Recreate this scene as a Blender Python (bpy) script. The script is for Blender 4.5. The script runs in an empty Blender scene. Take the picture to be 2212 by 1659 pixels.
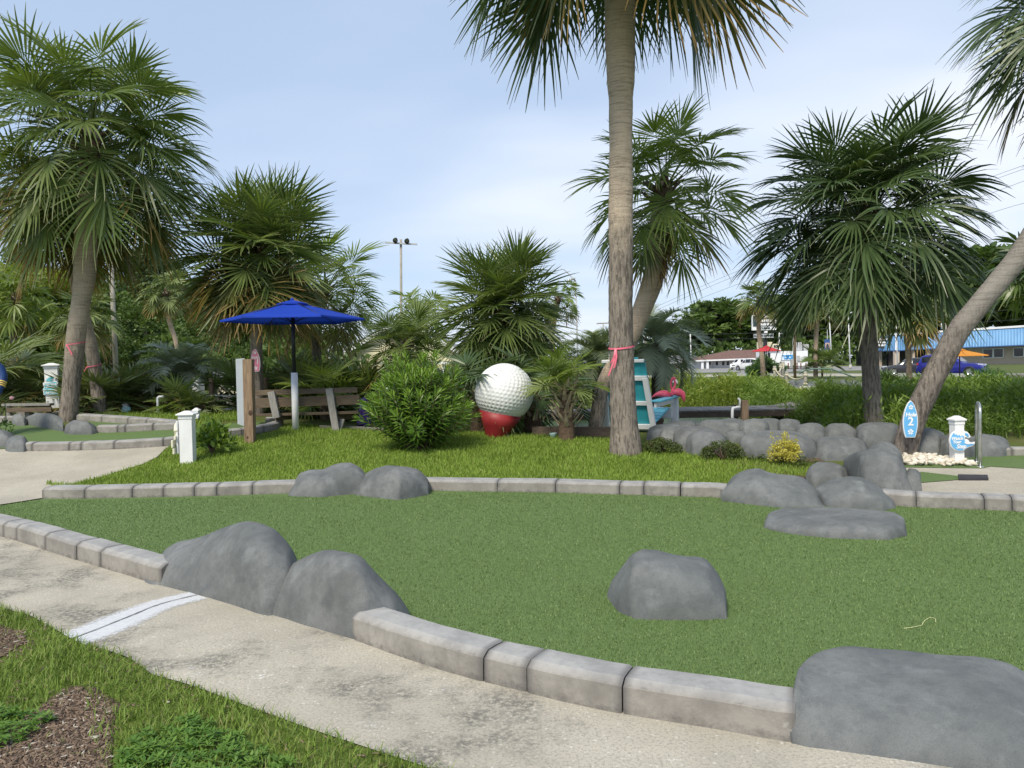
import bpy, bmesh, math, random
import numpy as np
from mathutils import Vector, Matrix, noise

random.seed(7)
RNG = np.random.default_rng(7)
SC = bpy.context.scene
COL = SC.collection
R = math.radians

# ------------------------------------------------------------------ camera
CAM_H = 1.6
F = 1662.0          # focal length in units of a 2212 px wide picture
CX, CY = 1106.0, 829.5
PITCH, ROLL = R(1.47), 0.02
cam_data = bpy.data.cameras.new("camera")
cam_data.sensor_width = 36.0
cam_data.lens = 36.0 * F / 2212.0
cam_data.clip_start = 0.05
cam_data.clip_end = 6000.0
cam = bpy.data.objects.new("camera", cam_data)
COL.objects.link(cam)
CM = Matrix.Translation((0, 0, CAM_H)) @ Matrix.Rotation(math.pi / 2 - PITCH, 4, 'X') @ Matrix.Rotation(-ROLL, 4, 'Z')
cam.matrix_world = CM
SC.camera = cam

# ------------------------------------------------------------------ light, sky, exposure
SUN_EL, SUN_AZ = R(50), R(205)      # azimuth measured clockwise from +Y
sun_data = bpy.data.lights.new("sun", 'SUN')
sun_data.energy = 2.1
sun_data.angle = R(14)
sun_data.color = (1.0, 0.91, 0.75)
sun = bpy.data.objects.new("sun", sun_data)
COL.objects.link(sun)
_sd = Vector((math.sin(SUN_AZ) * math.cos(SUN_EL), math.cos(SUN_AZ) * math.cos(SUN_EL), math.sin(SUN_EL)))
sun.rotation_euler = _sd.to_track_quat('Z', 'Y').to_euler()
sun.location = (0, -5, 30)

world = bpy.data.worlds.new("World")
SC.world = world
world.use_nodes = True
wn, wl = world.node_tree.nodes, world.node_tree.links
wn.clear()
w_out = wn.new('ShaderNodeOutputWorld')
w_sky = wn.new('ShaderNodeTexSky')
w_sky.sky_type = 'NISHITA'
w_sky.sun_disc = False
w_sky.sun_elevation = SUN_EL
w_sky.sun_rotation = SUN_AZ
w_sky.air_density = 1.0
w_sky.dust_density = 0.6
w_sky.ozone_density = 1.5
w_bg = wn.new('ShaderNodeBackground'); w_bg.inputs[1].default_value = 0.06
wl.new(w_sky.outputs[0], w_bg.inputs[0])
# thin cloud veil: noise on a flat cloud layer (direction / height)
w_tc = wn.new('ShaderNodeTexCoord')
w_sep = wn.new('ShaderNodeSeparateXYZ'); wl.new(w_tc.outputs['Generated'], w_sep.inputs[0])
def wmath(op, a, b=None, clamp=False):
    n = wn.new('ShaderNodeMath'); n.operation = op; n.use_clamp = clamp
    for i, v in enumerate((a, b)):
        if v is None: continue
        if isinstance(v, (int, float)): n.inputs[i].default_value = v
        else: wl.new(v, n.inputs[i])
    return n.outputs[0]
w_h = wmath('ADD', wmath('MAXIMUM', w_sep.outputs[2], 0.0), 0.16)
w_u = wmath('DIVIDE', w_sep.outputs[0], w_h)
w_v = wmath('DIVIDE', w_sep.outputs[1], w_h)
w_cmb = wn.new('ShaderNodeCombineXYZ')
wl.new(w_u, w_cmb.inputs[0]); wl.new(w_v, w_cmb.inputs[1])
def wnoise(scale, detail, rot, stretch, off):
    m = wn.new('ShaderNodeMapping')
    m.inputs['Rotation'].default_value = (0, 0, rot)
    m.inputs['Scale'].default_value = stretch
    m.inputs['Location'].default_value = off
    wl.new(w_cmb.outputs[0], m.inputs[0])
    n = wn.new('ShaderNodeTexNoise')
    n.inputs['Scale'].default_value = scale
    n.inputs['Detail'].default_value = detail
    n.inputs['Roughness'].default_value = 0.5
    n.inputs['Distortion'].default_value = 0.25
    wl.new(m.outputs[0], n.inputs[0])
    return n.outputs[0]
w_n1 = wnoise(0.42, 3.5, R(30), (0.75, 1.0, 1.0), (5.6, 1.2, 0))
w_n2 = wnoise(1.6, 3.0, R(30), (0.6, 1.2, 1.0), (1.1, 7.4, 0))
w_sum = wmath('ADD', wmath('MULTIPLY', w_n1, 0.86), wmath('MULTIPLY', w_n2, 0.14))
w_ramp = wn.new('ShaderNodeMapRange')
w_ramp.interpolation_type = 'SMOOTHSTEP'
w_ramp.inputs['From Min'].default_value = 0.40
w_ramp.inputs['From Max'].default_value = 0.66
w_ramp.inputs['To Min'].default_value = 0.62
w_ramp.inputs['To Max'].default_value = 0.97
wl.new(w_sum, w_ramp.inputs['Value'])
w_cl = wn.new('ShaderNodeBackground')
w_cl.inputs[0].default_value = (0.64, 0.73, 0.87, 1)
w_cl.inputs[1].default_value = 1.0
w_ccol = wn.new('ShaderNodeMix'); w_ccol.data_type = 'RGBA'
w_ccol.inputs[6].default_value = (0.335, 0.415, 0.545, 1)
w_ccol.inputs[7].default_value = (0.50, 0.52, 0.565, 1)
w_r2 = wn.new('ShaderNodeMapRange'); w_r2.inputs['From Min'].default_value = 0.45; w_r2.inputs['From Max'].default_value = 0.68
wl.new(w_sum, w_r2.inputs['Value']); wl.new(w_r2.outputs[0], w_ccol.inputs[0])
wl.new(w_ccol.outputs[2], w_cl.inputs[0])
w_mix = wn.new('ShaderNodeMixShader')
wl.new(w_ramp.outputs[0], w_mix.inputs[0])
wl.new(w_bg.outputs[0], w_mix.inputs[1])
wl.new(w_cl.outputs[0], w_mix.inputs[2])
wl.new(w_mix.outputs[0], w_out.inputs[0])

SC.view_settings.view_transform = 'Standard'
SC.view_settings.look = 'None'
SC.view_settings.exposure = 1.0
SC.view_settings.gamma = 1.0
SC.view_settings.use_curve_mapping = False
SC.render.engine = 'CYCLES'
SC.cycles.max_bounces = 6
SC.cycles.transparent_max_bounces = 8
SC.cycles.use_denoising = True

# ------------------------------------------------------------------ terrain shape
def ss(a, b, x):
    t = np.clip((np.asarray(x, float) - a) / (b - a), 0, 1)
    return t * t * (3 - 2 * t)
PCX, PCY, PHX, PHY = 3.6, 21.6, 4.1, 6.3     # pond: rounded box
def pond_sd(x, y):
    r = 2.2
    qx = np.abs(np.asarray(x, float) - PCX) - (PHX - r)
    qy = np.abs(np.asarray(y, float) - PCY) - (PHY - r)
    return np.hypot(np.maximum(qx, 0), np.maximum(qy, 0)) + np.minimum(np.maximum(qx, qy), 0) - r
WATER_Z = -0.22
def H(x, y):
    x = np.asarray(x, float); y = np.asarray(y, float)
    c = 0.30 * ss(9.5, 15.5, y)
    l = 0.30 * ss(11, 17, y) * (1 - ss(-7, -2, x))
    h = (c + l) * (1 - ss(19, 34, y) * ss(-14, -1, x))
    m = 1 - ss(-0.7, 0.5, pond_sd(x, y))
    return h * (1 - m) + (-0.8) * m

# ------------------------------------------------------------------ picture -> place
RM = CM.to_3x3()
def ray(px, py):
    return (RM @ Vector(((px - CX) / F, (CY - py) / F, -1.0))).normalized()
def Gnd(px, py, dz=0.0):
    d = ray(px, py)
    t = 1.0
    o = Vector((0, 0, CAM_H))
    prev = t
    while t < 400:
        p = o + d * t
        if p.z <= float(H(p.x, p.y)) + dz:
            a, b = prev, t
            for _ in range(24):
                m = (a + b) / 2
                q = o + d * m
                if q.z <= float(H(q.x, q.y)) + dz: b = m
                else: a = m
            p = o + d * b
            return Vector((p.x, p.y, p.z))
        prev = t
        t *= 1.03
    return o + d * 400
def PD(px, py, D):
    d = ray(px, py)
    return Vector((0, 0, CAM_H)) + d * (D / d.y)
def PZ(px, py, z):
    d = ray(px, py)
    return Vector((0, 0, CAM_H)) + d * ((z - CAM_H) / d.z)
def onH(x, y, dz=0.0):
    return Vector((x, y, float(H(x, y)) + dz))
def GD(px, D, dz=0.0):
    """ground point at depth D seen in picture column px"""
    p = PD(px, 790, D)
    return onH(p.x, D, dz)
def m_of(pxlen, D):
    return pxlen * D / F

# ------------------------------------------------------------------ object helpers
def link(o, parent=None):
    COL.objects.link(o)
    if parent is not None:
        o.parent = parent
        o.matrix_parent_inverse = Matrix.Translation(-parent.location) if parent.type == 'EMPTY' else Matrix()
        if parent.type != 'EMPTY':
            o.matrix_parent_inverse = parent_world(parent).inverted()
    return o
def parent_world(o):
    m = o.matrix_basis.copy()
    if o.parent is not None:
        m = parent_world(o.parent) @ o.matrix_parent_inverse @ m
    return m
def tag(o, label=None, cat=None, group=None, kind=None):
    if label: o["label"] = label
    if cat: o["category"] = cat
    if group: o["group"] = group
    if kind: o["kind"] = kind
    return o
def thing(name, label, cat, loc=(0, 0, 0), group=None):
    o = bpy.data.objects.new(name, None)
    o.empty_display_size = 0.2
    o.location = loc
    COL.objects.link(o)
    return tag(o, label, cat, group)
def mesh_np(name, verts, faces, smooth=False, attrs=None):
    verts = np.ascontiguousarray(verts, dtype=np.float32).reshape(-1, 3)
    faces = np.ascontiguousarray(faces, dtype=np.int32)
    k = faces.shape[1]
    me = bpy.data.meshes.new(name)
    me.vertices.add(len(verts)); me.vertices.foreach_set('co', verts.ravel())
    me.loops.add(faces.size); me.loops.foreach_set('vertex_index', faces.ravel())
    me.polygons.add(len(faces))
    me.polygons.foreach_set('loop_start', np.arange(0, faces.size, k, dtype=np.int32))
    me.polygons.foreach_set('loop_total', np.full(len(faces), k, dtype=np.int32))
    if smooth: me.polygons.foreach_set('use_smooth', np.ones(len(faces), dtype=bool))
    for an, av in (attrs or {}).items():
        a = me.attributes.new(an, 'FLOAT', 'POINT')
        a.data.foreach_set('value', np.ascontiguousarray(av, dtype=np.float32))
    me.update(calc_edges=True)
    return me
def mobj(name, me, m=None, parent=None, smooth=None):
    o = bpy.data.objects.new(name, me)
    if m is not None and len(me.materials) == 0: me.materials.append(m)
    if smooth is not None:
        me.polygons.foreach_set('use_smooth', np.full(len(me.polygons), smooth, dtype=bool))
    return link(o, parent)
class MB:
    """collects shapes, then links them as one mesh object (points in world space)"""
    def __init__(s): s.v = []; s.f = []; s.sm = []
    def add(s, vs, fs, smooth=False):
        b = len(s.v)
        s.v += [tuple(v) for v in vs]
        s.f += [tuple(i + b for i in f) for f in fs]
        s.sm += [smooth] * len(fs)
        return s
    def box(s, c, size, rot=None, bev=0.0):
        bm = bmesh.new()
        bmesh.ops.create_cube(bm, size=1.0)
        bmesh.ops.scale(bm, vec=size, verts=bm.verts)
        if bev > 0:
            bmesh.ops.bevel(bm, geom=bm.edges[:], offset=bev, segments=2, profile=0.6, affect='EDGES')
        M = Matrix.Translation(Vector(c)) @ (rot.to_4x4() if rot is not None else Matrix())
        bm.verts.index_update()
        s.add([M @ v.co for v in bm.verts], [[v.index for v in f.verts] for f in bm.faces])
        bm.free()
        return s
    def beam(s, a, b, w, h, up=(0, 0, 1), bev=0.0):
        a = Vector(a); b = Vector(b)
        d = b - a; L = d.length
        y = d.normalized(); z = Vector(up)
        x = y.cross(z)
        if x.length < 1e-5: x = y.cross(Vector((1, 0, 0)))
        x.normalize(); z = x.cross(y)
        rot = Matrix((x, y, z)).transposed()
        return s.box((a + b) / 2, (w, L, h), rot, bev)
    def tube(s, pts, rad, n=10, cap=True, smooth=True):
        pts = [Vector(p) for p in pts]
        if isinstance(rad, (int, float)): rad = [rad] * len(pts)
        vs = []; fs = []
        prev = None
        for i, p in enumerate(pts):
            t = (pts[min(i + 1, len(pts) - 1)] - pts[max(i - 1, 0)]).normalized()
            if prev is None:
                x = t.cross(Vector((0, 1, 0)))
                if x.length < 1e-3: x = t.cross(Vector((1, 0, 0)))
            else:
                x = prev - t * prev.dot(t)
            x.normalize(); prev = x
            y = t.cross(x)
            for k in range(n):
                a = 2 * math.pi * k / n
                vs.append(p + (x * math.cos(a) + y * math.sin(a)) * rad[i])
        for i in range(len(pts) - 1):
            for k in range(n):
                k2 = (k + 1) % n
                fs.append((i * n + k, i * n + k2, (i + 1) * n + k2, (i + 1) * n + k))
        s.add(vs, fs, smooth)
        if cap:
            b = len(s.v) - len(vs)
            s.f.append(tuple(b + k for k in reversed(range(n)))); s.sm.append(False)
            s.f.append(tuple(b + (len(pts) - 1) * n + k for k in range(n))); s.sm.append(False)
        return s
    def prism(s, outline, M, depth, bev=0.0):
        """2D outline (x,z) extruded along y by depth, placed by matrix M"""
        n = len(outline)
        vs = [M @ Vector((x, -depth / 2, z)) for x, z in outline] + [M @ Vector((x, depth / 2, z)) for x, z in outline]
        fs = [tuple(range(n)), tuple(range(2 * n - 1, n - 1, -1))]
        fs += [(i + n, (i + 1) % n + n, (i + 1) % n, i) for i in range(n)]
        return s.add(vs, fs)
    def lathe(s, prof, M, n=20, smooth=True):
        vs = []; fs = []
        for r_, z_ in prof:
            for k in range(n):
                a = 2 * math.pi * k / n
                vs.append(M @ Vector((r_ * math.cos(a), r_ * math.sin(a), z_)))
        for i in range(len(prof) - 1):
            for k in range(n):
                k2 = (k + 1) % n
                fs.append((i * n + k, i * n + k2, (i + 1) * n + k2, (i + 1) * n + k))
        return s.add(vs, fs, smooth)
    def mesh(s, name):
        me = bpy.data.meshes.new(name)
        me.from_pydata(s.v, [], s.f)
        me.polygons.foreach_set('use_smooth', np.array(s.sm, dtype=bool))
        me.update()
        return me
    def build(s, name, m, parent=None):
        me = s.mesh(name)
        bm = bmesh.new(); bm.from_mesh(me)
        bmesh.ops.recalc_face_normals(bm, faces=bm.faces)
        bm.to_mesh(me); bm.free()
        me.materials.append(m)
        o = bpy.data.objects.new(name, me)
        return link(o, parent)

def text_obj(name, txt, M, size, m, parent=None, depth=0.002, bold=0.0, shear=0.0, align='CENTER', sx=1.0):
    cu = bpy.data.curves.new(name, 'FONT')
    cu.body = txt; cu.size = size; cu.align_x = align; cu.align_y = 'CENTER'
    cu.extrude = depth; cu.offset = bold; cu.shear = shear; cu.resolution_u = 3
    tmp = bpy.data.objects.new(name, cu)
    COL.objects.link(tmp)
    me = bpy.data.meshes.new_from_object(tmp)
    COL.objects.unlink(tmp); bpy.data.objects.remove(tmp); bpy.data.curves.remove(cu)
    # the text lies in XY facing +Z: stand it up so it faces -Y
    T = M @ Matrix.Rotation(math.pi / 2, 4, 'X') @ Matrix.Diagonal((sx, 1, 1, 1))
    me.transform(T)
    me.materials.append(m)
    me.name = name
    return link(bpy.data.objects.new(name, me), parent)

def dup_tree(root, loc, rotz=0.0, scale=1.0, label=None, group=None):
    r = root.copy(); COL.objects.link(r)
    r.location = loc; r.rotation_euler = (0, 0, rotz); r.scale = (scale,) * 3
    if label: r['label'] = label
    if group: r['group'] = group
    def rec(a, b):
        for ch in a.children:
            c = ch.copy(); COL.objects.link(c); c.parent = b
            c.matrix_parent_inverse = ch.matrix_parent_inverse
            rec(ch, c)
    rec(root, r)
    return r

# ------------------------------------------------------------------ materials
class NT:
    def __init__(s, name):
        s.m = bpy.data.materials.new(name); s.m.use_nodes = True
        s.n = s.m.node_tree.nodes; s.l = s.m.node_tree.links
        s.b = s.n['Principled BSDF']; s.out = s.n['Material Output']
        s._c = None
    def new(s, t, **kw):
        n = s.n.new(t)
        for k, v in kw.items(): setattr(n, k, v)
        return n
    def put(s, v, sock):
        if hasattr(v, 'is_output'): s.l.new(v, sock)
        elif isinstance(v, (tuple, list)) and len(v) == 3 and sock.type == 'RGBA': sock.default_value = (*v, 1)
        else: sock.default_value = v
    def co(s, kind='Object', scale=None, rot=None, loc=None):
        if s._c is None: s._c = s.new('ShaderNodeTexCoord')
        c = s._c.outputs[kind]
        if scale or rot or loc:
            m = s.new('ShaderNodeMapping')
            if scale: m.inputs['Scale'].default_value = scale
            if rot: m.inputs['Rotation'].default_value = rot
            if loc: m.inputs['Location'].default_value = loc
            s.l.new(c, m.inputs[0]); c = m.outputs[0]
        return c
    def noise(s, scale, detail=4, rough=0.55, co=None, dist=0.0):
        n = s.new('ShaderNodeTexNoise')
        n.inputs['Scale'].default_value = scale; n.inputs['Detail'].default_value = detail
        n.inputs['Roughness'].default_value = rough; n.inputs['Distortion'].default_value = dist
        s.l.new(co if co is not None else s.co(), n.inputs['Vector'])
        return n.outputs[0]
    def voro(s, scale, co=None, feature='F1', out=0, rand=1.0):
        n = s.new('ShaderNodeTexVoronoi', feature=feature)
        n.inputs['Scale'].default_value = scale
        n.inputs['Randomness'].default_value = rand
        s.l.new(co if co is not None else s.co(), n.inputs['Vector'])
        return n.outputs[out]
    def ramp(s, v, a, b, lo=0.0, hi=1.0, smooth=True):
        n = s.new('ShaderNodeMapRange')
        if smooth: n.interpolation_type = 'SMOOTHSTEP'
        s.put(v, n.inputs['Value'])
        for k, x in (('From Min', a), ('From Max', b), ('To Min', lo), ('To Max', hi)): n.inputs[k].default_value = x
        return n.outputs[0]
    def mix(s, f, a, b, mode='MIX'):
        n = s.new('ShaderNodeMix', data_type='RGBA', blend_type=mode)
        s.put(f, n.inputs[0]); s.put(a, n.inputs[6]); s.put(b, n.inputs[7])
        return n.outputs[2]
    def math(s, op, a, b=None):
        n = s.new('ShaderNodeMath', operation=op)
        s.put(a, n.inputs[0])
        if b is not None: s.put(b, n.inputs[1])
        return n.outputs[0]
    def attr(s, name):
        n = s.new('ShaderNodeAttribute', attribute_name=name)
        return n.outputs['Fac']
    def rnd(s):
        return s.new('ShaderNodeObjectInfo').outputs['Random']
    def bump(s, h, strength=0.3, dist=0.01):
        n = s.new('ShaderNodeBump')
        n.inputs['Strength'].default_value = strength; n.inputs['Distance'].default_value = dist
        s.put(h, n.inputs['Height'])
        s.l.new(n.outputs[0], s.b.inputs['Normal'])
    def col(s, v): s.put(v, s.b.inputs['Base Color'])
    def set(s, rough=0.6, metal=0.0, spec=0.4, **kw):
        s.put(rough, s.b.inputs['Roughness']); s.b.inputs['Metallic'].default_value = metal
        s.b.inputs['Specular IOR Level'].default_value = spec
        for k, v in kw.items(): s.b.inputs[k].default_value = v
        return s.m

def plain(name, c, rough=0.5, metal=0.0, var=0.12, scale=6.0, bump=0.0, spec=0.4, co=None):
    t = NT(name)
    n = t.noise(scale, 5, 0.6)
    a = tuple(x * (1 - var) for x in c); b = tuple(min(1, x * (1 + var)) for x in c)
    t.col(t.mix(t.ramp(n, 0.3, 0.7), a, b))
    if bump: t.bump(t.noise(scale * 8, 5), bump, 0.004)
    return t.set(rough, metal, spec)

def leaf_mat(name, c1, c2, tipc=None, trans=0.25, rough=0.45, rscale=1.0, tip_at=(0.75, 1.0), obj_rand=True):
    """leaf: hue varies from piece to piece; optional tip colour from the mesh attribute 'tip'"""
    t = NT(name)
    if obj_rand: r = t.rnd()
    else: r = t.attr('rnd')
    base = t.mix(r, c1, c2)
    if tipc is not None:
        base = t.mix(t.ramp(t.attr('tip'), tip_at[0], tip_at[1], 0, 0.85), base, tipc)
    t.col(base)
    m = t.set(rough, 0, 0.35)
    tr = t.new('ShaderNodeBsdfTranslucent')
    hs = t.new('ShaderNodeMix', data_type='RGBA', blend_type='MULTIPLY')
    hs.inputs[0].default_value = 1.0
    t.l.new(base, hs.inputs[6]); hs.inputs[7].default_value = (1.3, 1.35, 0.6, 1)
    t.l.new(hs.outputs[2], tr.inputs['Color'])
    mx = t.new('ShaderNodeMixShader'); mx.inputs[0].default_value = trans
    t.l.new(t.b.outputs[0], mx.inputs[1]); t.l.new(tr.outputs[0], mx.inputs[2])
    t.l.new(mx.outputs[0], t.out.inputs['Surface'])
    return m
def zc(X0, Y0, X1, W=2133.0):
    s = (X1 - X0) / W * 0.8848
    return lambda pts: [(X0 * 0.8848 + x * s, Y0 * 0.8848 + y * s) for x, y in pts]
Z1 = zc(0, 1175, 900); Z2 = zc(800, 1175, 1700); Z3 = zc(1600, 1175, 2500)
A2 = zc(0, 550, 900); A3 = zc(850, 550, 1750); A4 = zc(1600, 550, 2500)
A5 = zc(1580, 980, 1960, 1270.0); A7 = zc(0, 800, 350, 1659.0)
def G2(pts, dz=0.0):
    return [Gnd(x, y, dz) for x, y in pts]

def resample(pts, step):
    P = np.array([tuple(p) for p in pts], float)
    # centripetal-like smoothing through catmull-rom
    out = []
    n = len(P)
    for i in range(n - 1):
        p0 = P[max(i - 1, 0)]; p1 = P[i]; p2 = P[i + 1]; p3 = P[min(i + 2, n - 1)]
        m = max(2, int(np.linalg.norm(p2 - p1) / step))
        for k in range(m):
            t = k / m
            out.append(0.5 * ((2 * p1) + (-p0 + p2) * t + (2 * p0 - 5 * p1 + 4 * p2 - p3) * t * t + (-p0 + 3 * p1 - 3 * p2 + p3) * t ** 3))
    out.append(P[-1])
    return np.array(out)
def in_poly(x, y, poly):
    inside = np.zeros(len(x), bool)
    n = len(poly)
    for i in range(n):
        x1, y1 = poly[i][0], poly[i][1]; x2, y2 = poly[(i + 1) % n][0], poly[(i + 1) % n][1]
        c = ((y1 > y) != (y2 > y)) & (x < (x2 - x1) * (y - y1) / (y2 - y1 + 1e-12) + x1)
        inside ^= c
    return inside
def drape(name, poly, dz, cell, m, kind='structure'):
    bm = bmesh.new()
    vs = [bm.verts.new((p[0], p[1], 0)) for p in poly]
    bm.faces.new(vs)
    bmesh.ops.triangulate(bm, faces=bm.faces)
    xs = [p[0] for p in poly]; ys = [p[1] for p in poly]
    for ax, lo, hi in ((0, min(xs), max(xs)), (1, min(ys), max(ys))):
        q = math.floor(lo / cell) * cell + cell
        while q < hi:
            co = [0, 0, 0]; no = [0, 0, 0]; co[ax] = q; no[ax] = 1
            bmesh.ops.bisect_plane(bm, geom=bm.verts[:] + bm.edges[:] + bm.faces[:], plane_co=co, plane_no=no)
            q += cell
    bmesh.ops.triangulate(bm, faces=bm.faces)
    for v in bm.verts: v.co.z = float(H(v.co.x, v.co.y)) + dz
    bmesh.ops.recalc_face_normals(bm, faces=bm.faces)
    if sum(f.normal.z for f in bm.faces) < 0: bmesh.ops.reverse_faces(bm, faces=bm.faces)
    me = bpy.data.meshes.new(name); bm.to_mesh(me); bm.free()
    o = mobj(name, me, m, None, True)
    return tag(o, kind=kind)

# ------------------------------------------------------------------ materials of the setting
def ground_mat():
    t = NT('ground_grass')
    n1 = t.noise(0.35, 5); n2 = t.noise(3.0, 6, 0.7); n3 = t.noise(60, 3, 0.7)
    c = t.mix(t.ramp(n1, 0.35, 0.65), (0.075, 0.115, 0.022), (0.115, 0.135, 0.035))
    c = t.mix(t.ramp(n2, 0.45, 0.75), c, (0.15, 0.135, 0.06))
    c = t.mix(t.ramp(n3, 0.3, 0.7, 0, 0.5), c, (0.05, 0.075, 0.018))
    t.col(c); t.bump(t.noise(25, 5, 0.7), 0.6, 0.03)
    return t.set(0.9, 0, 0.2)
def soil_mat():
    t = NT('lawn_soil')
    n2 = t.noise(9.0, 6, 0.7)
    t.col(t.mix(t.ramp(n2, 0.3, 0.7), (0.085, 0.125, 0.025), (0.13, 0.16, 0.04)))
    t.bump(t.noise(60, 5, 0.7), 0.5, 0.02)
    return t.set(0.95, 0, 0.1)
def turf_mat():
    t = NT('artificial_turf')
    fine = t.noise(170, 3, 0.85)
    strand = t.noise(75, 3, 0.7, t.co(scale=(1, 1.6, 1)), 0.8)
    big = t.noise(0.9, 4, 0.6)
    mid = t.noise(28, 3, 0.6)
    c = t.mix(t.ramp(fine, 0.33, 0.67), (0.055, 0.098, 0.026), (0.165, 0.24, 0.085))
    c = t.mix(t.ramp(strand, 0.6, 0.72, 0, 0.4), c, (0.24, 0.30, 0.13))
    c = t.mix(t.ramp(strand, 0.30, 0.41, 0.75, 0.0), c, (0.022, 0.058, 0.010))
    c = t.mix(t.ramp(mid, 0.35, 0.65, 0, 0.22), c, (0.05, 0.105, 0.022))
    c = t.mix(t.ramp(big, 0.35, 0.65, 0, 0.3), c, (0.12, 0.185, 0.07))
    t.col(c); t.bump(t.math('ADD', fine, strand), 0.55, 0.006)
    return t.set(0.75, 0, 0.25)
def concrete_mat(name, warm=1.0, aggregate=True):
    t = NT(name)
    n1 = t.noise(0.9, 6, 0.6); n2 = t.noise(6, 6, 0.7); n3 = t.noise(70, 4, 0.7); n4 = t.noise(260, 2, 0.7)
    c = t.mix(t.ramp(n1, 0.3, 0.7), (0.39, 0.36, 0.295), (0.50, 0.465, 0.385))
    c = t.mix(t.ramp(n2, 0.45, 0.75, 0, 0.35), c, (0.30, 0.285, 0.25))
    c = t.mix(t.ramp(n3, 0.48, 0.62, 0, 0.6), c, (0.22, 0.21, 0.18))
    c = t.mix(t.ramp(n4, 0.48, 0.66, 0, 0.55), c, (0.19, 0.18, 0.16))
    if aggregate:
        w = t.co(scale=(1, 1, 1))
        v = t.voro(40, w); vc = t.voro(40, w, out=1)
        keep = t.ramp(t.math('MULTIPLY', t.new('ShaderNodeSeparateColor').outputs[0], 1.0), 0, 1)
        sep = t.new('ShaderNodeSeparateColor'); t.l.new(vc, sep.inputs[0])
        peb = t.math('MULTIPLY', t.ramp(t.math('ADD', v, t.math('MULTIPLY', sep.outputs[2], 0.22)), 0.24, 0.36, 1, 0), t.ramp(sep.outputs[0], 0.50, 0.75))
        pc = t.mix(sep.outputs[1], (0.66, 0.60, 0.48), (0.72, 0.71, 0.68))
        c = t.mix(t.math('MULTIPLY', peb, 0.42), c, pc)
        # dark mould patches along the kerb, with worn pale spots
        st = t.noise(1.05, 6, 0.66, t.co(scale=(1.0, 1.0, 1), loc=(1.7, 0.3, 0)))
        spk = t.noise(34, 4, 0.75)
        dk = t.math('MULTIPLY', t.ramp(st, 0.47, 0.62), t.ramp(spk, 0.36, 0.58))
        c = t.mix(t.math('MULTIPLY', dk, 0.85), c, (0.115, 0.11, 0.10))
        wp = t.math('MULTIPLY', t.ramp(t.noise(2.1, 4, 0.6, t.co(loc=(5, 2, 0))), 0.60, 0.72), t.ramp(spk, 0.5, 0.62))
        c = t.mix(t.math('MULTIPLY', wp, 0.7), c, (0.74, 0.73, 0.71))
        t.bump(t.math('ADD', t.math('MULTIPLY', peb, 0.6), n3), 0.45, 0.005)
    else:
        t.bump(n3, 0.3, 0.004)
    t.col(c)
    return t.set(0.85, 0, 0.25)
def curb_mat():
    t = NT('painted_curb')
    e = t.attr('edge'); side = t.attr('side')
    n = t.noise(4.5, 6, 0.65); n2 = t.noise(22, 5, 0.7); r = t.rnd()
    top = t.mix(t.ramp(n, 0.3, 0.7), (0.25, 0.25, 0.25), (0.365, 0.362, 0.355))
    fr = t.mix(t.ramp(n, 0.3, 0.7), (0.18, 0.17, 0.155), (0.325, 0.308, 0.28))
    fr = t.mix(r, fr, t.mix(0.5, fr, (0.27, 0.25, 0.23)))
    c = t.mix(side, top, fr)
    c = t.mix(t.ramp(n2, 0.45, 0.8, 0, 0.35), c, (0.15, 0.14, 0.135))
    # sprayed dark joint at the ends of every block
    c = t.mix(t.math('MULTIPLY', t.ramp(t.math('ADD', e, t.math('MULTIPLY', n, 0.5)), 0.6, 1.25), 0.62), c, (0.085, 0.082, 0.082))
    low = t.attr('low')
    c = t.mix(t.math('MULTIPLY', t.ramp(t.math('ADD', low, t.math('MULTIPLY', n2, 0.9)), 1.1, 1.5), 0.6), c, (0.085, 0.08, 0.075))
    c = t.mix(t.ramp(t.noise(7, 5, 0.7, t.co(loc=(3, 9, 1))), 0.62, 0.72, 0, 0.45), c, (0.42, 0.41, 0.39))
    t.col(c); t.bump(t.math('ADD', n2, t.math('MULTIPLY', n, 2.0)), 0.45, 0.008)
    return t.set(0.75, 0, 0.3)
M_GROUND = ground_mat(); M_SOIL = soil_mat(); M_TURF = turf_mat()
M_CONC = concrete_mat('exposed_aggregate_concrete'); M_CONC2 = concrete_mat('smooth_concrete', aggregate=False)
M_CURB = curb_mat()

# ------------------------------------------------------------------ ground
def axis(lo, hi, step, far):
    a = list(np.arange(lo, hi + 1e-6, step))
    s = step; q = hi
    while q < far: s *= 1.28; q += s; a.append(q)
    s = step; q = lo
    b = []
    while q > -far: s *= 1.28; q -= s; b.append(q)
    return np.array(b[::-1] + a)
gx = axis(-18, 18, 0.3, 2500); gy = axis(-2, 36, 0.3, 2500)
GX, GY = np.meshgrid(gx, gy)
GZ = H(GX, GY) - 0.012
nv = len(gx)
idx = np.arange(nv * len(gy)).reshape(len(gy), nv)
gf = np.stack([idx[:-1, :-1], idx[:-1, 1:], idx[1:, 1:], idx[1:, :-1]], -1).reshape(-1, 4)
tag(mobj('ground', mesh_np('ground', np.stack([GX, GY, GZ], -1), gf, True), M_GROUND), kind='structure')

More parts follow.
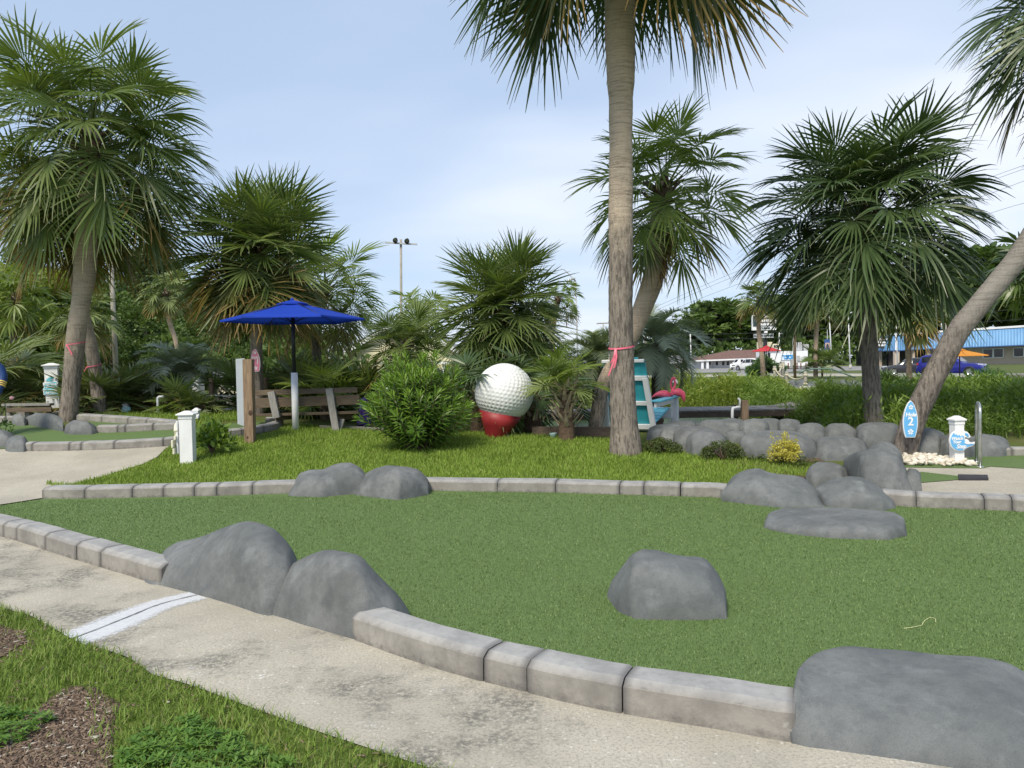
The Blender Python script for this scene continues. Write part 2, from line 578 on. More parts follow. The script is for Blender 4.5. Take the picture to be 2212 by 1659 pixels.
# ------------------------------------------------------------------ front path, turf, paint stripe
cf_right = G2(Z2([(140, 905), (162, 920), (300, 972), (480, 1035), (690, 1102), (900, 1160), (1150, 1222), (1400, 1282), (1700, 1345), (2133, 1415)]) + Z3([(430, 1448), (640, 1488), (815, 1515)]))
cf_left = G2(Z1([(-300, 245), (-150, 283), (0, 320), (100, 345), (270, 400), (440, 455), (600, 505), (720, 540), (835, 577), (930, 603)]))
grass_edge = G2([(-330, 1165), (-150, 1240), (0, 1312), (63, 1328), (112, 1355), (157, 1379), (280, 1421), (329, 1456), (411, 1479), (485, 1506), (560, 1534), (635, 1561), (709, 1587), (801, 1617), (917, 1655), (1010, 1692), (1300, 1800), (1800, 2000)])
front_line = cf_left + G2([(571, 1322)]) + cf_right + G2([(1990, 1655), (2300, 1735), (2700, 1850), (3000, 1950)])
path_poly = [(p.x, p.y - 0.0) for p in front_line]
path_poly = [(p.x + 0.10, p.y + 0.10) for p in front_line] + [(p.x, p.y) for p in reversed(grass_edge)]
drape('concrete_path', path_poly, 0.0, 0.5, M_CONC)

cb_left = G2(Z1([(240, 103), (490, 103), (765, 97), (1125, 90), (1460, 80), (1690, 73), (1760, 71)]))
cb_mid = G2(A3([(390, 1536), (440, 1537), (865, 1545), (1200, 1550), (1570, 1562), (1710, 1565), (1920, 1572), (2133, 1578)]) + A4([(390, 1588), (470, 1592)]))
cb_right = G2(A4([(1290, 1618), (1340, 1622), (1510, 1635), (1905, 1651), (2065, 1658), (2133, 1662), (2500, 1690), (2900, 1725)]))
turf_poly = [(p.x + 0.05, p.y + 0.12) for p in front_line[:-3]] + [(7.0, 2.6), (7.6, 6.0)]
turf_poly += [(p.x, p.y + 0.1) for p in reversed(cb_right[:-1])] + [(p.x, p.y + 0.1) for p in reversed(cb_mid)]
turf_poly += [(p.x, p.y + 0.1) for p in reversed(cb_left)]
turf_poly += [(p.x, p.y) for p in G2([(97, 1078), (0, 1093), (-130, 1112)])]
turf_o = drape('turf_green', turf_poly, 0.006, 0.5, M_TURF)

# left path that runs in from the left between lawn and practice green
lp_front = G2([(-420, 1150), (-130, 1108), (0, 1090), (97, 1075)])
lawn_left = G2(A2([(245, 1502), (400, 1502), (560, 1465), (700, 1422), (820, 1385), (900, 1345), (945, 1300), (985, 1272)]))
lp_back = G2(A2([(1000, 1262), (945, 1268), (660, 1285), (400, 1293), (185, 1297), (0, 1300), (-400, 1300), (-900, 1300)]))
lp = [(p.x, p.y) for p in lp_front] + [(p.x, p.y + 0.06) for p in lawn_left] + [(p.x, p.y + 0.05) for p in lp_back]
drape('concrete_walk', lp, 0.002, 0.4, M_CONC2)

# right path by the "Watch Your Step" post
rp = G2(A4([(1340, 1605), (1540, 1600)])) 
rp_poly = [(p.x, p.y + 0.2) for p in cb_right] + [(p.x, p.y) for p in G2([(2500, 1030), (2390, 1012)] + A4([(2133, 1405), (2080, 1396), (2000, 1393), (1945, 1392), (1925, 1400), (1890, 1402), (1440, 1400), (1330, 1420), (1330, 1560)]))]
drape('concrete_pad', rp_poly, 0.006, 0.4, M_CONC2)
tee = G2(A4([(1500, 1440), (1542, 1432), (1755, 1456), (1752, 1478), (1542, 1494), (1480, 1500)]))
drape('tee_turf', [(p.x, p.y) for p in tee], 0.014, 0.4, M_TURF)
M_RUB = plain('dark_rubber', (0.035, 0.035, 0.042), 0.8, bump=0.3)
mat_pts = G2(A4([(1750, 1455), (1922, 1458), (1928, 1480), (1754, 1480)]))
mb = MB(); n = 4
top = [p + Vector((0, 0, 0.034)) for p in mat_pts]
mb.add(top + [p + Vector((0, 0, -0.01)) for p in mat_pts], [(0, 1, 2, 3), (0, 4, 5, 1), (1, 5, 6, 2), (2, 6, 7, 3), (3, 7, 4, 0)])
tag(mb.build('tee_mat', M_RUB), 'black rubber tee mat lying on the concrete pad by the silver rails', 'tee mat')
# far right turf of hole 2
drape('far_turf', [(p.x, p.y) for p in G2(A4([(1480, 1320), (1500, 1285), (1700, 1330), (1860, 1335), (2130, 1330), (2500, 1340), (2600, 1420), (2300, 1420), (2133, 1412), (1940, 1400), (1890, 1410), (1440, 1405), (1440, 1360)]))], 0.012, 0.35, M_TURF)

# practice green
pg = G2(A2([(-700, 1330), (-300, 1300), (0, 1300), (90, 1300), (400, 1295), (660, 1285), (945, 1265), (1200, 1240), (1350, 1210), (1500, 1190), (1630, 1152), (1560, 1140), (1350, 1150), (1030, 1190), (880, 1193), (680, 1205), (560, 1205), (370, 1195), (100, 1150), (0, 1148), (-700, 1150)]))
drape('practice_turf', [(p.x, p.y + 0.05) for p in pg], 0.012, 0.35, M_TURF)
pg2 = G2(A2([(440, 1132), (700, 1148), (1000, 1172), (1030, 1182), (880, 1188), (680, 1196), (560, 1196), (470, 1160)]))
drape('far_practice_turf', [(p.x, p.y) for p in pg2], 0.012, 0.35, M_TURF)

# white sprayed stripe over the joint in the path
def stripe_mat():
    t = NT('sprayed_white_paint')
    n = t.noise(30, 5, 0.7)
    t.col(t.mix(t.ramp(n, 0.35, 0.7), (0.62, 0.64, 0.68), (0.72, 0.74, 0.77)))
    e = t.attr('edge')
    a = t.ramp(t.math('ADD', e, t.math('MULTIPLY', t.math('SUBTRACT', t.noise(45, 4, 0.75), 0.5), 1.0)), -0.05, 0.4)
    t.put(t.math('MULTIPLY', a, 0.78), t.b.inputs['Alpha'])
    return t.set(0.7)
sa = G2(Z1([(350, 880), (500, 818), (680, 752), (860, 692), (1085, 640)]))
sb = G2(Z1([(500, 955), (680, 892), (850, 815), (1010, 738), (1210, 684)]))
va = []; ed = []
SA = resample(sa, 0.06); SB = resample(sb, 0.06)
ns = 40
for i in range(ns):
    a = SA[int(i * (len(SA) - 1) / (ns - 1))]; b = SB[int(i * (len(SB) - 1) / (ns - 1))]
    for k in range(9):
        f = k / 8
        p = a * (1 - f) + b * f
        va.append((p[0], p[1], 0.004)); ed.append(1 - abs(2 * f - 1))
fi = [(i * 9 + k, i * 9 + k + 1, (i + 1) * 9 + k + 1, (i + 1) * 9 + k) for i in range(ns - 1) for k in range(8)]
tag(mobj('paint_stripe', mesh_np('paint_stripe', va, fi, attrs={'edge': ed}), stripe_mat()), kind='structure')
M_CRACK = plain('joint_crack', (0.16, 0.16, 0.165), 0.9)
ck = MB()
for i in range(ns - 1):
    pa = SA[int(i * (len(SA) - 1) / (ns - 1))] * 0.52 + SB[int(i * (len(SB) - 1) / (ns - 1))] * 0.48
    pb = SA[int((i + 1) * (len(SA) - 1) / (ns - 1))] * 0.52 + SB[int((i + 1) * (len(SB) - 1) / (ns - 1))] * 0.48
    w = 0.004 + 0.003 * random.random()
    d = Vector((pb - pa)); n_ = Vector((-d.y, d.x, 0)).normalized() * w
    a3 = Vector((pa[0], pa[1], 0.0085)); b3 = Vector((pb[0], pb[1], 0.0085))
    ck.add([a3 - n_, b3 - n_, b3 + n_, a3 + n_], [(0, 1, 2, 3)])
tag(ck.build('path_joint', M_CRACK), kind='structure')

# bed of bare soil and mulch, front left
def mulch_mat():
    t = NT('mulch_soil')
    n = t.noise(18, 6, 0.75); n2 = t.noise(120, 4, 0.7)
    c = t.mix(t.ramp(n, 0.3, 0.7), (0.075, 0.052, 0.038), (0.17, 0.125, 0.09))
    c = t.mix(t.ramp(n2, 0.5, 0.75, 0, 0.6), c, (0.25, 0.20, 0.155))
    t.col(c); t.bump(t.math('ADD', n, n2), 0.8, 0.02)
    return t.set(0.95, 0, 0.15)
M_MULCH = mulch_mat()
near_poly = [(p.x, p.y) for p in grass_edge] + [(3.0, -0.5), (-6.0, -0.5), (-7.5, 6.0)]
drape('near_soil', near_poly, -0.004, 0.4, M_SOIL)
mulch_poly = G2([(-120, 1600), (0, 1588), (93, 1521), (142, 1482), (200, 1482), (262, 1522), (246, 1560), (240, 1665), (235, 1740), (-120, 1740)])
drape('mulch_patch', [(p.x, p.y) for p in mulch_poly], 0.002, 0.3, M_MULCH)
drape('mulch_spot', [(p.x, p.y) for p in G2([(-60, 1345), (40, 1362), (60, 1385), (0, 1420), (-60, 1425)])], 0.002, 0.3, M_MULCH)

# ------------------------------------------------------------------ curbs: each run a thing, each block a part
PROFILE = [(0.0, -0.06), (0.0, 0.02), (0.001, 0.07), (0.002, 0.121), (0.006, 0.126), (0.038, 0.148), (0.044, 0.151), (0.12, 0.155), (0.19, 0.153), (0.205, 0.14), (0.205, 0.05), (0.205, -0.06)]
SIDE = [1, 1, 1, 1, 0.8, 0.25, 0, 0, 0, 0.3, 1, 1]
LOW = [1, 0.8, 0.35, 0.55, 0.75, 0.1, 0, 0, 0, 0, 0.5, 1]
def curb(label, line, joints, hs=1.0, ds=1.0, flip=False, cat='curb'):
    """line: front base points, joints: list of fractions along the line where a new block begins"""
    P = resample(line, 0.05)
    seg = np.r_[0, np.cumsum(np.linalg.norm(np.diff(P[:, :2], axis=0), axis=1))]
    L = seg[-1]
    cuts = [0.0] + sorted(j * L for j in joints) + [L]
    root = thing('curb', label, cat, onH(P[0][0], P[0][1]), 'grey block curbs round the greens')
    for ci in range(len(cuts) - 1):
        a, b = cuts[ci] + 0.0035, cuts[ci + 1] - 0.0035
        if b - a < 0.05: continue
        k = max(4, int((b - a) / 0.07) + 1)
        ts = np.linspace(a, b, k)
        ts = np.sort(np.r_[ts, a + 0.012, b - 0.012, a + 0.04, b - 0.04])
        vs = []; at = []; sd = []; lw = []
        jz = random.uniform(-0.004, 0.005); jd = random.uniform(-0.004, 0.004)
        for ti, tt in enumerate(ts):
            x = np.interp(tt, seg, P[:, 0]); y = np.interp(tt, seg, P[:, 1])
            x2 = np.interp(min(tt + 0.05, L), seg, P[:, 0]); y2 = np.interp(min(tt + 0.05, L), seg, P[:, 1])
            x1 = np.interp(max(tt - 0.05, 0), seg, P[:, 0]); y1 = np.interp(max(tt - 0.05, 0), seg, P[:, 1])
            d = np.array([x2 - x1, y2 - y1]); d /= np.linalg.norm(d) + 1e-9
            nrm = np.array([-d[1], d[0]]) * (-1 if flip else 1)
            z = float(H(x, y))
            endk = min(tt - a, b - tt)
            sh = 0.005 if endk < 0.001 else 0.0
            for (pd_, pz), s_, l_ in zip(PROFILE, SIDE, LOW):
                wob = 0.0028 * noise.noise((x * 7, y * 7, pz * 9 + pd_ * 5))
                q = pd_ * ds + jd + wob
                zz = pz * hs + jz * (pz > 0) + wob
                if sh:
                    q = q + sh * (1 if pd_ < 0.1 else -1)
                    if pz > 0.1: zz -= sh
                vs.append((x + nrm[0] * q, y + nrm[1] * q, z + zz))
                at.append(max(0.0, 1 - endk / 0.075)); sd.append(s_); lw.append(l_)
        m = len(PROFILE); q = len(ts)
        fs = [(i * m + j, (i + 1) * m + j, (i + 1) * m + j + 1, i * m + j + 1) for i in range(q - 1) for j in range(m - 1)]
        base = len(vs)
        for e_ in (0, q - 1):           # end caps as fans
            ring = [vs[e_ * m + j] for j in range(m)]
            cpt = tuple(np.mean(ring, axis=0))
            vs.append(cpt); at.append(1); sd.append(1); lw.append(0.3)
            ci_ = len(vs) - 1
            for j in range(m):
                fs.append((e_ * m + j, e_ * m + (j + 1) % m, ci_, ci_))
        fs4 = [f for f in fs if f[2] != f[3]]
        tri = [f[:3] for f in fs if f[2] == f[3]]
        me = bpy.data.meshes.new('curb_block')
        me.from_pydata(vs, [], fs4 + tri)
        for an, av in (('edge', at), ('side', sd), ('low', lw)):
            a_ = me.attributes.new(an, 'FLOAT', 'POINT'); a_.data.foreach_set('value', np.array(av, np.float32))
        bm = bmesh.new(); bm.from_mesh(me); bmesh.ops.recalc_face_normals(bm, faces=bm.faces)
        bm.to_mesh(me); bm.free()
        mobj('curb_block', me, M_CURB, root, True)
        if hasattr(me, 'set_sharp_from_angle'): me.set_sharp_from_angle(angle=R(16))
    return root
def fr(line, xs, conv):
    """fractions along the line for joints given as picture columns"""
    P = np.array([tuple(p) for p in line]); 
    px = []
    for p in P:
        q = CM.inverted() @ Vector(p); px.append(CX + F * q.x / -q.z)
    S = np.r_[0, np.cumsum(np.linalg.norm(np.diff(P[:, :2], axis=0), axis=1))]
    return [float(np.interp(conv([(x, 0)])[0][0], px, S) / S[-1]) for x in xs]
curb('grey block curb in the foreground, running from the paired boulders to the big corner boulder', cf_right, fr(cf_right, [900, 1150, 1705], Z2) )
curb('grey block curb along the path at the left edge, ending at the tall left boulder', cf_left, fr(cf_left, [-150, 20, 97, 265, 442, 580], Z1))
curb('grey block curb along the back of the green, left of the paired boulders', cb_left, fr(cb_left, [490, 765, 945, 1125, 1255, 1460], Z1), 0.95, 1.25)
curb('grey block curb along the back of the green below the oleander and golf ball', cb_mid, fr(cb_mid, [865, 1200, 1570, 1710, 1920], A3) + fr(cb_mid, [145], A4), 0.95, 1.25)
curb('grey block curb at the right edge, in front of the concrete pad', cb_right, fr(cb_right, [1510, 1905, 2065, 2500], A4), 0.95, 1.1)
pc1 = G2(A2([(85, 1309), (185, 1308), (400, 1305), (660, 1297), (945, 1280), (1060, 1268)]))
curb('grey block curb in front of the practice green at the left', pc1, fr(pc1, [185, 400, 470, 660, 945], A2), 0.95, 1.2)
pc2 = G2(A2([(555, 1203), (680, 1202), (880, 1192), (1035, 1186)]))
curb('short grey curb across the middle of the practice green, right of the palm', pc2, fr(pc2, [680, 725, 885], A2), 0.95, 1.1)
pc3 = G2(A2([(440, 1133), (700, 1150), (1000, 1176), (1060, 1180)]))
curb('grey curb along the far side of the practice green, by the palmettos', pc3, fr(pc3, [590, 740, 850], A2), 0.95, 1.1)
pc4 = G2(A2([(-200, 1146), (0, 1146), (115, 1142)]))
curb('short grey curb at the far left, below the low plank bench', pc4, fr(pc4, [30], A2), 0.95, 1.1)
pc5 = G2(A2([(1100, 1262), (1200, 1247), (1350, 1218), (1480, 1202), (1590, 1182), (1640, 1162), (1625, 1148), (1560, 1141)]))
curb('rounded grey curb end behind the knotted wooden post', pc5, fr(pc5, [1250, 1400, 1520], A2), 0.8, 0.9)
pc6 = G2(A4([(2000, 1338), (2070, 1337), (2133, 1337), (2400, 1340)]))
curb('grey curb at the far right, by the weedy bank', pc6, fr(pc6, [2065, 2200], A4), 0.85, 0.9)

# ------------------------------------------------------------------ pond
def water_mat():
    t = NT('pond_water')
    t.col((0.015, 0.045, 0.028))
    t.bump(t.noise(9, 3, 0.6, t.co(scale=(1, 2.2, 1)), 0.3), 0.35, 0.05)
    return t.set(0.06, 0, 0.5)
M_WATER = water_mat()
wv = [(-2.6, 13.8, WATER_Z), (9.8, 13.8, WATER_Z), (9.8, 29.6, WATER_Z), (-2.6, 29.6, WATER_Z)]
tag(mobj('pond_water', mesh_np('pond_water', wv, [(0, 1, 2, 3)]), M_WATER), kind='structure')
# ------------------------------------------------------------------ boulders
def rock_mat():
    t = NT('painted_boulder')
    n1 = t.noise(2.2, 5, 0.6); n2 = t.noise(11, 6, 0.7); n3 = t.noise(190, 3, 0.8); r = t.rnd()
    c = t.mix(t.ramp(n1, 0.3, 0.7), (0.102, 0.109, 0.109), (0.212, 0.219, 0.217))
    c = t.mix(t.math('MULTIPLY', r, 0.5), c, (0.145, 0.16, 0.163))
    c = t.mix(t.ramp(n2, 0.40, 0.68, 0, 0.5), c, (0.085, 0.092, 0.10))
    c = t.mix(t.ramp(t.noise(5, 5, 0.6, t.co(loc=(4, 1, 8))), 0.52, 0.72, 0, 0.45), c, (0.25, 0.268, 0.272))
    c = t.mix(t.ramp(n3, 0.45, 0.70, 0, 0.5), c, (0.065, 0.07, 0.076))
    chips = t.math('MULTIPLY', t.ramp(t.noise(95, 2, 0.6), 0.74, 0.77), t.ramp(n1, 0.5, 0.62))
    c = t.mix(chips, c, (0.6, 0.6, 0.6))
    t.col(c); t.bump(t.math('ADD', t.math('MULTIPLY', n3, 0.6), t.math('MULTIPLY', n2, 1.6)), 0.5, 0.010)
    return t.set(0.72, 0, 0.3)
M_ROCK = rock_mat()
def interp_line(pts, x):
    xs = [p[0] for p in pts]; ys = [p[1] for p in pts]
    o = np.argsort(xs)
    return np.interp(x, np.array(xs)[o], np.array(ys)[o])
def rock(label, top, base, depth, seed=0, ridge=0.5, e=2.8, cuts=9, cut=0.10, NU=46, NV=26, rough=0.02, group=None, dig=0.05, flat=False):
    """boulder whose crest and front foot pass through the given picture points; depth in metres"""
    rnd = random.Random(seed)
    x0 = min(top[0][0], base[0][0]); x1 = max(top[-1][0], base[-1][0])
    us = 0.5 - 0.5 * np.cos(np.linspace(0, math.pi, NU))
    us = 0.6 * us + 0.4 * np.linspace(0, 1, NU)
    grid = np.zeros((NU, NV, 3))
    info = []
    for i, u in enumerate(us):
        px = x0 + (x1 - x0) * u
        yb = float(interp_line(base, px)); yt = float(interp_line(top, px))
        g = Gnd(px, yb)
        fwd = Vector((g.x, g.y, 0)).normalized()
        w = max(0.03, (1 - abs(2 * u - 1) ** 5.0)) ** 0.55
        dd = depth * w
        kd = dd * ridge
        dist = math.hypot(g.x, g.y) + kd
        r = ray(px, min(yt, yb - 0.5)); r2 = math.hypot(r.x, r.y)
        zt = CAM_H + r.z * dist / r2
        hgt = max(0.01, zt - g.z)
        info.append((g, fwd, dd, kd, hgt))
    hh = np.array([q[4] for q in info])
    for i, (g, fwd, dd, kd, hgt) in enumerate(info):
        gb = g + fwd * dd
        zb = float(H(gb.x, gb.y))
        for j in range(NV):
            s = j / (NV - 1)
            a = s * math.pi
            cx = math.cos(a); sx = math.sin(a)
            q = 2.0 / e
            c_ = math.copysign(abs(cx) ** q, cx); s_ = abs(sx) ** q
            dg = max(dig, 0.22 * hgt)
            cg = (1 - (dg / (hgt + dg)) ** e) ** (1 / e)
            d = kd - c_ * kd / cg if c_ > 0 else kd - c_ * (dd - kd)
            z0 = g.z * (1 - s) + zb * s
            zz = z0 - dg + (hgt + dg) * s_
            p = g + fwd * d
            grid[i, j] = (p.x, p.y, zz)
    V = grid.reshape(-1, 3)
    size = np.ptp(V, axis=0)
    S = float(np.linalg.norm(size)) * 0.6
    cen = V.mean(axis=0)
    # broad facets: push what sticks out past a few planes back towards them
    foot = np.abs(V[:, 2] - np.array([float(q_) for q_ in H(V[:, 0], V[:, 1])])) < 0.05 + 0.04 * size[2]
    foot &= (np.arange(len(V)) % NV) < NV // 2
    vd = np.array([cen[0], cen[1]]); a_view = math.atan2(-vd[1], -vd[0])
    for k in range(cuts):
        if k < 4:      # steep flat faces standing on the front foot
            a = a_view + (-0.95, -0.15, 0.45, 1.05)[k] + rnd.uniform(-0.2, 0.2); el = rnd.uniform(0.22, 0.50)
        else:          # small facets on the crown
            a = rnd.uniform(0, 2 * math.pi); el = rnd.uniform(0.7, 1.25)
        nn = np.array([math.cos(a) * math.cos(el), math.sin(a) * math.cos(el), math.sin(el)])
        dp = (V - cen) @ nn
        if k < 4: lim = max(dp[foot].max() + (0.09 if k in (0, 3) else 0.015) * S if foot.any() else dp.max(), dp.max() - 0.22 * S)
        else: lim = dp.max() - cut * 0.55 * S * rnd.uniform(0.5, 1.5)
        ex = np.maximum(dp - lim, 0)
        V = V - np.outer(ex * 0.95, nn)
    off = Vector((seed * 3.7, seed * 1.3, seed * 2.1))
    out = []
    for v in V:
        p = Vector(v)
        fz = min(1.0, max(0.0, (v[2] - (cen[2] - size[2] * 0.5)) / (0.4 * size[2] + 1e-6)))
        n1 = noise.noise_vector(p * (1.3 / S) + off) * (rough * 2.4 * S)
        n2 = noise.noise_vector(p * (3.4 / S) + off) * (rough * 0.85 * S)
        n1.z *= 0.6
        out.append(p + (n1 + n2) * (0.25 + 0.75 * fz))
    G = np.array([tuple(p) for p in out]).reshape(NU, NV, 3)
    for _ in range(1):     # soften
        K = G.copy()
        K[1:-1, 1:-1] = (G[1:-1, 1:-1] * 4 + G[:-2, 1:-1] + G[2:, 1:-1] + G[1:-1, :-2] + G[1:-1, 2:]) / 8
        G = K
    V = G.reshape(-1, 3)
    fs = [(i * NV + j, (i + 1) * NV + j, (i + 1) * NV + j + 1, i * NV + j + 1) for i in range(NU - 1) for j in range(NV - 1)]
    vs = [tuple(v) for v in V]
    for e_, rev in ((0, 0), (NU - 1, 1)):
        vs.append(tuple(G[e_].mean(axis=0)))
        c = len(vs) - 1
        fs += [(e_ * NV + j, e_ * NV + j + 1, c) if not rev else (e_ * NV + j + 1, e_ * NV + j, c) for j in range(NV - 1)]
    me = bpy.data.meshes.new('boulder'); me.from_pydata(vs, [], fs)
    bm = bmesh.new(); bm.from_mesh(me); bmesh.ops.recalc_face_normals(bm, faces=bm.faces); bm.to_mesh(me); bm.free()
    o = mobj('boulder', me, M_ROCK, None, True)
    return tag(o, label, 'boulder', group or 'grey painted boulders')
def grock(label, x0, x1, yt, yb, depth, seed, peak=0.5, p=2.6, **kw):
    """boulder from its box in the picture"""
    top = []
    for k in range(25):
        s = k / 24
        t = (s / peak - 1) if s < peak else (s - peak) / (1 - peak)
        top.append((x0 + (x1 - x0) * s, yb - (yb - yt) * (1 - abs(t) ** p) ** (1 / p)))
    base = [(x0, yb - 0.10 * (yb - yt)), (x0 + (x1 - x0) * 0.2, yb), (x0 + (x1 - x0) * 0.8, yb), (x1, yb - 0.10 * (yb - yt))]
    kw.setdefault('NU', 30); kw.setdefault('NV', 18)
    return rock(label, top, base, depth, seed, **kw)

rock('tall sloping grey boulder at the end of the left foreground curb', Z1([(845, 578), (880, 535), (960, 420), (1050, 375), (1200, 335), (1320, 285), (1400, 250), (1440, 243), (1520, 260), (1610, 290), (1680, 365), (1720, 430), (1745, 500), (1750, 600)]),
     Z1([(845, 580), (1000, 622), (1120, 655), (1300, 705), (1480, 762), (1560, 780), (1700, 760), (1750, 700)]), 0.85, 3, ridge=0.6, cuts=2)
rock('grey boulder at the start of the foreground curb, right one of the near pair', [(571, 1327), (590, 1271), (616, 1234), (665, 1208), (709, 1189), (732, 1188), (784, 1203), (812, 1234), (853, 1279), (876, 1312), (882, 1332)],
     [(571, 1324), (660, 1352), (772, 1386), (850, 1372), (882, 1345)], 0.62, 8, ridge=0.55, cuts=2)
Zm = zc(1480, 1320, 1800, 1270.0)
rock('lone grey boulder standing out on the turf', Zm([(0, 520), (30, 430), (130, 290), (230, 150), (330, 105), (480, 103), (640, 135), (800, 160), (900, 175), (990, 215), (1080, 350), (1140, 480), (1165, 600), (1170, 770)]),
     Zm([(0, 560), (100, 700), (270, 775), (600, 782), (900, 780), (1170, 772)]), 0.62, 5, ridge=0.6, e=2.9, cuts=2, cut=0.1)
rock('biggest grey boulder in the bottom right corner of the picture', Z3([(808, 1300), (812, 1190), (840, 1085), (960, 1015), (1100, 975), (1180, 975), (1280, 995), (1500, 1005), (1700, 1025), (1850, 1040), (2030, 1085), (2133, 1140), (2300, 1230), (2450, 1420), (2520, 1600)]),
     Z3([(812, 1522), (900, 1545), (1100, 1570), (1700, 1650), (2133, 1722), (2400, 1790), (2520, 1780)]), 1.0, 11, ridge=0.72, e=2.6, cuts=2)
rock('flat low grey boulder like a step on the turf', Z3([(625, 262), (630, 225), (650, 190), (740, 163), (900, 158), (1000, 160), (1200, 168), (1380, 185), (1440, 215), (1455, 260), (1458, 320)]),
     Z3([(625, 275), (740, 302), (860, 320), (1050, 337), (1350, 346), (1458, 322)]), 0.95, 13, ridge=0.8, e=5.0, cuts=2, cut=0.04, rough=0.008)
Zb = zc(600, 1100, 1100, 1270.0)
rock('left one of the two grey boulders set in the back curb', Zb([(262, 285), (285, 240), (340, 150), (400, 128), (480, 128), (540, 100), (600, 82), (660, 80), (710, 105), (755, 150), (775, 230), (780, 270)]),
     Zb([(262, 287), (465, 294), (670, 276), (780, 270)]), 0.8, 17, cuts=2, ridge=0.5)
rock('right one of the two grey boulders set in the back curb', Zb([(668, 275), (700, 205), (760, 150), (820, 115), (890, 97), (1000, 105), (1070, 125), (1110, 165), (1135, 200), (1140, 275)]),
     Zb([(668, 278), (830, 300), (945, 312), (1040, 297), (1140, 277)]), 0.8, 19, cuts=2, ridge=0.5, e=2.8)
rock('big wide grey boulder at the right end of the back curb', A4([(390, 1590), (392, 1510), (430, 1460), (520, 1420), (600, 1413), (660, 1440), (790, 1450), (860, 1470), (930, 1540), (980, 1632)]),
     A4([(390, 1598), (425, 1602), (600, 1626), (735, 1641), (980, 1636)]), 0.9, 23, cuts=9, e=2.8)
rock('humped grey boulder between the wide back boulder and the right curb', A4([(900, 1560), (905, 1492), (960, 1466), (1050, 1475), (1130, 1458), (1200, 1463), (1290, 1520), (1370, 1582), (1388, 1632)]),
     A4([(900, 1600), (985, 1632), (1100, 1642), (1320, 1656), (1388, 1640)]), 0.8, 29, cuts=9, e=2.6)
rock('tallest grey boulder, beside the concrete pad and the tee', A4([(1095, 1400), (1110, 1350), (1180, 1310), (1240, 1292), (1330, 1293), (1400, 1305), (1450, 1390), (1480, 1480), (1500, 1540)]),
     A4([(1095, 1480), (1200, 1540), (1350, 1556), (1500, 1552)]), 0.9, 31, cuts=9, e=2.8)
rock('narrow upright grey boulder leaning on the tallest boulder at the pad', A4([(1440, 1440), (1470, 1405), (1510, 1412), (1538, 1440), (1545, 1550)]), A4([(1440, 1550), (1545, 1552)]), 0.4, 37, cuts=6, e=4, NU=24, NV=16)
grock('small grey boulder left of the tallest boulder, above the wide one', 1740, 1838, 998, 1050, 0.55, 41)
grock('half hidden grey boulder behind the top of the tallest boulder', 1862, 1955, 956, 1012, 0.6, 43, peak=0.45)
big = [('long low grey boulder behind the yellow-leaved shrub', 1600, 1764, 937, 994, 0.9, 47, 0.55),
       ('rounded grey boulder between the yellow shrub and the tallest boulder', 1763, 1874, 946, 994, 0.8, 53, 0.4),
       ('grey boulder at the left end of the pond-side pile, against the chair', 1402, 1470, 919, 952, 0.7, 59, 0.6),
       ('dark grey boulder on the crest of the pile beside the chair arm post', 1448, 1500, 911, 936, 0.6, 61, 0.5),
       ('grey boulder on the crest of the pile, left of the small wedged one', 1480, 1520, 913, 932, 0.5, 67, 0.5),
       ('leaning grey boulder in the left front of the pond-side pile', 1427, 1486, 924, 964, 0.6, 71, 0.6),
       ('smooth grey boulder in the pile right behind the two low dark shrubs', 1458, 1540, 926, 978, 0.7, 73, 0.6),
       ('grey boulder sloping down behind the right low dark shrub', 1483, 1570, 932, 986, 0.7, 79, 0.5),
       ('small grey boulder wedged in the middle of the pond-side pile', 1513, 1540, 916, 938, 0.3, 83, 0.5),
       ('small grey boulder low in the pile above the long low boulder', 1572, 1610, 933, 956, 0.4, 89, 0.5),
       ('first boulder of the row along the pond, counted from the chair', 1514, 1583, 908, 947, 0.7, 97, 0.45),
       ('pond-edge boulder just left of the white bent pipe', 1557, 1612, 907, 946, 0.7, 101, 0.4),
       ('pond-edge boulder just below the square wooden post', 1597, 1660, 908, 950, 0.7, 103, 0.4),
       ('domed pond-edge boulder right of the square wooden post', 1638, 1688, 906, 942, 0.6, 107, 0.5),
       ('domed pond-edge boulder above the yellow shrub', 1680, 1727, 909, 944, 0.6, 109, 0.5),
       ('squared pond-edge boulder in front of the deck corner post', 1721, 1787, 915, 962, 0.7, 113, 0.3),
       ('squared pond-edge boulder left of the dark-crowned palm', 1781, 1856, 918, 964, 0.7, 127, 0.45),
       ('broad boulder at the foot of the dark-crowned palm', 1850, 1940, 917, 972, 0.8, 131, 0.5),
       ('boulder with a long right slope behind the Hole 2 palm', 1966, 2040, 926, 984, 0.8, 137, 0.3),
       ('boulder half hidden behind the Watch Your Step sign', 2030, 2110, 942, 990, 0.8, 139, 0.35),
       ('boulder right of the silver rails below the weedy bank', 2092, 2180, 942, 988, 0.8, 149, 0.35)]
for L, x0, x1, yt, yb, d, sd_, pk in big:
    grock(L, x0 - 5, x1 + 5, yt, yb, d * 1.15, sd_, pk, p=2.6 + (sd_ % 7) * 0.35, cuts=7, cut=0.075, rough=0.026)
rock('long low grey boulder in front of the practice green sign post', A7([(288, 1110), (320, 1010), (380, 990), (560, 1000), (720, 1060), (735, 1110), (738, 1205)]), A7([(288, 1122), (500, 1165), (720, 1210), (738, 1208)]), 0.7, 151, cuts=9)
grock('low grey boulder left of the long boulder by the practice green sign post', 24, 62, 894, 921, 0.5, 157)
grock('low rounded grey boulder at the foot of the tied palm trunk', 138, 212, 911, 940, 0.6, 163, p=3.2)
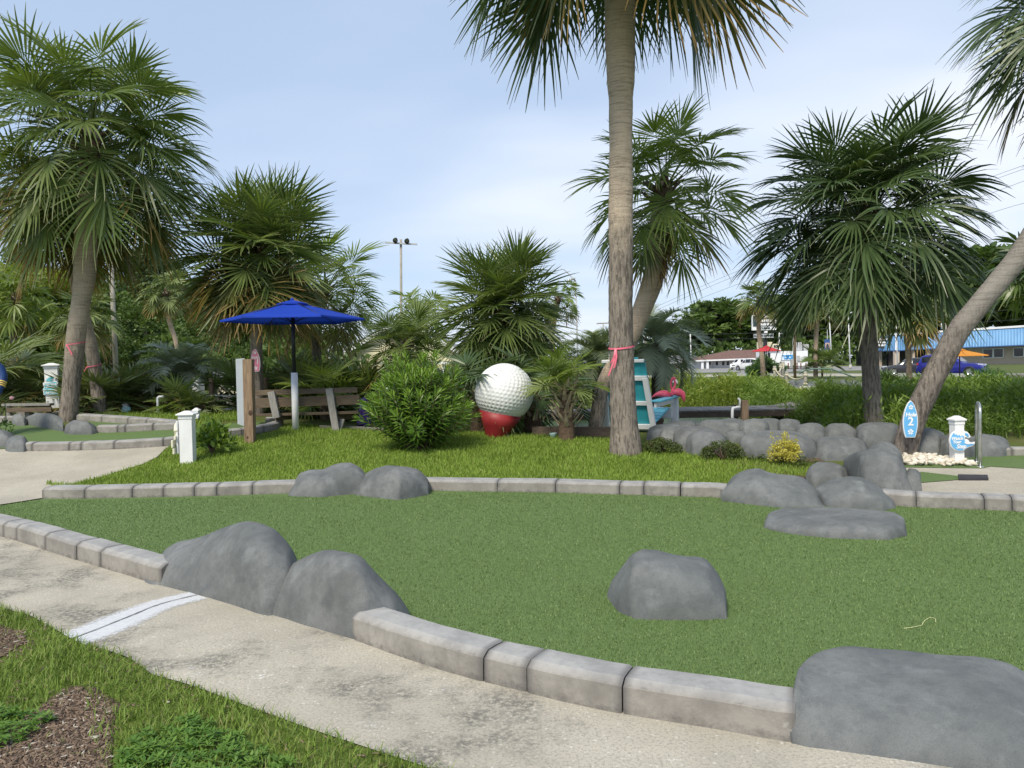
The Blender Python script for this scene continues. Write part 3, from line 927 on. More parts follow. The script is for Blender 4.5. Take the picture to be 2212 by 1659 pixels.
grock('dark grey boulder at the left picture edge by the walk', -34, 45, 932, 968, 0.7, 167, peak=0.4)
grock('small grey boulder against the left end of the practice green curb', 11, 62, 943, 977, 0.5, 173, peak=0.55)
# far hole across the pond and pond edge
far = [(1700, 1722, 820, 835), (1718, 1748, 819, 832), (1745, 1768, 822, 834), (1728, 1760, 829, 838), (1765, 1797, 819, 831), (1796, 1813, 819, 830), (1812, 1834, 820, 831), (1832, 1860, 822, 834), (1856, 1874, 826, 840), (1690, 1712, 826, 840), (1706, 1732, 832, 842)]
fl_ = ['leftmost upper boulder of the far hole edge, by the rope fence post', 'wide boulder of the far hole edge, second in the upper row', 'third boulder of the upper row at the far hole', 'low front boulder at the left of the far hole, below the upper row', 'broad boulder of the far hole edge below the sago-like plant', 'small squared boulder of the far hole edge right of the sago-like plant', 'middle small boulder on the right half of the far hole edge', 'long boulder near the right end of the far hole edge', 'last boulder of the far hole edge, beside the dark-crowned palm trunk', 'lower left boulder of the far hole, next to the sagging rope', 'lowest boulder of the far hole, nearest the pond weeds']
for i, (x0, x1, yt, yb) in enumerate(far):
    grock(fl_[i], x0, x1, yt, yb, 1.2, 200 + i, NU=18, NV=12, group='boulders edging the far hole across the pond')
# ------------------------------------------------------------------ leaf meshes
M_FROND = leaf_mat('palm_frond', (0.095, 0.145, 0.040), (0.165, 0.22, 0.072), (0.26, 0.26, 0.13), 0.30, 0.33)
M_FROND_LIGHT = leaf_mat('palm_frond_light', (0.14, 0.205, 0.045), (0.21, 0.275, 0.07), (0.27, 0.27, 0.12), 0.40, 0.42)
M_FROND_DARK = leaf_mat('palm_frond_dark', (0.058, 0.10, 0.038), (0.10, 0.152, 0.058), (0.17, 0.19, 0.10), 0.2, 0.36)
M_FROND_OLD = leaf_mat('palm_frond_old', (0.085, 0.115, 0.028), (0.155, 0.15, 0.038), (0.36, 0.22, 0.08), 0.25, 0.45, tip_at=(0.45, 0.95))
M_FROND_DEAD = leaf_mat('palm_frond_dead', (0.17, 0.095, 0.045), (0.27, 0.165, 0.085), None, 0.1, 0.7)
M_FROND_GREY = leaf_mat('palmetto_frond', (0.12, 0.165, 0.055), (0.185, 0.23, 0.08), (0.20, 0.20, 0.10), 0.22, 0.4)
M_SILVER = leaf_mat('pindo_frond', (0.26, 0.31, 0.215), (0.37, 0.42, 0.30), (0.40, 0.41, 0.28), 0.15, 0.5)

def fan_mesh(elev, Lp, RB, N, droop, seed, costa=0.35, theta=165, st=(0.03, 0.36, 0.62, 0.84, 1.0), bend=38, cup=0.18, fuse=0.40, pet_r=0.016, wmul=1.0):
    """costapalmate leaf, petiole starts at the origin and leaves along +Y at the given elevation"""
    rn = np.random.default_rng(seed)
    V = []; Fq = []; tip = []
    Ltot = Lp + costa * RB
    nst = 14
    pts = [np.zeros(3)]; tan = []
    for i in range(nst):
        s = (i + 0.5) / nst
        sp = Lp / Ltot
        k_ = 0.0 if s < sp * 0.8 else min(1.0, (s - sp * 0.8) / (1 - sp * 0.8)) ** 0.75
        a = R(elev - 10 * s - bend * k_)
        t = np.array([0, math.cos(a), math.sin(a)]); tan.append(t)
        pts.append(pts[-1] + t * Ltot / nst)
    tan.append(tan[-1]); pts = np.array(pts); tan = np.array(tan)
    def at(s):
        q = min(max(s, 0), 1) * nst; i = min(int(q), nst - 1); f = q - i
        return pts[i] * (1 - f) + pts[i + 1] * f, tan[i]
    X = np.array([1.0, 0, 0])
    # petiole: flat three sided strip
    np_ = 6
    for i in range(np_ + 1):
        s = i / np_ * (Lp / Ltot)
        p, t = at(s); n = np.cross(X, t)
        w = pet_r * (1.6 - 0.9 * i / np_)
        for q in (p - X * w, p + n * w * 0.7, p + X * w, p - n * w * 0.7): V.append(q); tip.append(0.0)
    for i in range(np_):
        for k in range(4):
            k2 = (k + 1) % 4
            Fq.append((i * 4 + k, i * 4 + k2, i * 4 + 4 + k2, i * 4 + 4 + k))
    dth = R(2 * theta) / N
    for i in range(N):
        th = -R(theta) + dth * (i + 0.5)
        c = math.cos(th)
        s0 = (Lp + costa * RB * max(0, (c + 0.25) / 1.25) ** 1.0 * 0.95) / Ltot
        o, t = at(s0); n = np.cross(X, t)
        lift = cup * (0.5 + abs(math.sin(th)))
        d = c * t + math.sin(th) * X + lift * n
        d /= np.linalg.norm(d)
        L = RB * (0.74 + 0.26 * c) * rn.uniform(0.93, 1.06) * (1 - costa * 0.35 * max(0, c))
        wd = np.cross(d, n); wd /= np.linalg.norm(wd) + 1e-9
        tw = R(28) * (1 if i % 2 else -1)
        wv = wd * math.cos(tw) + np.cross(d, wd) * math.sin(tw)
        dr = droop * rn.uniform(0.75, 1.3)
        curl = rn.normal(0, 0.04, 3)
        b = len(V)
        for j, r in enumerate(st):
            p = o + d * L * r + curl * L * r * r
            p = p + np.array([0, 0, -1]) * dr * L * r ** 2.4
            # gravity shortens the reach a little
            p[:2] = o[:2] + (p[:2] - o[:2]) * (1 - 0.22 * dr * r ** 2)
            if r <= fuse: w = L * r * dth * 0.56 + 0.004
            else: w = (L * fuse * dth * 0.56) * (1 - (r - fuse) / (1 - fuse)) ** 0.9 + 0.0028
            w *= wmul
            V.append(p - wv * w); V.append(p + wv * w); tip += [r, r]
        for j in range(len(st) - 1):
            q = b + 2 * j
            Fq.append((q, q + 1, q + 3, q + 2))
    return mesh_np('frond', np.array(V), Fq, True, {'tip': tip})

def pinnate_mesh(elev, L, N, seed, arch=95, leaf=0.38, st=(0, 0.5, 1.0), wl=0.012, lift=0.35):
    rn = np.random.default_rng(seed)
    V = []; Fq = []; tip = []
    nst = 14; pts = [np.zeros(3)]; tan = []
    for i in range(nst):
        s = (i + 0.5) / nst
        a = R(elev - arch * s ** 1.5)
        t = np.array([0, math.cos(a), math.sin(a)]); tan.append(t); pts.append(pts[-1] + t * L / nst)
    tan.append(tan[-1]); pts = np.array(pts); tan = np.array(tan)
    X = np.array([1.0, 0, 0])
    for i in range(nst + 1):
        w = 0.02 * (1 - 0.85 * i / nst); n = np.cross(X, tan[i])
        for q in (pts[i] - X * w, pts[i] + n * w, pts[i] + X * w): V.append(q); tip.append(0)
    for i in range(nst):
        for k in range(3):
            k2 = (k + 1) % 3
            Fq.append((i * 3 + k, i * 3 + k2, i * 3 + 3 + k2, i * 3 + 3 + k))
    for i in range(N):
        s = 0.16 + 0.84 * i / (N - 1); q = s * nst; k = min(int(q), nst - 1); f = q - k
        o = pts[k] * (1 - f) + pts[k + 1] * f; t = tan[k]; n = np.cross(X, t)
        ll = leaf * (0.55 + 0.9 * math.sin(math.pi * min(1, s * 0.85 + 0.1))) * rn.uniform(0.85, 1.1)
        for sd in (-1, 1):
            d = t * 0.65 + X * sd * 0.75 + n * (lift + rn.normal(0, 0.1)); d /= np.linalg.norm(d)
            wv = np.cross(d, n); wv /= np.linalg.norm(wv)
            b = len(V)
            for r in st:
                p = o + d * ll * r + np.array([0, 0, -0.25]) * ll * r * r
                w = wl * (1 - 0.92 * r) + 0.001
                V.append(p - wv * w); V.append(p + wv * w); tip += [r * 0.6 + s * 0.3] * 2
            for j in range(len(st) - 1):
                Fq.append((b + 2 * j, b + 2 * j + 1, b + 2 * j + 3, b + 2 * j + 2))
    return mesh_np('frond', np.array(V), Fq, True, {'tip': tip})

_FC = {}
def fan_set(style):
    """shared frond meshes of a style, keyed by elevation"""
    if style in _FC: return _FC[style]
    S = {'big':   dict(Lp=1.05, RB=1.16, N=50, droop=0.30, wmul=0.9, bend=42),
         'near':  dict(Lp=1.15, RB=1.15, N=54, droop=0.30, wmul=0.9, bend=44),
         'stiff': dict(Lp=0.62, RB=1.14, N=52, droop=0.12, bend=30, wmul=0.9),
         'airy':  dict(Lp=0.9, RB=1.02, N=46, droop=0.22, bend=36, wmul=0.9),
         'small': dict(Lp=0.55, RB=0.80, N=34, droop=0.22, bend=40),
         'pal':   dict(Lp=0.60, RB=0.62, N=28, droop=0.16, bend=30, costa=0.12, theta=150),
         'far':   dict(Lp=0.95, RB=1.1, N=24, droop=0.34, bend=46, st=(0.05, 0.45, 0.8, 1.0), wmul=1.3)}[style]
    out = []
    for k, el in enumerate((82, 66, 50, 34, 18, 2, -16, -34, -52)):
        for v in range(2):
            p = dict(S)
            p['droop'] = S['droop'] * (0.55 if el > 60 else 1.0 if el > -10 else 0.75)
            p.setdefault('bend', 38)
            if el < -20: p['bend'] = p['bend'] * 0.6
            out.append((el, fan_mesh(el, seed=k * 10 + v + len(_FC) * 100, cup=0.22 if el > 0 else 0.15, **p)))
    _FC[style] = out
    return out
_MC = {}
def mesh_with(me, m):
    key = (me.name, m.name)
    if key not in _MC:
        c = me.copy(); c.materials.clear(); c.materials.append(m); _MC[key] = c
    return _MC[key]

def trunk_mat(name, hi, lo, z0, z1, ring=1.0, fiss=0.6):
    """ringed pale trunk above, grey fissured bark below; z0..z1 in world height"""
    t = NT(name)
    sep = t.new('ShaderNodeSeparateXYZ'); t.l.new(t.co(), sep.inputs[0])
    z = sep.outputs[2]
    rings = t.noise(1.0, 5, 0.7, t.co(scale=(3.0, 3.0, 42)), 0.35)
    fis = t.noise(1.0, 5, 0.65, t.co(scale=(26, 26, 5.0)), 0.2)
    big = t.noise(2.6, 4, 0.6)
    up = t.ramp(t.math('ADD', z, t.math('MULTIPLY', t.math('SUBTRACT', t.noise(7, 5, 0.7, t.co(scale=(1, 1, 0.7))), 0.5), (z1 - z0) * 1.5)), z0, z1)
    cu = t.mix(t.ramp(rings, 0.34, 0.56), tuple(x * 0.58 for x in hi), hi)
    cu = t.mix(t.ramp(big, 0.35, 0.7, 0, 0.35), cu, tuple(x * 1.25 for x in hi))
    cl = t.mix(t.ramp(fis, 0.36, 0.60), tuple(x * 0.42 for x in lo), lo)
    cl = t.mix(t.ramp(t.noise(1.0, 3, 0.6, t.co(scale=(30, 30, 11))), 0.60, 0.68, 0, 0.75), cl, (0.36, 0.30, 0.24))
    cl = t.mix(t.ramp(t.noise(16, 5, 0.7), 0.60, 0.72, 0, 0.35), cl, (0.33, 0.34, 0.31))
    t.col(t.mix(up, cl, cu))
    hgt = t.math('ADD', t.math('MULTIPLY', rings, t.math('MULTIPLY', up, ring)), t.math('MULTIPLY', fis, 1.2))
    t.bump(hgt, 0.8, 0.03)
    return t.set(0.9, 0, 0.15)
TAN = (0.54, 0.445, 0.345); GREYB = (0.27, 0.235, 0.20)
def trunk_mesh(pts, rad, n=22, step=0.05, rough=0.012, seed=0):
    P = resample(pts, step)
    src = np.array([tuple(p) for p in pts]); 
    ss_ = np.r_[0, np.cumsum(np.linalg.norm(np.diff(src, axis=0), axis=1))]
    sp = np.r_[0, np.cumsum(np.linalg.norm(np.diff(P, axis=0), axis=1))]
    rr = np.interp(sp / sp[-1], ss_ / ss_[-1], rad)
    vs = []; fs = []
    for i, p in enumerate(P):
        t = P[min(i + 1, len(P) - 1)] - P[max(i - 1, 0)]; t /= np.linalg.norm(t)
        x = np.cross(t, [0, 1, 0]); x /= np.linalg.norm(x); y = np.cross(t, x)
        for k in range(n):
            a = 2 * math.pi * k / n
            q = p + (x * math.cos(a) + y * math.sin(a)) * rr[i]
            w = noise.noise(Vector((q[0] * 5 + seed, q[1] * 5, q[2] * 2.2))) * rough + noise.noise(Vector((q[0] * 3 + seed, q[1] * 3, q[2] * 17))) * rough * 0.6
            vs.append(p + (x * math.cos(a) + y * math.sin(a)) * (rr[i] + w))
    for i in range(len(P) - 1):
        for k in range(n):
            k2 = (k + 1) % n
            fs.append((i * n + k, i * n + k2, i * n + n + k2, i * n + n + k))
    return mesh_np('trunk', np.array(vs), fs, True)

M_FIBRE = plain('palm_fibre', (0.10, 0.068, 0.045), 0.95, var=0.4, scale=20, bump=0.6)
M_BOOT = plain('leaf_base', (0.46, 0.37, 0.27), 0.8, var=0.3, scale=9, bump=0.4)

def palm(name, label, group, tr_px, widths, D, style, n, tip_elev=(84, -52), mats=(M_FROND, M_FROND_OLD), old=0.25, scale=1.0, seed=0, tmat=None, heart=0.55, dz=None, dead=0, Dtop=None, az_bias=None, elpow=0.85, nside=22, boots=0, cat='palm tree'):
    """tr_px: trunk centre line in picture points from the ground up to the heart of the crown"""
    rn = random.Random(seed)
    base = Gnd(*tr_px[0]) if D is None else GD(tr_px[0][0], D)
    D0 = base.y
    Dt = Dtop if Dtop else D0
    pts = []
    for i, (x, y) in enumerate(tr_px):
        f = i / (len(tr_px) - 1)
        q = PD(x, y, D0 + (Dt - D0) * f)
        pts.append(q)
    if D is not None: pts[0] = Vector((pts[0].x, pts[0].y, min(pts[0].z, base.z)))
    pts[0] = pts[0] - Vector((0, 0, 0.06))
    rad = [m_of(w, D0) / 2 for w in widths]
    root = thing(name, label, cat, base, group)
    me = trunk_mesh(pts, rad, nside, seed=seed, rough=0.010)
    mobj('trunk', me, tmat, root)
    top = pts[-1]; axis_ = (pts[-1] - pts[-2]).normalized()
    fs = fan_set(style)
    # brown fibre and old leaf bases round the heart
    mb = MB()
    rt = rad[-1]
    mb.tube([top - axis_ * heart * scale * 1.25, top - axis_ * heart * scale * 0.8, top - axis_ * heart * 0.3, top, top + axis_ * 0.25 * scale], [rt * 1.02, rt * 1.22, rt * 1.15, rt * 0.8, rt * 0.3], 12)
    for k in range(14):
        a = k * 2.4; h = -heart * scale * (0.2 + 0.9 * (k / 14))
        o = top + axis_ * h; d = Vector((math.cos(a), math.sin(a), 0.9)).normalized()
        mb.tube([o, o + d * 0.16 * scale + Vector((math.cos(a), math.sin(a), 0)) * rt, o + d * 0.36 * scale + Vector((math.cos(a), math.sin(a), 0)) * rt], [0.05 * scale, 0.04 * scale, 0.015 * scale], 5)
    mb.build('heart', M_FIBRE, root)
    for i in range(n):
        f = i / (n - 1)
        el = tip_elev[0] + (tip_elev[1] - tip_elev[0]) * f ** elpow + rn.uniform(-7, 7)
        az = i * 2.39996 + rn.uniform(-0.25, 0.25)
        cand = sorted(fs, key=lambda q: abs(q[0] - el))[:2]
        e0, me = rn.choice(cand)
        m = mats[1] if (f > 1 - old and rn.random() < 0.75) else mats[0]
        o = bpy.data.objects.new('frond', mesh_with(me, m))
        COL.objects.link(o); o.parent = root
        s = scale * rn.uniform(0.88, 1.1) * (1.08 if f < 0.12 else 1.0)
        loc = top - base - axis_ * (heart * scale * f * 1.0) + Vector((math.sin(az), math.cos(az), 0)) * rt * 0.6
        o.location = loc
        o.rotation_euler = (R(el - e0), R(rn.uniform(-32, 32)), -az)
        o.scale = (s, s, s)
    for k in range(dead):
        az = rn.uniform(0, 6.28) if az_bias is None else az_bias + rn.uniform(-0.5, 0.5)
        e0, me = fs[-1 - (k % 2)]
        o = bpy.data.objects.new('frond', mesh_with(me, M_FROND_DEAD)); COL.objects.link(o); o.parent = root
        o["label"] = "dead brown frond hanging down"
        o.location = top - base - axis_ * heart * scale
        o.rotation_euler = (R(-26), R(rn.uniform(-20, 20)), -az); o.scale = (scale * 0.85,) * 3
    return root

def bark(z0, z1, hi=TAN, lo=GREYB, nm='palm_bark'): return trunk_mat(nm, hi, lo, z0, z1)
T_A = bark(1.6, 2.8); T_MAIN = bark(3.2, 4.2); T_DARK = bark(2.6, 4.6, (0.33, 0.275, 0.22), (0.26, 0.23, 0.20)); T_PALE = bark(0.8, 2.2, (0.38, 0.30, 0.225), (0.24, 0.19, 0.15))
PG = 'fan palms of the course'
# big left palm and its twin trunk
palm('palm_tree', 'big left fan palm with a pink ribbon tied round its leaning trunk', PG, [(147, 909), (154, 830), (166, 711), (178, 636), (183, 590), (186, 520), (192, 430), (195, 350), (197, 280)], [37, 36, 38, 37, 45, 46, 42, 40, 36], None, 'big', 74, (88, -46), seed=1, tmat=T_A, heart=0.9, scale=1.08, old=0.3)
palm('palm_tree', 'second left fan palm crossing behind the ribboned trunk, ribbon low on its own', PG, [(217, 890), (208, 820), (196, 745), (182, 690), (164, 610), (156, 540), (145, 430)], [29, 27, 26, 25, 24, 24, 24], 17.5, 'big', 44, (80, -42), seed=2, tmat=T_A, heart=0.7, scale=0.85, old=0.4)
palm('palm_tree', 'dense fan palm carrying the pink Hole 11 sign, above the blue umbrella', PG, [(556, 912), (555, 820), (553, 700), (553, 630), (556, 525)], [30, 27, 24, 28, 30], 17.5, 'stiff', 84, (88, -52), seed=3, tmat=T_A, heart=0.75, scale=0.98, old=0.35)
palm('palm_tree', 'paler fan palm with a dark trunk right behind the blue umbrella', PG, [(686, 890), (685, 790), (684, 700), (702, 620)], [20, 20, 19, 20], 21, 'airy', 46, (80, -50), (M_FROND_LIGHT, M_FROND_OLD), seed=4, tmat=T_DARK, heart=0.5, scale=0.92, old=0.3)
palm('palm_tree', 'low bushy fan palm between the umbrella and the centre palm', PG, [(874, 900), (872, 850), (872, 790), (876, 735)], [26, 27, 27, 24], 18.5, 'stiff', 36, (82, -42), (M_FROND, M_FROND_OLD), seed=5, tmat=T_DARK, heart=0.7, scale=0.66, old=0.25, dead=2)
palm('palm_tree', 'light hazy fan palm crown showing behind the low bushy palm', PG, [(905, 830), (905, 740), (906, 675)], [14, 14, 14], 30, 'far', 26, (80, -45), (M_FROND_LIGHT, M_FROND_LIGHT), seed=6, tmat=T_A, heart=0.5, scale=0.62)
palm('palm_tree', 'round full fan palm in the centre, straight above the golf ball', PG, [(1080, 925), (1080, 850), (1079, 770), (1081, 715), (1086, 648)], [20, 20, 19, 22, 24], 17.5, 'stiff', 88, (88, -62), (M_FROND, M_FROND), seed=7, tmat=T_A, heart=0.8, scale=0.90, old=0.0)
palm('palm_tree', 'small pale fan palm peeping out right of the round centre palm', PG, [(1196, 880), (1196, 800), (1193, 720), (1206, 640)], [13, 13, 13, 12], 30, 'far', 22, (75, -60), (M_FROND_LIGHT, M_FROND_OLD), seed=8, tmat=T_PALE, heart=0.5, scale=0.5)
palm('palm_tree', 'tallest palm in the foreground lawn, thick trunk with a pink ribbon', PG, [(1353, 980), (1349, 930), (1346, 880), (1343, 780), (1341, 700), (1341, 500), (1341, 300), (1341, 215), (1341, 185), (1340, 100), (1339, 0), (1340, -180), (1341, -400)], [74, 61, 56, 52, 52, 52, 50, 52, 58, 63, 66, 62, 60], None, 'near', 84, (86, -50), (M_FROND_DARK, M_FROND_OLD), seed=9, tmat=T_MAIN, heart=0.9, scale=1.28, old=0.12, nside=30)
palm('palm_tree', 'sparse palm with an S-curved trunk behind the tallest palm', PG, [(1283, 952), (1290, 900), (1303, 832), (1335, 770), (1368, 715), (1392, 655), (1408, 610), (1413, 575), (1419, 520), (1424, 455), (1434, 395)], [33, 31, 30, 34, 38, 42, 45, 40, 37, 33, 30], 14.5, 'airy', 40, (86, -46), (M_FROND_LIGHT, M_FROND_OLD), seed=10, tmat=bark(0.9, 2.0, (0.50, 0.40, 0.30)), heart=0.5, scale=0.90, old=0.3, dead=3, az_bias=1.9)
palm('palm_tree', 'dark-crowned fan palm at the right with a dark straight trunk', PG, [(1888, 930), (1886, 880), (1881, 800), (1875, 710), (1873, 625), (1868, 535), (1866, 462)], [42, 39, 36, 38, 42, 40, 36], 14.5, 'big', 96, (88, -26), (M_FROND_DARK, M_FROND_DARK), seed=11, tmat=T_DARK, heart=0.75, scale=0.98, old=0.0)
palm('palm_tree', 'strongly leaning palm holding the blue Hole 2 sign', PG, [(1950, 985), (1975, 905), (2000, 850), (2035, 780), (2073, 711), (2130, 640), (2196, 560), (2262, 450), (2322, 320), (2385, 160), (2440, -40)], [50, 48, 47, 46, 44, 43, 42, 41, 41, 41, 40], None, 'near', 74, (86, -40), (M_FROND_DARK, M_FROND_OLD), seed=12, tmat=trunk_mat('lichen_bark', (0.27, 0.25, 0.225), (0.23, 0.20, 0.175), 1.4, 2.6, 0.4), heart=0.8, scale=0.86, old=0.2, Dtop=11.0)
# smaller and farther palms
FG = 'farther fan palms beyond the pond'
palm('palm_tree', 'far palm in front of the restaurant pylon sign', FG, [(1650, 800), (1645, 760), (1639, 715), (1638, 646)], [11, 10, 9.5, 9], 60, 'far', 34, (86, -22), (M_FROND, M_FROND_OLD), seed=13, tmat=T_PALE, heart=0.6, scale=0.92, nside=12)
palm('palm_tree', 'far palm with a pale trunk left of the dark-crowned palm', FG, [(1762, 819), (1762, 760), (1764, 700), (1766, 645)], [10, 9.5, 9.5, 9], 60, 'far', 36, (84, -30), (M_FROND, M_FROND_OLD), seed=14, tmat=T_PALE, heart=0.7, scale=1.05, nside=12)
palm('palm_tree', 'mid-distance palm with olive fronds right of the dark-crowned palm', FG, [(1966, 842), (1963, 780), (1961, 710), (1966, 645)], [13, 12, 13, 13], 37.5, 'far', 40, (80, -42), (M_FROND_GREY, M_FROND_OLD), seed=15, tmat=T_PALE, heart=0.7, scale=0.95, nside=14)
palm('palm_tree', 'palm crown cut by the right picture edge below the leaning palm', FG, [(2262, 860), (2258, 740), (2256, 585)], [16, 15, 15], 26, 'far', 36, (80, -15), (M_FROND_DARK, M_FROND), seed=16, tmat=T_DARK, heart=0.5, scale=0.85, nside=14)
palm('palm_tree', 'rounded palm crown at the left edge in front of the wood', FG, [(28, 860), (30, 720), (32, 640)], [14, 14, 14], 26, 'far', 38, (85, -50), (M_FROND_LIGHT, M_FROND_OLD), seed=17, tmat=T_DARK, heart=0.6, scale=0.62, nside=12)
palm('palm_tree', 'young palm crown split by the ribboned trunk, before the wood', FG, [(176, 850), (176, 760), (178, 680)], [12, 12, 12], 26, 'far', 34, (84, -48), (M_FROND_GREY, M_FROND_OLD), seed=18, tmat=T_DARK, heart=0.5, scale=0.6, nside=12)
palm('palm_tree', 'slim far palm with a bent pale trunk in front of the wood', FG, [(386, 790), (382, 752), (369, 705), (364, 682), (360, 660), (358, 630)], [9, 9, 10, 11, 12, 11], 32, 'far', 32, (84, -40), (M_FROND_GREY, M_FROND_OLD), seed=19, tmat=bark(-3, -2, (0.50, 0.40, 0.30)), heart=0.5, scale=0.56, nside=12)
palm('palm_tree', 'very small far palm crown left of the street pole with the bent arm', FG, [(1222, 820), (1222, 772)], [9, 9], 34, 'far', 24, (80, -40), (M_FROND, M_FROND_OLD), seed=20, tmat=T_DARK, heart=0.4, scale=0.5, nside=10)

# palm with crossed leaf bases beside the golf ball
def boot_palm(label, px, py, D, hgt, w, n, nb, scale, seed, mats, style='small', elev=(82, -30), cat='palm', heart=0.2):
    rn = random.Random(seed)
    base = Gnd(px, py) if D is None else GD(px, D)
    root = thing('boot_palm', label, cat, base, 'low palms with old leaf bases')
    r = m_of(w, base.y) / 2
    top = base + Vector((0, 0, hgt))
    mobj('trunk', trunk_mesh([base - Vector((0, 0, 0.05)), base + Vector((0, 0, hgt * 0.4)), base + Vector((0, 0, hgt * 0.8)), top], [r, r * 0.95, r * 0.72, r * 0.6], 14, rough=0.03, seed=seed), M_FIBRE, root)
    for k in range(nb):
        f = 0.22 + 0.78 * k / nb; a = k * 2.39996
        rr = r * (1 - 0.35 * f)
        o = base + Vector((math.cos(a) * rr * 0.8, math.sin(a) * rr * 0.8, hgt * f * 0.95))
        d = Vector((math.cos(a) * 0.95, math.sin(a) * 0.95, 0.8)).normalized()
        L = hgt * 0.30 * rn.uniform(0.8, 1.2)
        s = Vector((-math.sin(a), math.cos(a), 0)); tw = s * rn.uniform(-0.25, 0.25)
        d = (d + tw).normalized(); nrm = d.cross(s).normalized()
        mb = MB(); w0 = r * 0.36; vs = []
        for q, ww, tt in ((0, 1.0, 0.25), (0.45, 0.62, 0.2), (1.0, 0.16, 0.08)):
            p = o + d * L * q + Vector((0, 0, L * 0.25 * q * q))
            vs += [p - s * w0 * ww, p + nrm * w0 * tt * -1.2, p + s * w0 * ww, p + nrm * w0 * tt]
        fs_ = [(i * 4 + k_, i * 4 + (k_ + 1) % 4, i * 4 + 4 + (k_ + 1) % 4, i * 4 + 4 + k_) for i in range(2) for k_ in range(4)] + [(8, 9, 10, 11)]
        mb.add(vs, fs_, False); mb.build('leaf_base', M_BOOT, root)
    fs = fan_set(style)
    for i in range(n):
        f = i / max(1, n - 1)
        el = elev[0] + (elev[1] - elev[0]) * f ** 0.8 + rn.uniform(-8, 8); az = i * 2.39996 + seed
        e0, me = rn.choice(sorted(fs, key=lambda q: abs(q[0] - el))[:2])
        o = bpy.data.objects.new('frond', mesh_with(me, mats[1] if f > 0.75 else mats[0])); COL.objects.link(o); o.parent = root
        s = scale * rn.uniform(0.85, 1.12)
        o.location = Vector((0, 0, hgt - heart * f)); o.rotation_euler = (R(el - e0), R(rn.uniform(-18, 18)), -az); o.scale = (s, s, s)
    return root
boot_palm('short palm with crossed tan leaf bases right of the golf ball', 1224, 950, None, 0.98, 36, 15, 40, 0.66, 3, (M_FROND_LIGHT, M_FROND_GREY), elev=(84, 22))
boot_palm('shaggy brown palm stump hidden behind the golf ball, right side', 1150, 935, 15.2, 0.75, 40, 12, 36, 1.0, 5, (M_FROND_DARK, M_FROND_DARK), elev=(70, 0))
boot_palm('shaggy brown palm stump between the oleander and the golf ball', 1028, 930, 15.0, 0.75, 30, 12, 30, 1.0, 6, (M_FROND_DARK, M_FROND_DARK), elev=(70, 0))
boot_palm('little palm with a burnt orange trunk behind the bench seat', 701, 912, 17.5, 0.42, 26, 14, 16, 0.9, 7, (M_FROND_LIGHT, M_FROND_GREY), elev=(80, 5))

def palmetto(label, px, py, D, scale, n, seed, mats=(M_FROND_GREY, M_FROND_OLD), elev=(80, 0), style='pal', h=0.1):
    rn = random.Random(seed)
    base = Gnd(px, py) if D is None else GD(px, D)
    root = thing('palmetto', label, 'palmetto', base, 'low palmetto clumps')
    mb = MB()
    for k in range(6):
        a = k * 1.05; mb.tube([base - Vector((0, 0, 0.05)), base + Vector((math.cos(a) * 0.1, math.sin(a) * 0.1, 0.12 + h))], [0.06, 0.04], 6)
    mb.build('stem', M_FIBRE, root)
    fs = fan_set(style)
    for i in range(n):
        f = i / (n - 1); el = elev[0] + (elev[1] - elev[0]) * f ** 0.9 + rn.uniform(-9, 9); az = i * 2.39996 + seed
        e0, me = rn.choice(sorted(fs, key=lambda q: abs(q[0] - el))[:2])
        o = bpy.data.objects.new('frond', mesh_with(me, mats[1] if rn.random() < 0.15 else mats[0])); COL.objects.link(o); o.parent = root
        s = scale * rn.uniform(0.8, 1.15)
        o.location = Vector((rn.uniform(-0.12, 0.12) * scale, rn.uniform(-0.12, 0.12) * scale, h)); o.rotation_euler = (R(el - e0), R(rn.uniform(-20, 20)), -az); o.scale = (s, s, s)
    return root
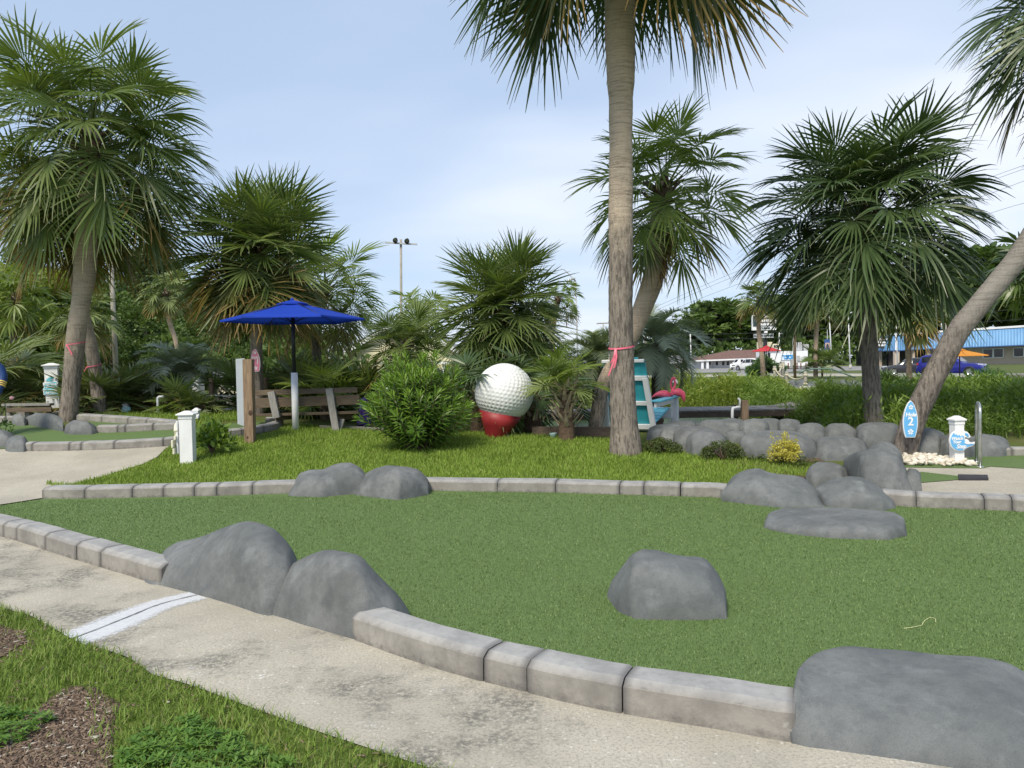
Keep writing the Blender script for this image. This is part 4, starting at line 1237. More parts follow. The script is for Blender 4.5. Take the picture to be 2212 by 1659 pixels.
pal = [('largest palmetto mass at the left edge, behind the blue sleeve', -40, 880, 19.2, 1.15, 44, 1, (M_FROND_GREY, M_FROND), (85, -12), 'big'),
       ('tall palmetto left of the practice green sign post', 66, 885, 19.5, 0.72, 30, 21, (M_FROND_GREY, M_FROND_OLD), (85, 0), 'big'),
       ('palmetto between the two ribboned trunks', 198, 880, 17.8, 1.15, 26, 2, (M_FROND_GREY, M_FROND_OLD), (84, 5), 'pal'),
       ('palmetto with yellowing fans right of the ribboned trunks', 268, 885, 18.6, 1.15, 34, 3, (M_FROND_GREY, M_FROND_OLD), (84, -5), 'pal'),
       ('palmetto behind the white bent pipe at the left', 320, 880, 19.0, 0.85, 26, 4, (M_FROND_GREY, M_FROND_OLD), (84, 0), 'pal'),
       ('bright palmetto beside the thick fence post at the left', 392, 892, 17.5, 0.75, 26, 5, (M_FROND_LIGHT, M_FROND_GREY), (84, 0), 'pal'),
       ('palmetto low in front of the silver pindo palm', 430, 900, 17.2, 0.5, 22, 6, (M_FROND_GREY, M_FROND_OLD), (80, -5), 'pal'),
       ('dark palmetto left of the Hole 11 palm trunk', 520, 890, 19.5, 1.25, 24, 7, (M_FROND, M_FROND_GREY), (80, -5), 'pal'),
       ('dark palmetto right of the Hole 11 palm trunk', 612, 890, 19.5, 1.35, 26, 8, (M_FROND, M_FROND_GREY), (82, -5), 'pal'),
       ('light palmetto fans above the bench back, under the umbrella', 665, 900, 18.4, 1.35, 24, 9, (M_FROND_GREY, M_FROND_LIGHT), (82, 10), 'pal'),
       ('spiky palmetto right of the bench, below the cream gable', 766, 890, 18.6, 1.45, 34, 10, (M_FROND, M_FROND_GREY), (85, 0), 'pal'),
       ('dark palmetto mass behind the oleander', 985, 890, 19.0, 1.2, 28, 11, (M_FROND, M_FROND_GREY), (84, -5), 'pal'),
       ('dark palmetto mass behind the golf ball', 1110, 890, 18.8, 1.2, 28, 12, (M_FROND, M_FROND), (84, -5), 'pal'),
       ('small palmetto at the roadside left of the blue car', 1917, 830, 30.0, 1.0, 24, 13, (M_FROND_DARK, M_FROND), (80, 5), 'pal'),
       ('pale palmetto under the street lamp right of the centre palm', 1262, 860, 26.5, 1.5, 26, 14, (M_FROND_GREY, M_FROND_GREY), (84, 0), 'pal')]
for L, px, py, D, sc, n, sd_, mt, el, st in pal: palmetto(L, px, py, D, sc, n, sd_, mt, el, st)

_PC = [(el, pinnate_mesh(el, 1.5, 42, 50 + i, wl=0.019)) for i, el in enumerate((80, 62, 45, 30, 12))]
def pindo(label, px, D, pytop, scale, n, seed, mat=M_SILVER, tw=20, elev=(85, 0)):
    rn = random.Random(seed)
    base = GD(px, D); top = PD(px, pytop, D); top.x = base.x
    root = thing('pindo_palm', label, 'pindo palm', base, 'silvery pindo palms')
    r = m_of(tw, D) / 2
    mobj('trunk', trunk_mesh([base - Vector((0, 0, 0.05)), (base + top) / 2, top], [r, r * 1.05, r * 0.8], 12, rough=0.04, seed=seed), M_FIBRE, root)
    for i in range(n):
        f = i / (n - 1); el = elev[0] + (elev[1] - elev[0]) * f + rn.uniform(-6, 6); az = i * 2.39996
        e0, me = min(_PC, key=lambda q: abs(q[0] - el))
        o = bpy.data.objects.new('frond', mesh_with(me, mat)); COL.objects.link(o); o.parent = root
        s = scale * rn.uniform(0.9, 1.1); o.location = top - base; o.scale = (s, s, s)
        o.rotation_euler = (R(el - e0), R(rn.uniform(-12, 12)), -az)
pindo('silver-blue pindo palm in front of the wood at the left', 392, 19.5, 815, 0.82, 34, 1, tw=34)
pindo('silvery pindo palm behind the teal chair back', 1418, 20.0, 745, 0.9, 34, 2, tw=22, elev=(85, -25))
pindo('grey-green pindo palm left of the S-curved trunk', 1290, 20.5, 775, 0.78, 30, 3, mat=leaf_mat('grey_green_frond', (0.18, 0.235, 0.13), (0.26, 0.31, 0.18), None, 0.2, 0.45), tw=20, elev=(85, -15))
palmetto('tiny sago-like plant on a hairy ball trunk at the far hole', 1776, 818, 60, 1.6, 22, 33, (M_FROND, M_FROND_GREY), (80, 0), 'pal', h=1.0)
# ------------------------------------------------------------------ grass blades
def blade_mat(name, c1, c2, dry=(0.30, 0.27, 0.12), dryf=0.08):
    t = NT(name)
    r = t.attr('rnd')
    c = t.mix(r, c1, c2)
    c = t.mix(t.ramp(r, 1 - dryf - 0.01, 1 - dryf, 0, 0.8, False), c, dry)
    c = t.mix(t.ramp(t.noise(1.3, 5, 0.65), 0.42, 0.68, 0, 0.45), c, tuple(x * 0.78 for x in c1))
    c = t.mix(t.ramp(t.noise(2.4, 4, 0.6, t.co(loc=(3, 7, 0))), 0.58, 0.75, 0, 0.35), c, (0.30, 0.33, 0.09))
    t.col(c)
    t.set(0.55, 0, 0.3)
    tr = t.new('ShaderNodeBsdfTranslucent'); t.l.new(c, tr.inputs[0])
    mx = t.new('ShaderNodeMixShader'); mx.inputs[0].default_value = 0.3
    t.l.new(t.b.outputs[0], mx.inputs[1]); t.l.new(tr.outputs[0], mx.inputs[2]); t.l.new(mx.outputs[0], t.out.inputs[0])
    return t.m
def blades(name, xy, length, width, m, lean=0.5, seed=0, zoff=0.0, kind='stuff', lenvar=0.35, curl=0.5):
    rg = np.random.default_rng(seed)
    n = len(xy)
    x = xy[:, 0]; y = xy[:, 1]; z = H(x, y) + zoff
    L = length * np.clip(rg.normal(1, lenvar, n), 0.35, 1.9)
    az = rg.uniform(0, 2 * np.pi, n); ln = np.abs(rg.normal(0, lean, n))
    d = np.stack([np.cos(az) * np.sin(ln), np.sin(az) * np.sin(ln), np.cos(ln)], -1)
    h = np.stack([np.cos(az), np.sin(az), np.zeros(n)], -1)
    wa = az + np.pi / 2 + rg.normal(0, 0.5, n)
    w = np.stack([np.cos(wa), np.sin(wa), np.zeros(n)], -1) * (width * rg.uniform(0.7, 1.3, n))[:, None]
    b = np.stack([x, y, z - 0.004], -1)
    mid = b + d * (L * 0.55)[:, None]
    tip = b + d * (L * 0.8)[:, None] + h * (L * curl * rg.uniform(0.2, 1, n))[:, None] * 0.6 + np.array([0, 0, 0.12]) * L[:, None]
    V = np.stack([b - w, b + w, mid + w * 0.8, mid - w * 0.8, tip], 1).reshape(-1, 3)
    i = np.arange(n)[:, None] * 5
    T = np.concatenate([i + np.array([[0, 1, 2]]), i + np.array([[0, 2, 3]]), i + np.array([[3, 2, 4]])], 1).reshape(-1, 3)
    r = np.repeat(rg.uniform(0, 1, n), 5)
    return tag(mobj(name, mesh_np(name, V, T, False, {'rnd': r}), m), kind=kind)
def scatter(poly, n, seed, dens=None):
    rg = np.random.default_rng(seed)
    P = np.array([(p[0], p[1]) for p in poly])
    lo = P.min(0); hi = P.max(0)
    out = []
    got = 0
    while got < n:
        q = rg.uniform(lo, hi, (n, 2))
        q = q[in_poly(q[:, 0], q[:, 1], P)]
        if dens is not None: q = q[rg.uniform(0, 1, len(q)) < dens(q[:, 0], q[:, 1])]
        out.append(q); got += len(q)
        if len(out) > 60: break
    return np.concatenate(out)[:n]
M_LAWN = blade_mat('lawn_blade', (0.175, 0.28, 0.032), (0.31, 0.43, 0.075), dryf=0.04)
M_NEAR = blade_mat('near_blade', (0.125, 0.21, 0.03), (0.26, 0.36, 0.07), dryf=0.06)
lawn_front = [(p.x, p.y + 0.22) for p in G2(A2([(245, 1502)])) + cb_left + G2([(780, 1070)]) + cb_mid]
lawn_right = [(p.x, p.y) for p in G2([(1640, 1032), (1760, 1030), (1770, 1005), (1690, 1000), (1640, 990), (1560, 984), (1480, 976), (1400, 972), (1385, 960), (1330, 952), (1240, 946), (1100, 938), (1000, 934), (900, 930), (790, 928), (700, 921), (615, 918), (600, 932), (540, 947), (480, 952), (420, 958)])]
lawn_poly = lawn_front + lawn_right + [(p.x + 0.05, p.y) for p in reversed(lawn_left)]
def lawn_dens(x, y): return np.clip(1.35 - (y - 9) / 9.0, 0.4, 1)
blades('lawn_grass', scatter(lawn_poly, 150000, 3, lawn_dens), 0.062, 0.0040, M_LAWN, lean=0.55, seed=4, lenvar=0.3)
drape('lawn_ground', lawn_poly, 0.0, 0.4, M_SOIL)
ll = [(p.x, p.y) for p in G2(A2([(440, 1118), (600, 1124), (1000, 1162), (1110, 1165), (1300, 1132), (1420, 1128), (1420, 1095), (1100, 1085), (700, 1080), (440, 1085)]))]
blades('left_lawn_grass', scatter(ll, 16000, 5), 0.09, 0.006, M_LAWN, seed=6)
# pile of the artificial turf near the camera
def turf_pile(n, seed):
    rg = np.random.default_rng(seed); P = np.array(turf_poly)
    y = 2.2 + 7.4 * rg.uniform(0, 1, n * 2) ** 1.35; x = rg.uniform(-1.02, 1.02, n * 2) * (y * 0.72 + 0.3)
    k = in_poly(x, y, P); x = x[k][:n]; y = y[k][:n]; n = len(x)
    L = 0.010 * rg.uniform(0.6, 1.5, n) * (1 + y * 0.07); w = 0.0013 * (1 + y * 0.12) * rg.uniform(0.7, 1.4, n); az = rg.uniform(0, 6.28, n); ln = rg.uniform(0.2, 1.25, n)
    b = np.stack([x, y, H(x, y) + 0.005], -1); d = np.stack([np.cos(az) * np.sin(ln), np.sin(az) * np.sin(ln), np.cos(ln)], -1) * L[:, None]
    s = np.stack([-np.sin(az), np.cos(az), np.zeros(n)], -1) * w[:, None]
    V = np.stack([b - s, b + s, b + d], 1).reshape(-1, 3)
    return tag(mobj('turf_pile', mesh_np('turf_pile', V, np.arange(n * 3).reshape(n, 3), False, {'rnd': np.repeat(rg.uniform(0, 1, n), 3)}), M_PILE), kind='stuff')
def pile_mat():
    t = NT('turf_pile'); r = t.attr('rnd'); c = t.mix(r, (0.10, 0.165, 0.044), (0.15, 0.225, 0.072)); c = t.mix(t.ramp(r, 0.95, 0.97, 0, 0.8, False), c, (0.29, 0.35, 0.17))
    t.col(c); return t.set(0.6, 0, 0.3)
M_PILE = pile_mat()
turf_pile(330000, 71)
# worn grass and weeds at the front left
bare = [(p.x, p.y) for p in G2([(-60, 1340), (60, 1362), (80, 1400), (0, 1440), (-60, 1440)])]
bare2 = [(p.x, p.y) for p in G2([(93, 1526), (142, 1488), (200, 1488), (255, 1522), (242, 1560), (236, 1665), (230, 1740), (-120, 1740), (-100, 1605), (0, 1592)])]
def near_dens(x, y):
    m = np.ones(len(x)); jit = np.random.default_rng(1)
    for bp, k in ((bare, 0.04), (bare2, 0.012)):
        m = np.where(in_poly(x + jit.normal(0, 0.055, len(x)), y + jit.normal(0, 0.055, len(x)), np.array(bp)), k, m)
    nz = np.array([noise.noise((a * 2.3, b * 2.3, 1.7)) for a, b in zip(x, y)])
    return m * np.clip(0.9 + nz * 0.9, 0.3, 1)
nclip = [(p.x, p.y) for p in grass_edge[:16]] + [(1.0, 1.6), (-2.6, 1.6), (-5.5, 5.2)]
npts = scatter(nclip, 70000, 8, near_dens)
blades('near_grass', npts, 0.046, 0.0025, M_NEAR, lean=0.75, seed=9, lenvar=0.4, curl=0.8)
def leaflets(name, pts, size, m, seed, up=0.35, aspect=0.34, kind='stuff', n_per=6, h=0.05):
    """rosettes of small pointed leaves"""
    rg = np.random.default_rng(seed)
    V = []; Rr = []
    for (x, y, z) in pts:
        k = rg.integers(n_per - 2, n_per + 3); r0 = rg.uniform()
        zz = z + rg.uniform(0, h)
        for j in range(k):
            a = 2 * np.pi * j / k + rg.uniform(-0.3, 0.3); e = rg.normal(up, 0.25)
            d = np.array([np.cos(a) * np.cos(e), np.sin(a) * np.cos(e), np.sin(e)])
            s = np.array([-np.sin(a), np.cos(a), 0]) * size * aspect * 0.5
            L = size * rg.uniform(0.7, 1.25); o = np.array([x, y, zz])
            V += [o, o + d * L * 0.5 + s, o + d * L + np.array([0, 0, -0.1 * L]), o + d * L * 0.5 - s]
            Rr += [min(1, max(0, r0 + rg.normal(0, 0.12)))] * 4
    n = len(V) // 4
    return tag(mobj(name, mesh_np(name, np.array(V), np.arange(n * 4).reshape(n, 4), False, {'rnd': Rr}), m), kind=kind)
M_WEED = leaf_mat('weed_leaf', (0.07, 0.16, 0.025), (0.14, 0.25, 0.04), None, 0.25, 0.5, obj_rand=False)
wz1 = [(p.x, p.y) for p in G2([(300, 1590), (420, 1560), (520, 1600), (640, 1665), (560, 1720), (240, 1720), (262, 1640)])]
wz2 = [(p.x, p.y) for p in G2([(-40, 1545), (60, 1545), (115, 1560), (60, 1600), (0, 1625), (-60, 1625)])]
wp = np.concatenate([scatter(wz1, 420, 11), scatter(wz2, 130, 12)])
leaflets('ground_weeds', [(a, b, float(H(a, b))) for a, b in wp], 0.036, M_WEED, 13, h=0.045)
# bark chips, litter and pebbles on the mulch
def chips(name, pts, L, W, T, m, seed):
    rg = np.random.default_rng(seed); V = []; Fq = []; Rr = []
    for x, y in pts:
        a = rg.uniform(0, np.pi); e = rg.normal(0, 0.25); l = L * rg.uniform(0.4, 1.5) / 2; w = W * rg.uniform(0.5, 1.4) / 2; t = T
        d = np.array([np.cos(a) * np.cos(e), np.sin(a) * np.cos(e), np.sin(e)]); s = np.array([-np.sin(a), np.cos(a), rg.normal(0, 0.3)]); u = np.array([0, 0, 1.0])
        o = np.array([x, y, float(H(x, y)) + 0.004])
        b = len(V)
        V += [o - d * l - s * w * 0.6, o + d * l - s * w * 0.3, o + d * l * 0.9 + s * w * 0.3, o - d * l * 0.8 + s * w]
        V += [v + u * t for v in V[b:b + 4]]
        Fq += [(b + 4, b + 5, b + 6, b + 7), (b, b + 1, b + 5, b + 4), (b + 1, b + 2, b + 6, b + 5), (b + 2, b + 3, b + 7, b + 6), (b + 3, b, b + 4, b + 7)]
        Rr += [rg.uniform()] * 8
    return tag(mobj(name, mesh_np(name, np.array(V), Fq, False, {'rnd': Rr}), m), kind='stuff')
def chip_mat():
    t = NT('bark_chips'); r = t.attr('rnd')
    c = t.mix(r, (0.09, 0.06, 0.042), (0.25, 0.185, 0.135))
    t.col(t.mix(t.ramp(r, 0.93, 0.94, 0, 1), c, (0.42, 0.39, 0.34))); return t.set(0.85)
M_CHIP = chip_mat()
chips('bark_mulch', np.concatenate([scatter(bare2, 2600, 14), scatter(bare, 300, 15), scatter(nclip, 1500, 16)]), 0.035, 0.008, 0.0035, M_CHIP, 17)

# ------------------------------------------------------------------ shrubs
def leaf_cloud(n, centre, rad, size, aspect, seed, updir=0.3, shell=0.55, clumps=None, k=2):
    """n leaves in an ellipsoid (or round given clump centres): verts, faces, rnd"""
    rg = np.random.default_rng(seed)
    if clumps is None:
        u = rg.normal(size=(n, 3)); u /= np.linalg.norm(u, axis=1)[:, None]
        r = rg.uniform(shell, 1, n) ** 0.6
        P = u * r[:, None] * np.array(rad) + np.array(centre); out = u; rn_ = rg.uniform(0, 1, n)
    else:
        C = np.array([c[:3] for c in clumps]); RR = np.array([c[3] for c in clumps]); FL = np.array([c[4] if len(c) > 4 else 0.8 for c in clumps])
        w = RR ** 2; idx = rg.choice(len(C), n, p=w / w.sum())
        u = rg.normal(size=(n, 3)); u /= np.linalg.norm(u, axis=1)[:, None]
        r = rg.uniform(0.25, 1, n) ** 0.45 * rg.normal(1, 0.1, n)
        sc_ = np.stack([RR[idx], RR[idx], RR[idx] * FL[idx]], -1)
        P = C[idx] + u * r[:, None] * sc_; out = u
        cr = rg.uniform(0, 1, len(C)); rn_ = np.clip(cr[idx] * 0.6 + rg.uniform(0, 1, n) * 0.4, 0, 1)
    d = out * 0.6 + rg.normal(size=(n, 3)) * 0.7 + np.array([0, 0, updir]); d /= np.linalg.norm(d, axis=1)[:, None]
    s = np.cross(d, rg.normal(size=(n, 3))); s /= np.linalg.norm(s, axis=1)[:, None] + 1e-9
    L = size * rg.uniform(0.6, 1.3, n)
    s = s * (L * aspect * 0.5)[:, None]
    V = np.stack([P, P + d * (L * 0.5)[:, None] + s, P + d * L[:, None], P + d * (L * 0.5)[:, None] - s], 1).reshape(-1, 3)
    return V, np.arange(n * 4).reshape(n, 4), np.repeat(rn_, 4)
M_TWIG = plain('twig', (0.14, 0.10, 0.07), 0.9, var=0.3)
M_OLE = leaf_mat('oleander_leaf', (0.06, 0.135, 0.018), (0.19, 0.31, 0.045), None, 0.25, 0.38, obj_rand=False)
def oleander(label, px, py, D, rx, ry, hgt, nst, leafL, seed, m, name='shrub', cat='shrub', up=0.95, droop=0.9):
    rg = np.random.default_rng(seed)
    base = Gnd(px, py) if D is None else GD(px, D)
    root = thing(name, label, cat, base)
    V = []; Fq = []; Rr = []; mb = MB()
    for i in range(nst):
        a = i * 2.39996; q = math.sqrt((i + 0.5) / nst)
        tx, ty = math.cos(a) * rx * q, math.sin(a) * ry * q
        th = hgt * (1 - 0.62 * q ** 2.2) * rg.uniform(0.80, 1.14)
        p0 = np.array([base.x + tx * 0.12, base.y + ty * 0.12, base.z]); p2 = np.array([base.x + tx, base.y + ty, base.z + th]); p1 = np.array([base.x + tx * 0.62, base.y + ty * 0.62, base.z + th * 0.62])
        def pt(s): return p0 * (1 - s) ** 2 + 2 * p1 * s * (1 - s) + p2 * s * s
        mb.tube([pt(0), pt(0.5), pt(1.0)], [0.012, 0.008, 0.004], 4, cap=False)
        L0 = np.linalg.norm(p2 - p0); step = leafL * 0.24; nn = max(6, int(min(L0, hgt * 0.75) / step))
        r0 = rg.uniform(0, 0.45)
        for j in range(nn):
            s = 1 - (j * step) / L0
            if s < 0.12: break
            o = pt(s); t = pt(min(1, s + 0.02)) - pt(s - 0.02); t /= np.linalg.norm(t)
            for k in range(3):
                aa = j * 0.9 + k * 2.094 + rg.uniform(-0.3, 0.3)
                x = np.cross(t, [0.3, 0.8, 0.2]); x /= np.linalg.norm(x); y = np.cross(t, x)
                rad_ = x * math.cos(aa) + y * math.sin(aa)
                op = 0.35 + min(1.0, j / 7) * 0.75
                d = t * math.cos(op) + rad_ * math.sin(op); d /= np.linalg.norm(d)
                L = leafL * rg.uniform(0.8, 1.15) * (0.62 if j < 2 else 1.0)
                sd = np.cross(d, rad_ + 0.2 * t); sd /= np.linalg.norm(sd) + 1e-9
                w = L * 0.072
                b = len(V); g = np.array([0, 0, -1]) * L * 0.12 * droop
                V += [o, o + d * L * 0.35 + sd * w, o + d * L * 0.35 - sd * w, o + d * L * 0.7 + sd * w * 0.85 + g * 0.4, o + d * L * 0.7 - sd * w * 0.85 + g * 0.4, o + d * L + g]
                Fq += [(b, b + 1, b + 2), (b + 1, b + 3, b + 4), (b + 1, b + 4, b + 2), (b + 3, b + 5, b + 4)]
                Rr += [min(1, max(0, 0.15 + r0 + (0.45 if j < 4 else 0.0) + rg.normal(0, 0.1)))] * 6
    mobj('foliage', mesh_np('foliage', np.array(V), Fq, False, {'rnd': Rr}), m, root)
    mb.build('stem', M_TWIG, root)
    return root
oleander('large bright oleander bush left of the golf ball', 905, 972, None, 1.0, 0.85, 1.62, 95, 0.20, 1, M_OLE)
oleander('oleander-like bush on the weedy bank right of the leaning palm', 2130, 905, 24, 1.0, 0.9, 0.92, 70, 0.22, 2, leaf_mat('bank_bush_leaf', (0.05, 0.12, 0.03), (0.09, 0.18, 0.045), None, 0.25, 0.4, obj_rand=False))
def ovalbush(label, px, py, D, rx, ry, hgt, n, size, aspect, seed, m, spikes=0, name='shrub', cat='shrub', flat=1.0):
    base = Gnd(px, py) if D is None else GD(px, D)
    root = thing(name, label, cat, base)
    rg = np.random.default_rng(seed)
    cl = []
    for i in range(26):
        a = rg.uniform(0, 6.28); q = rg.uniform(0, 1) ** 0.5
        cl.append((base.x + math.cos(a) * rx * q * 0.8, base.y + math.sin(a) * ry * q * 0.8, base.z + hgt * (0.3 + 0.55 * (1 - q * q) * rg.uniform(0.5, 1.1)), hgt * 0.24))
    for i in range(spikes):
        a = rg.uniform(0, 6.28); q = rg.uniform(0, 0.8)
        for j in range(5):
            cl.append((base.x + math.cos(a) * rx * q * (0.8 + j * 0.08), base.y + math.sin(a) * ry * q, base.z + hgt * (0.75 + j * 0.12), hgt * 0.055))
    V, Fc, Rr = leaf_cloud(n, None, None, size, aspect, seed, 0.4, clumps=cl)
    mobj('foliage', mesh_np('foliage', V, Fc, False, {'rnd': Rr}), m, root)
    mb = MB()
    for i in range(12):
        a = i * 0.52; mb.tube([base, base + Vector((math.cos(a) * rx * 0.6, math.sin(a) * ry * 0.6, hgt * 0.7))], [0.012, 0.004], 4, cap=False)
    mb.build('stem', M_TWIG, root)
M_YEL = leaf_mat('yellow_leaf', (0.36, 0.33, 0.045), (0.60, 0.54, 0.12), None, 0.25, 0.5, obj_rand=False)
M_DKB = leaf_mat('dark_shrub_leaf', (0.055, 0.085, 0.024), (0.12, 0.15, 0.045), None, 0.2, 0.5, obj_rand=False)
M_YNG = leaf_mat('young_shrub_leaf', (0.05, 0.115, 0.025), (0.20, 0.29, 0.045), None, 0.3, 0.35, obj_rand=False)
ovalbush('bright yellow-leaved shrub with upright sprigs in front of the boulders', 1697, 1003, None, 0.27, 0.24, 0.36, 2600, 0.036, 0.5, 3, M_YEL, spikes=9)
ovalbush('low dark shrub in front of the long low boulder, right of its twin', 1562, 995, None, 0.36, 0.3, 0.32, 3200, 0.03, 0.5, 4, M_DKB)
ovalbush('low dark shrub at the foot of the tallest palm', 1428, 980, None, 0.36, 0.28, 0.28, 3000, 0.03, 0.5, 5, M_DKB)
ovalbush('young broad-leaved shrub right of the white post on the lawn', 458, 982, None, 0.30, 0.28, 0.58, 560, 0.11, 0.5, 6, M_YNG)
ovalbush('rounded dark shrub beside the rope fence across the pond', 1655, 820, 66, 1.8, 1.6, 1.75, 4000, 0.3, 0.3, 7, leaf_mat('far_bush', (0.05, 0.12, 0.03), (0.10, 0.18, 0.045), None, 0.2, 0.5, obj_rand=False), cat='shrub')
# straggling weeds in the planting bed before the boulders
wb = [(p.x, p.y) for p in G2([(1400, 975), (1480, 978), (1560, 992), (1640, 1000), (1700, 1012), (1790, 1018), (1760, 1000), (1600, 985), (1500, 968), (1400, 962)])]
leaflets('bed_weeds', [(a, b, float(H(a, b))) for a, b in scatter(wb, 500, 21)], 0.05, M_DKB, 22, h=0.10)
bed = [(p.x, p.y) for p in G2([(1600, 1012), (1660, 1028), (1760, 1035), (1800, 1010), (1760, 985), (1600, 985), (1500, 975), (1400, 962), (1400, 968), (1500, 985)])]
drape('planting_bed', bed, 0.008, 0.4, M_MULCH)
chips('bed_litter', scatter(bed, 500, 23), 0.04, 0.02, 0.008, M_CHIP, 24)

# ------------------------------------------------------------------ weedy banks round the pond
def stalks(name, pts, hgt, wid, m, seed, leafy=3, lean=0.25, byx=False):
    rg = np.random.default_rng(seed); V = []; T = []; Rr = []
    n = len(pts); P = np.array(pts)
    z = np.maximum(H(P[:, 0], P[:, 1]), WATER_Z - 0.05)
    nz = np.array([noise.noise((a * 0.8, b * 0.8, 3.3)) + 0.5 * noise.noise((a * 2.1, b * 2.1, 8.3)) for a, b in P])
    hh = hgt * np.clip(0.85 + nz * 0.95 + rg.normal(0, 0.14, n), 0.3, 1.6)
    if byx: hh = hh * np.interp(CX + F * P[:, 0] / P[:, 1], [1400, 1660, 1715, 1860, 1920, 2212], [0.85, 0.80, 0.32, 0.28, 0.22, 0.24])
    for i in range(n):
        a = rg.uniform(0, 6.28); l = abs(rg.normal(0, lean)); o = np.array([P[i, 0], P[i, 1], z[i]])
        d = np.array([math.cos(a) * l, math.sin(a) * l, 1.0]); L = hh[i]; r = min(1, max(0, rg.uniform() * 0.7 + 0.15 + nz[i] * 0.4))
        for q in range(leafy):
            s = rg.uniform(0.25, 0.95); p = o + d * L * s; b2 = rg.uniform(0, 6.28)
            e = np.array([math.cos(b2), math.sin(b2), rg.uniform(0.2, 1.4)]); e /= np.linalg.norm(e)
            ll = L * rg.uniform(0.16, 0.34); sd = np.cross(e, rg.normal(size=3)); sd /= np.linalg.norm(sd) + 1e-9; sd = sd * wid
            k = len(V); V += [p, p + e * ll * 0.5 + sd, p + e * ll, p + e * ll * 0.5 - sd]; T.append((k, k + 1, k + 2, k + 3)); Rr += [min(1, max(0, r + rg.normal(0, 0.12)))] * 4
        sd = np.array([-math.sin(a), math.cos(a), 0]) * wid * 0.5
        k = len(V); V += [o - sd, o + sd, o + d * L + sd * 0.2, o + d * L - sd * 0.2]; T.append((k, k + 1, k + 2, k + 3)); Rr += [r] * 4
    return tag(mobj(name, mesh_np(name, np.array(V), T, False, {'rnd': Rr}), m), kind='stuff')
M_BANK = leaf_mat('bank_weed', (0.10, 0.165, 0.022), (0.27, 0.33, 0.055), None, 0.35, 0.5, obj_rand=False)
M_BANK2 = leaf_mat('bank_weed_dark', (0.075, 0.14, 0.022), (0.20, 0.29, 0.05), None, 0.3, 0.5, obj_rand=False)
rg = np.random.default_rng(31)
q = rg.uniform([-3, 26.6], [13, 33.5], (30000, 2)); sd_ = pond_sd(q[:, 0], q[:, 1])
q = q[(sd_ > -0.6) & (sd_ < 5.2) & (q[:, 1] > 26.4)][:12000]
stalks('far_bank_weeds', q, 0.92, 0.022, M_BANK, 32, byx=True)
q = rg.uniform([6.4, 12.9], [19, 33], (60000, 2)); sd_ = pond_sd(q[:, 0], q[:, 1]); px_ = q[:, 0] / q[:, 1]
q0 = q; q = q[(sd_ > -0.5) & (px_ > np.where(q[:, 1] > 19.5, 0.30, 0.40)) & (px_ < 0.85)]
q = q[(q[:, 1] > 14.4) | (px_[(sd_ > -0.5) & (px_ > np.where(q0[:, 1] > 19.5, 0.30, 0.40)) & (px_ < 0.85)] > 0.49)]; near = q[q[:, 1] < 21][:11000]; farr = q[q[:, 1] >= 21][:9500]
stalks('right_bank_weeds', near, 0.52, 0.016, M_BANK2, 33, leafy=5)
stalks('right_far_bank_weeds', farr, 0.95, 0.022, M_BANK2, 34, leafy=4, byx=True)
q = rg.uniform([-3.2, 15.4], [0.6, 18.2], (3000, 2)); sd_ = pond_sd(q[:, 0], q[:, 1]); q = q[(sd_ > -0.3) & (sd_ < 0.9)][:700]
stalks('near_bank_weeds', q, 0.5, 0.014, M_BANK2, 35)

# ------------------------------------------------------------------ woods
M_BARKT = plain('tree_bark', (0.16, 0.135, 0.115), 0.95, var=0.35, scale=3, bump=0.5)
M_T1 = leaf_mat('broadleaf', (0.062, 0.112, 0.026), (0.12, 0.18, 0.045), None, 0.25, 0.5, obj_rand=False)
M_T2 = leaf_mat('bright_broadleaf', (0.14, 0.205, 0.026), (0.26, 0.32, 0.045), None, 0.32, 0.5, obj_rand=False)
M_T3 = leaf_mat('pine_needles', (0.050, 0.085, 0.035), (0.095, 0.14, 0.055), None, 0.15, 0.5, obj_rand=False)
def tree_proto(kind, seed, leaf, n):
    """unit-free tree 10 m tall standing at the origin: (trunk mesh, crown mesh, material)"""
    rg = np.random.default_rng(seed); cl = []; mb = MB()
    if kind == 'pine':
        mb.tube([(0, 0, -0.3), (0.1, 0, 3), (0.05, 0.1, 6.5), (0, 0, 9.4)], [0.22, 0.17, 0.11, 0.03], 8)
        for i in range(34):
            h = 3.2 + 6.6 * (i / 33) ** 0.9; a = i * 2.4; r_ = 2.3 * (1 - ((h - 3.2) / 7.2)) ** 0.7 * rg.uniform(0.55, 1.1)
            c = (math.cos(a) * r_, math.sin(a) * r_, h + rg.uniform(-0.2, 0.3), rg.uniform(0.6, 0.95), 0.6); cl.append(c)
            if i % 2 == 0: mb.tube([(0, 0, h - 0.5), (c[0], c[1], c[2])], [0.05, 0.015], 5, cap=False)
        m = M_T3
    else:
        mb.tube([(0, 0, -0.3), (0.1, 0, 2), (0.0, 0.1, 4.5), (0, 0, 7)], [0.26, 0.2, 0.13, 0.05], 8)
        low = 0.9 if kind != 'tall' else 3.0
        for i in range(58):
            u = rg.normal(size=3); u /= np.linalg.norm(u); r_ = rg.uniform(0.45, 1.0) ** 0.5
            c = (u[0] * 2.9 * r_, u[1] * 2.9 * r_, (10 + low) / 2 + u[2] * (9.2 - low) / 2 * r_, rg.uniform(0.55, 1.05), 0.75); cl.append(c)
            if i % 4 == 0: mb.tube([(0, 0, max(1.2, c[2] - 1.6)), (c[0], c[1], c[2])], [0.07, 0.02], 5, cap=False)
        m = M_T2 if kind == 'bright' else M_T1
    V, Fc, Rr = leaf_cloud(n, None, None, leaf, 0.55, seed + 1, 0.35, clumps=cl)
    return mb.mesh('trunk'), mesh_np('crown', V, Fc, False, {'rnd': Rr}), m
_TP = {}
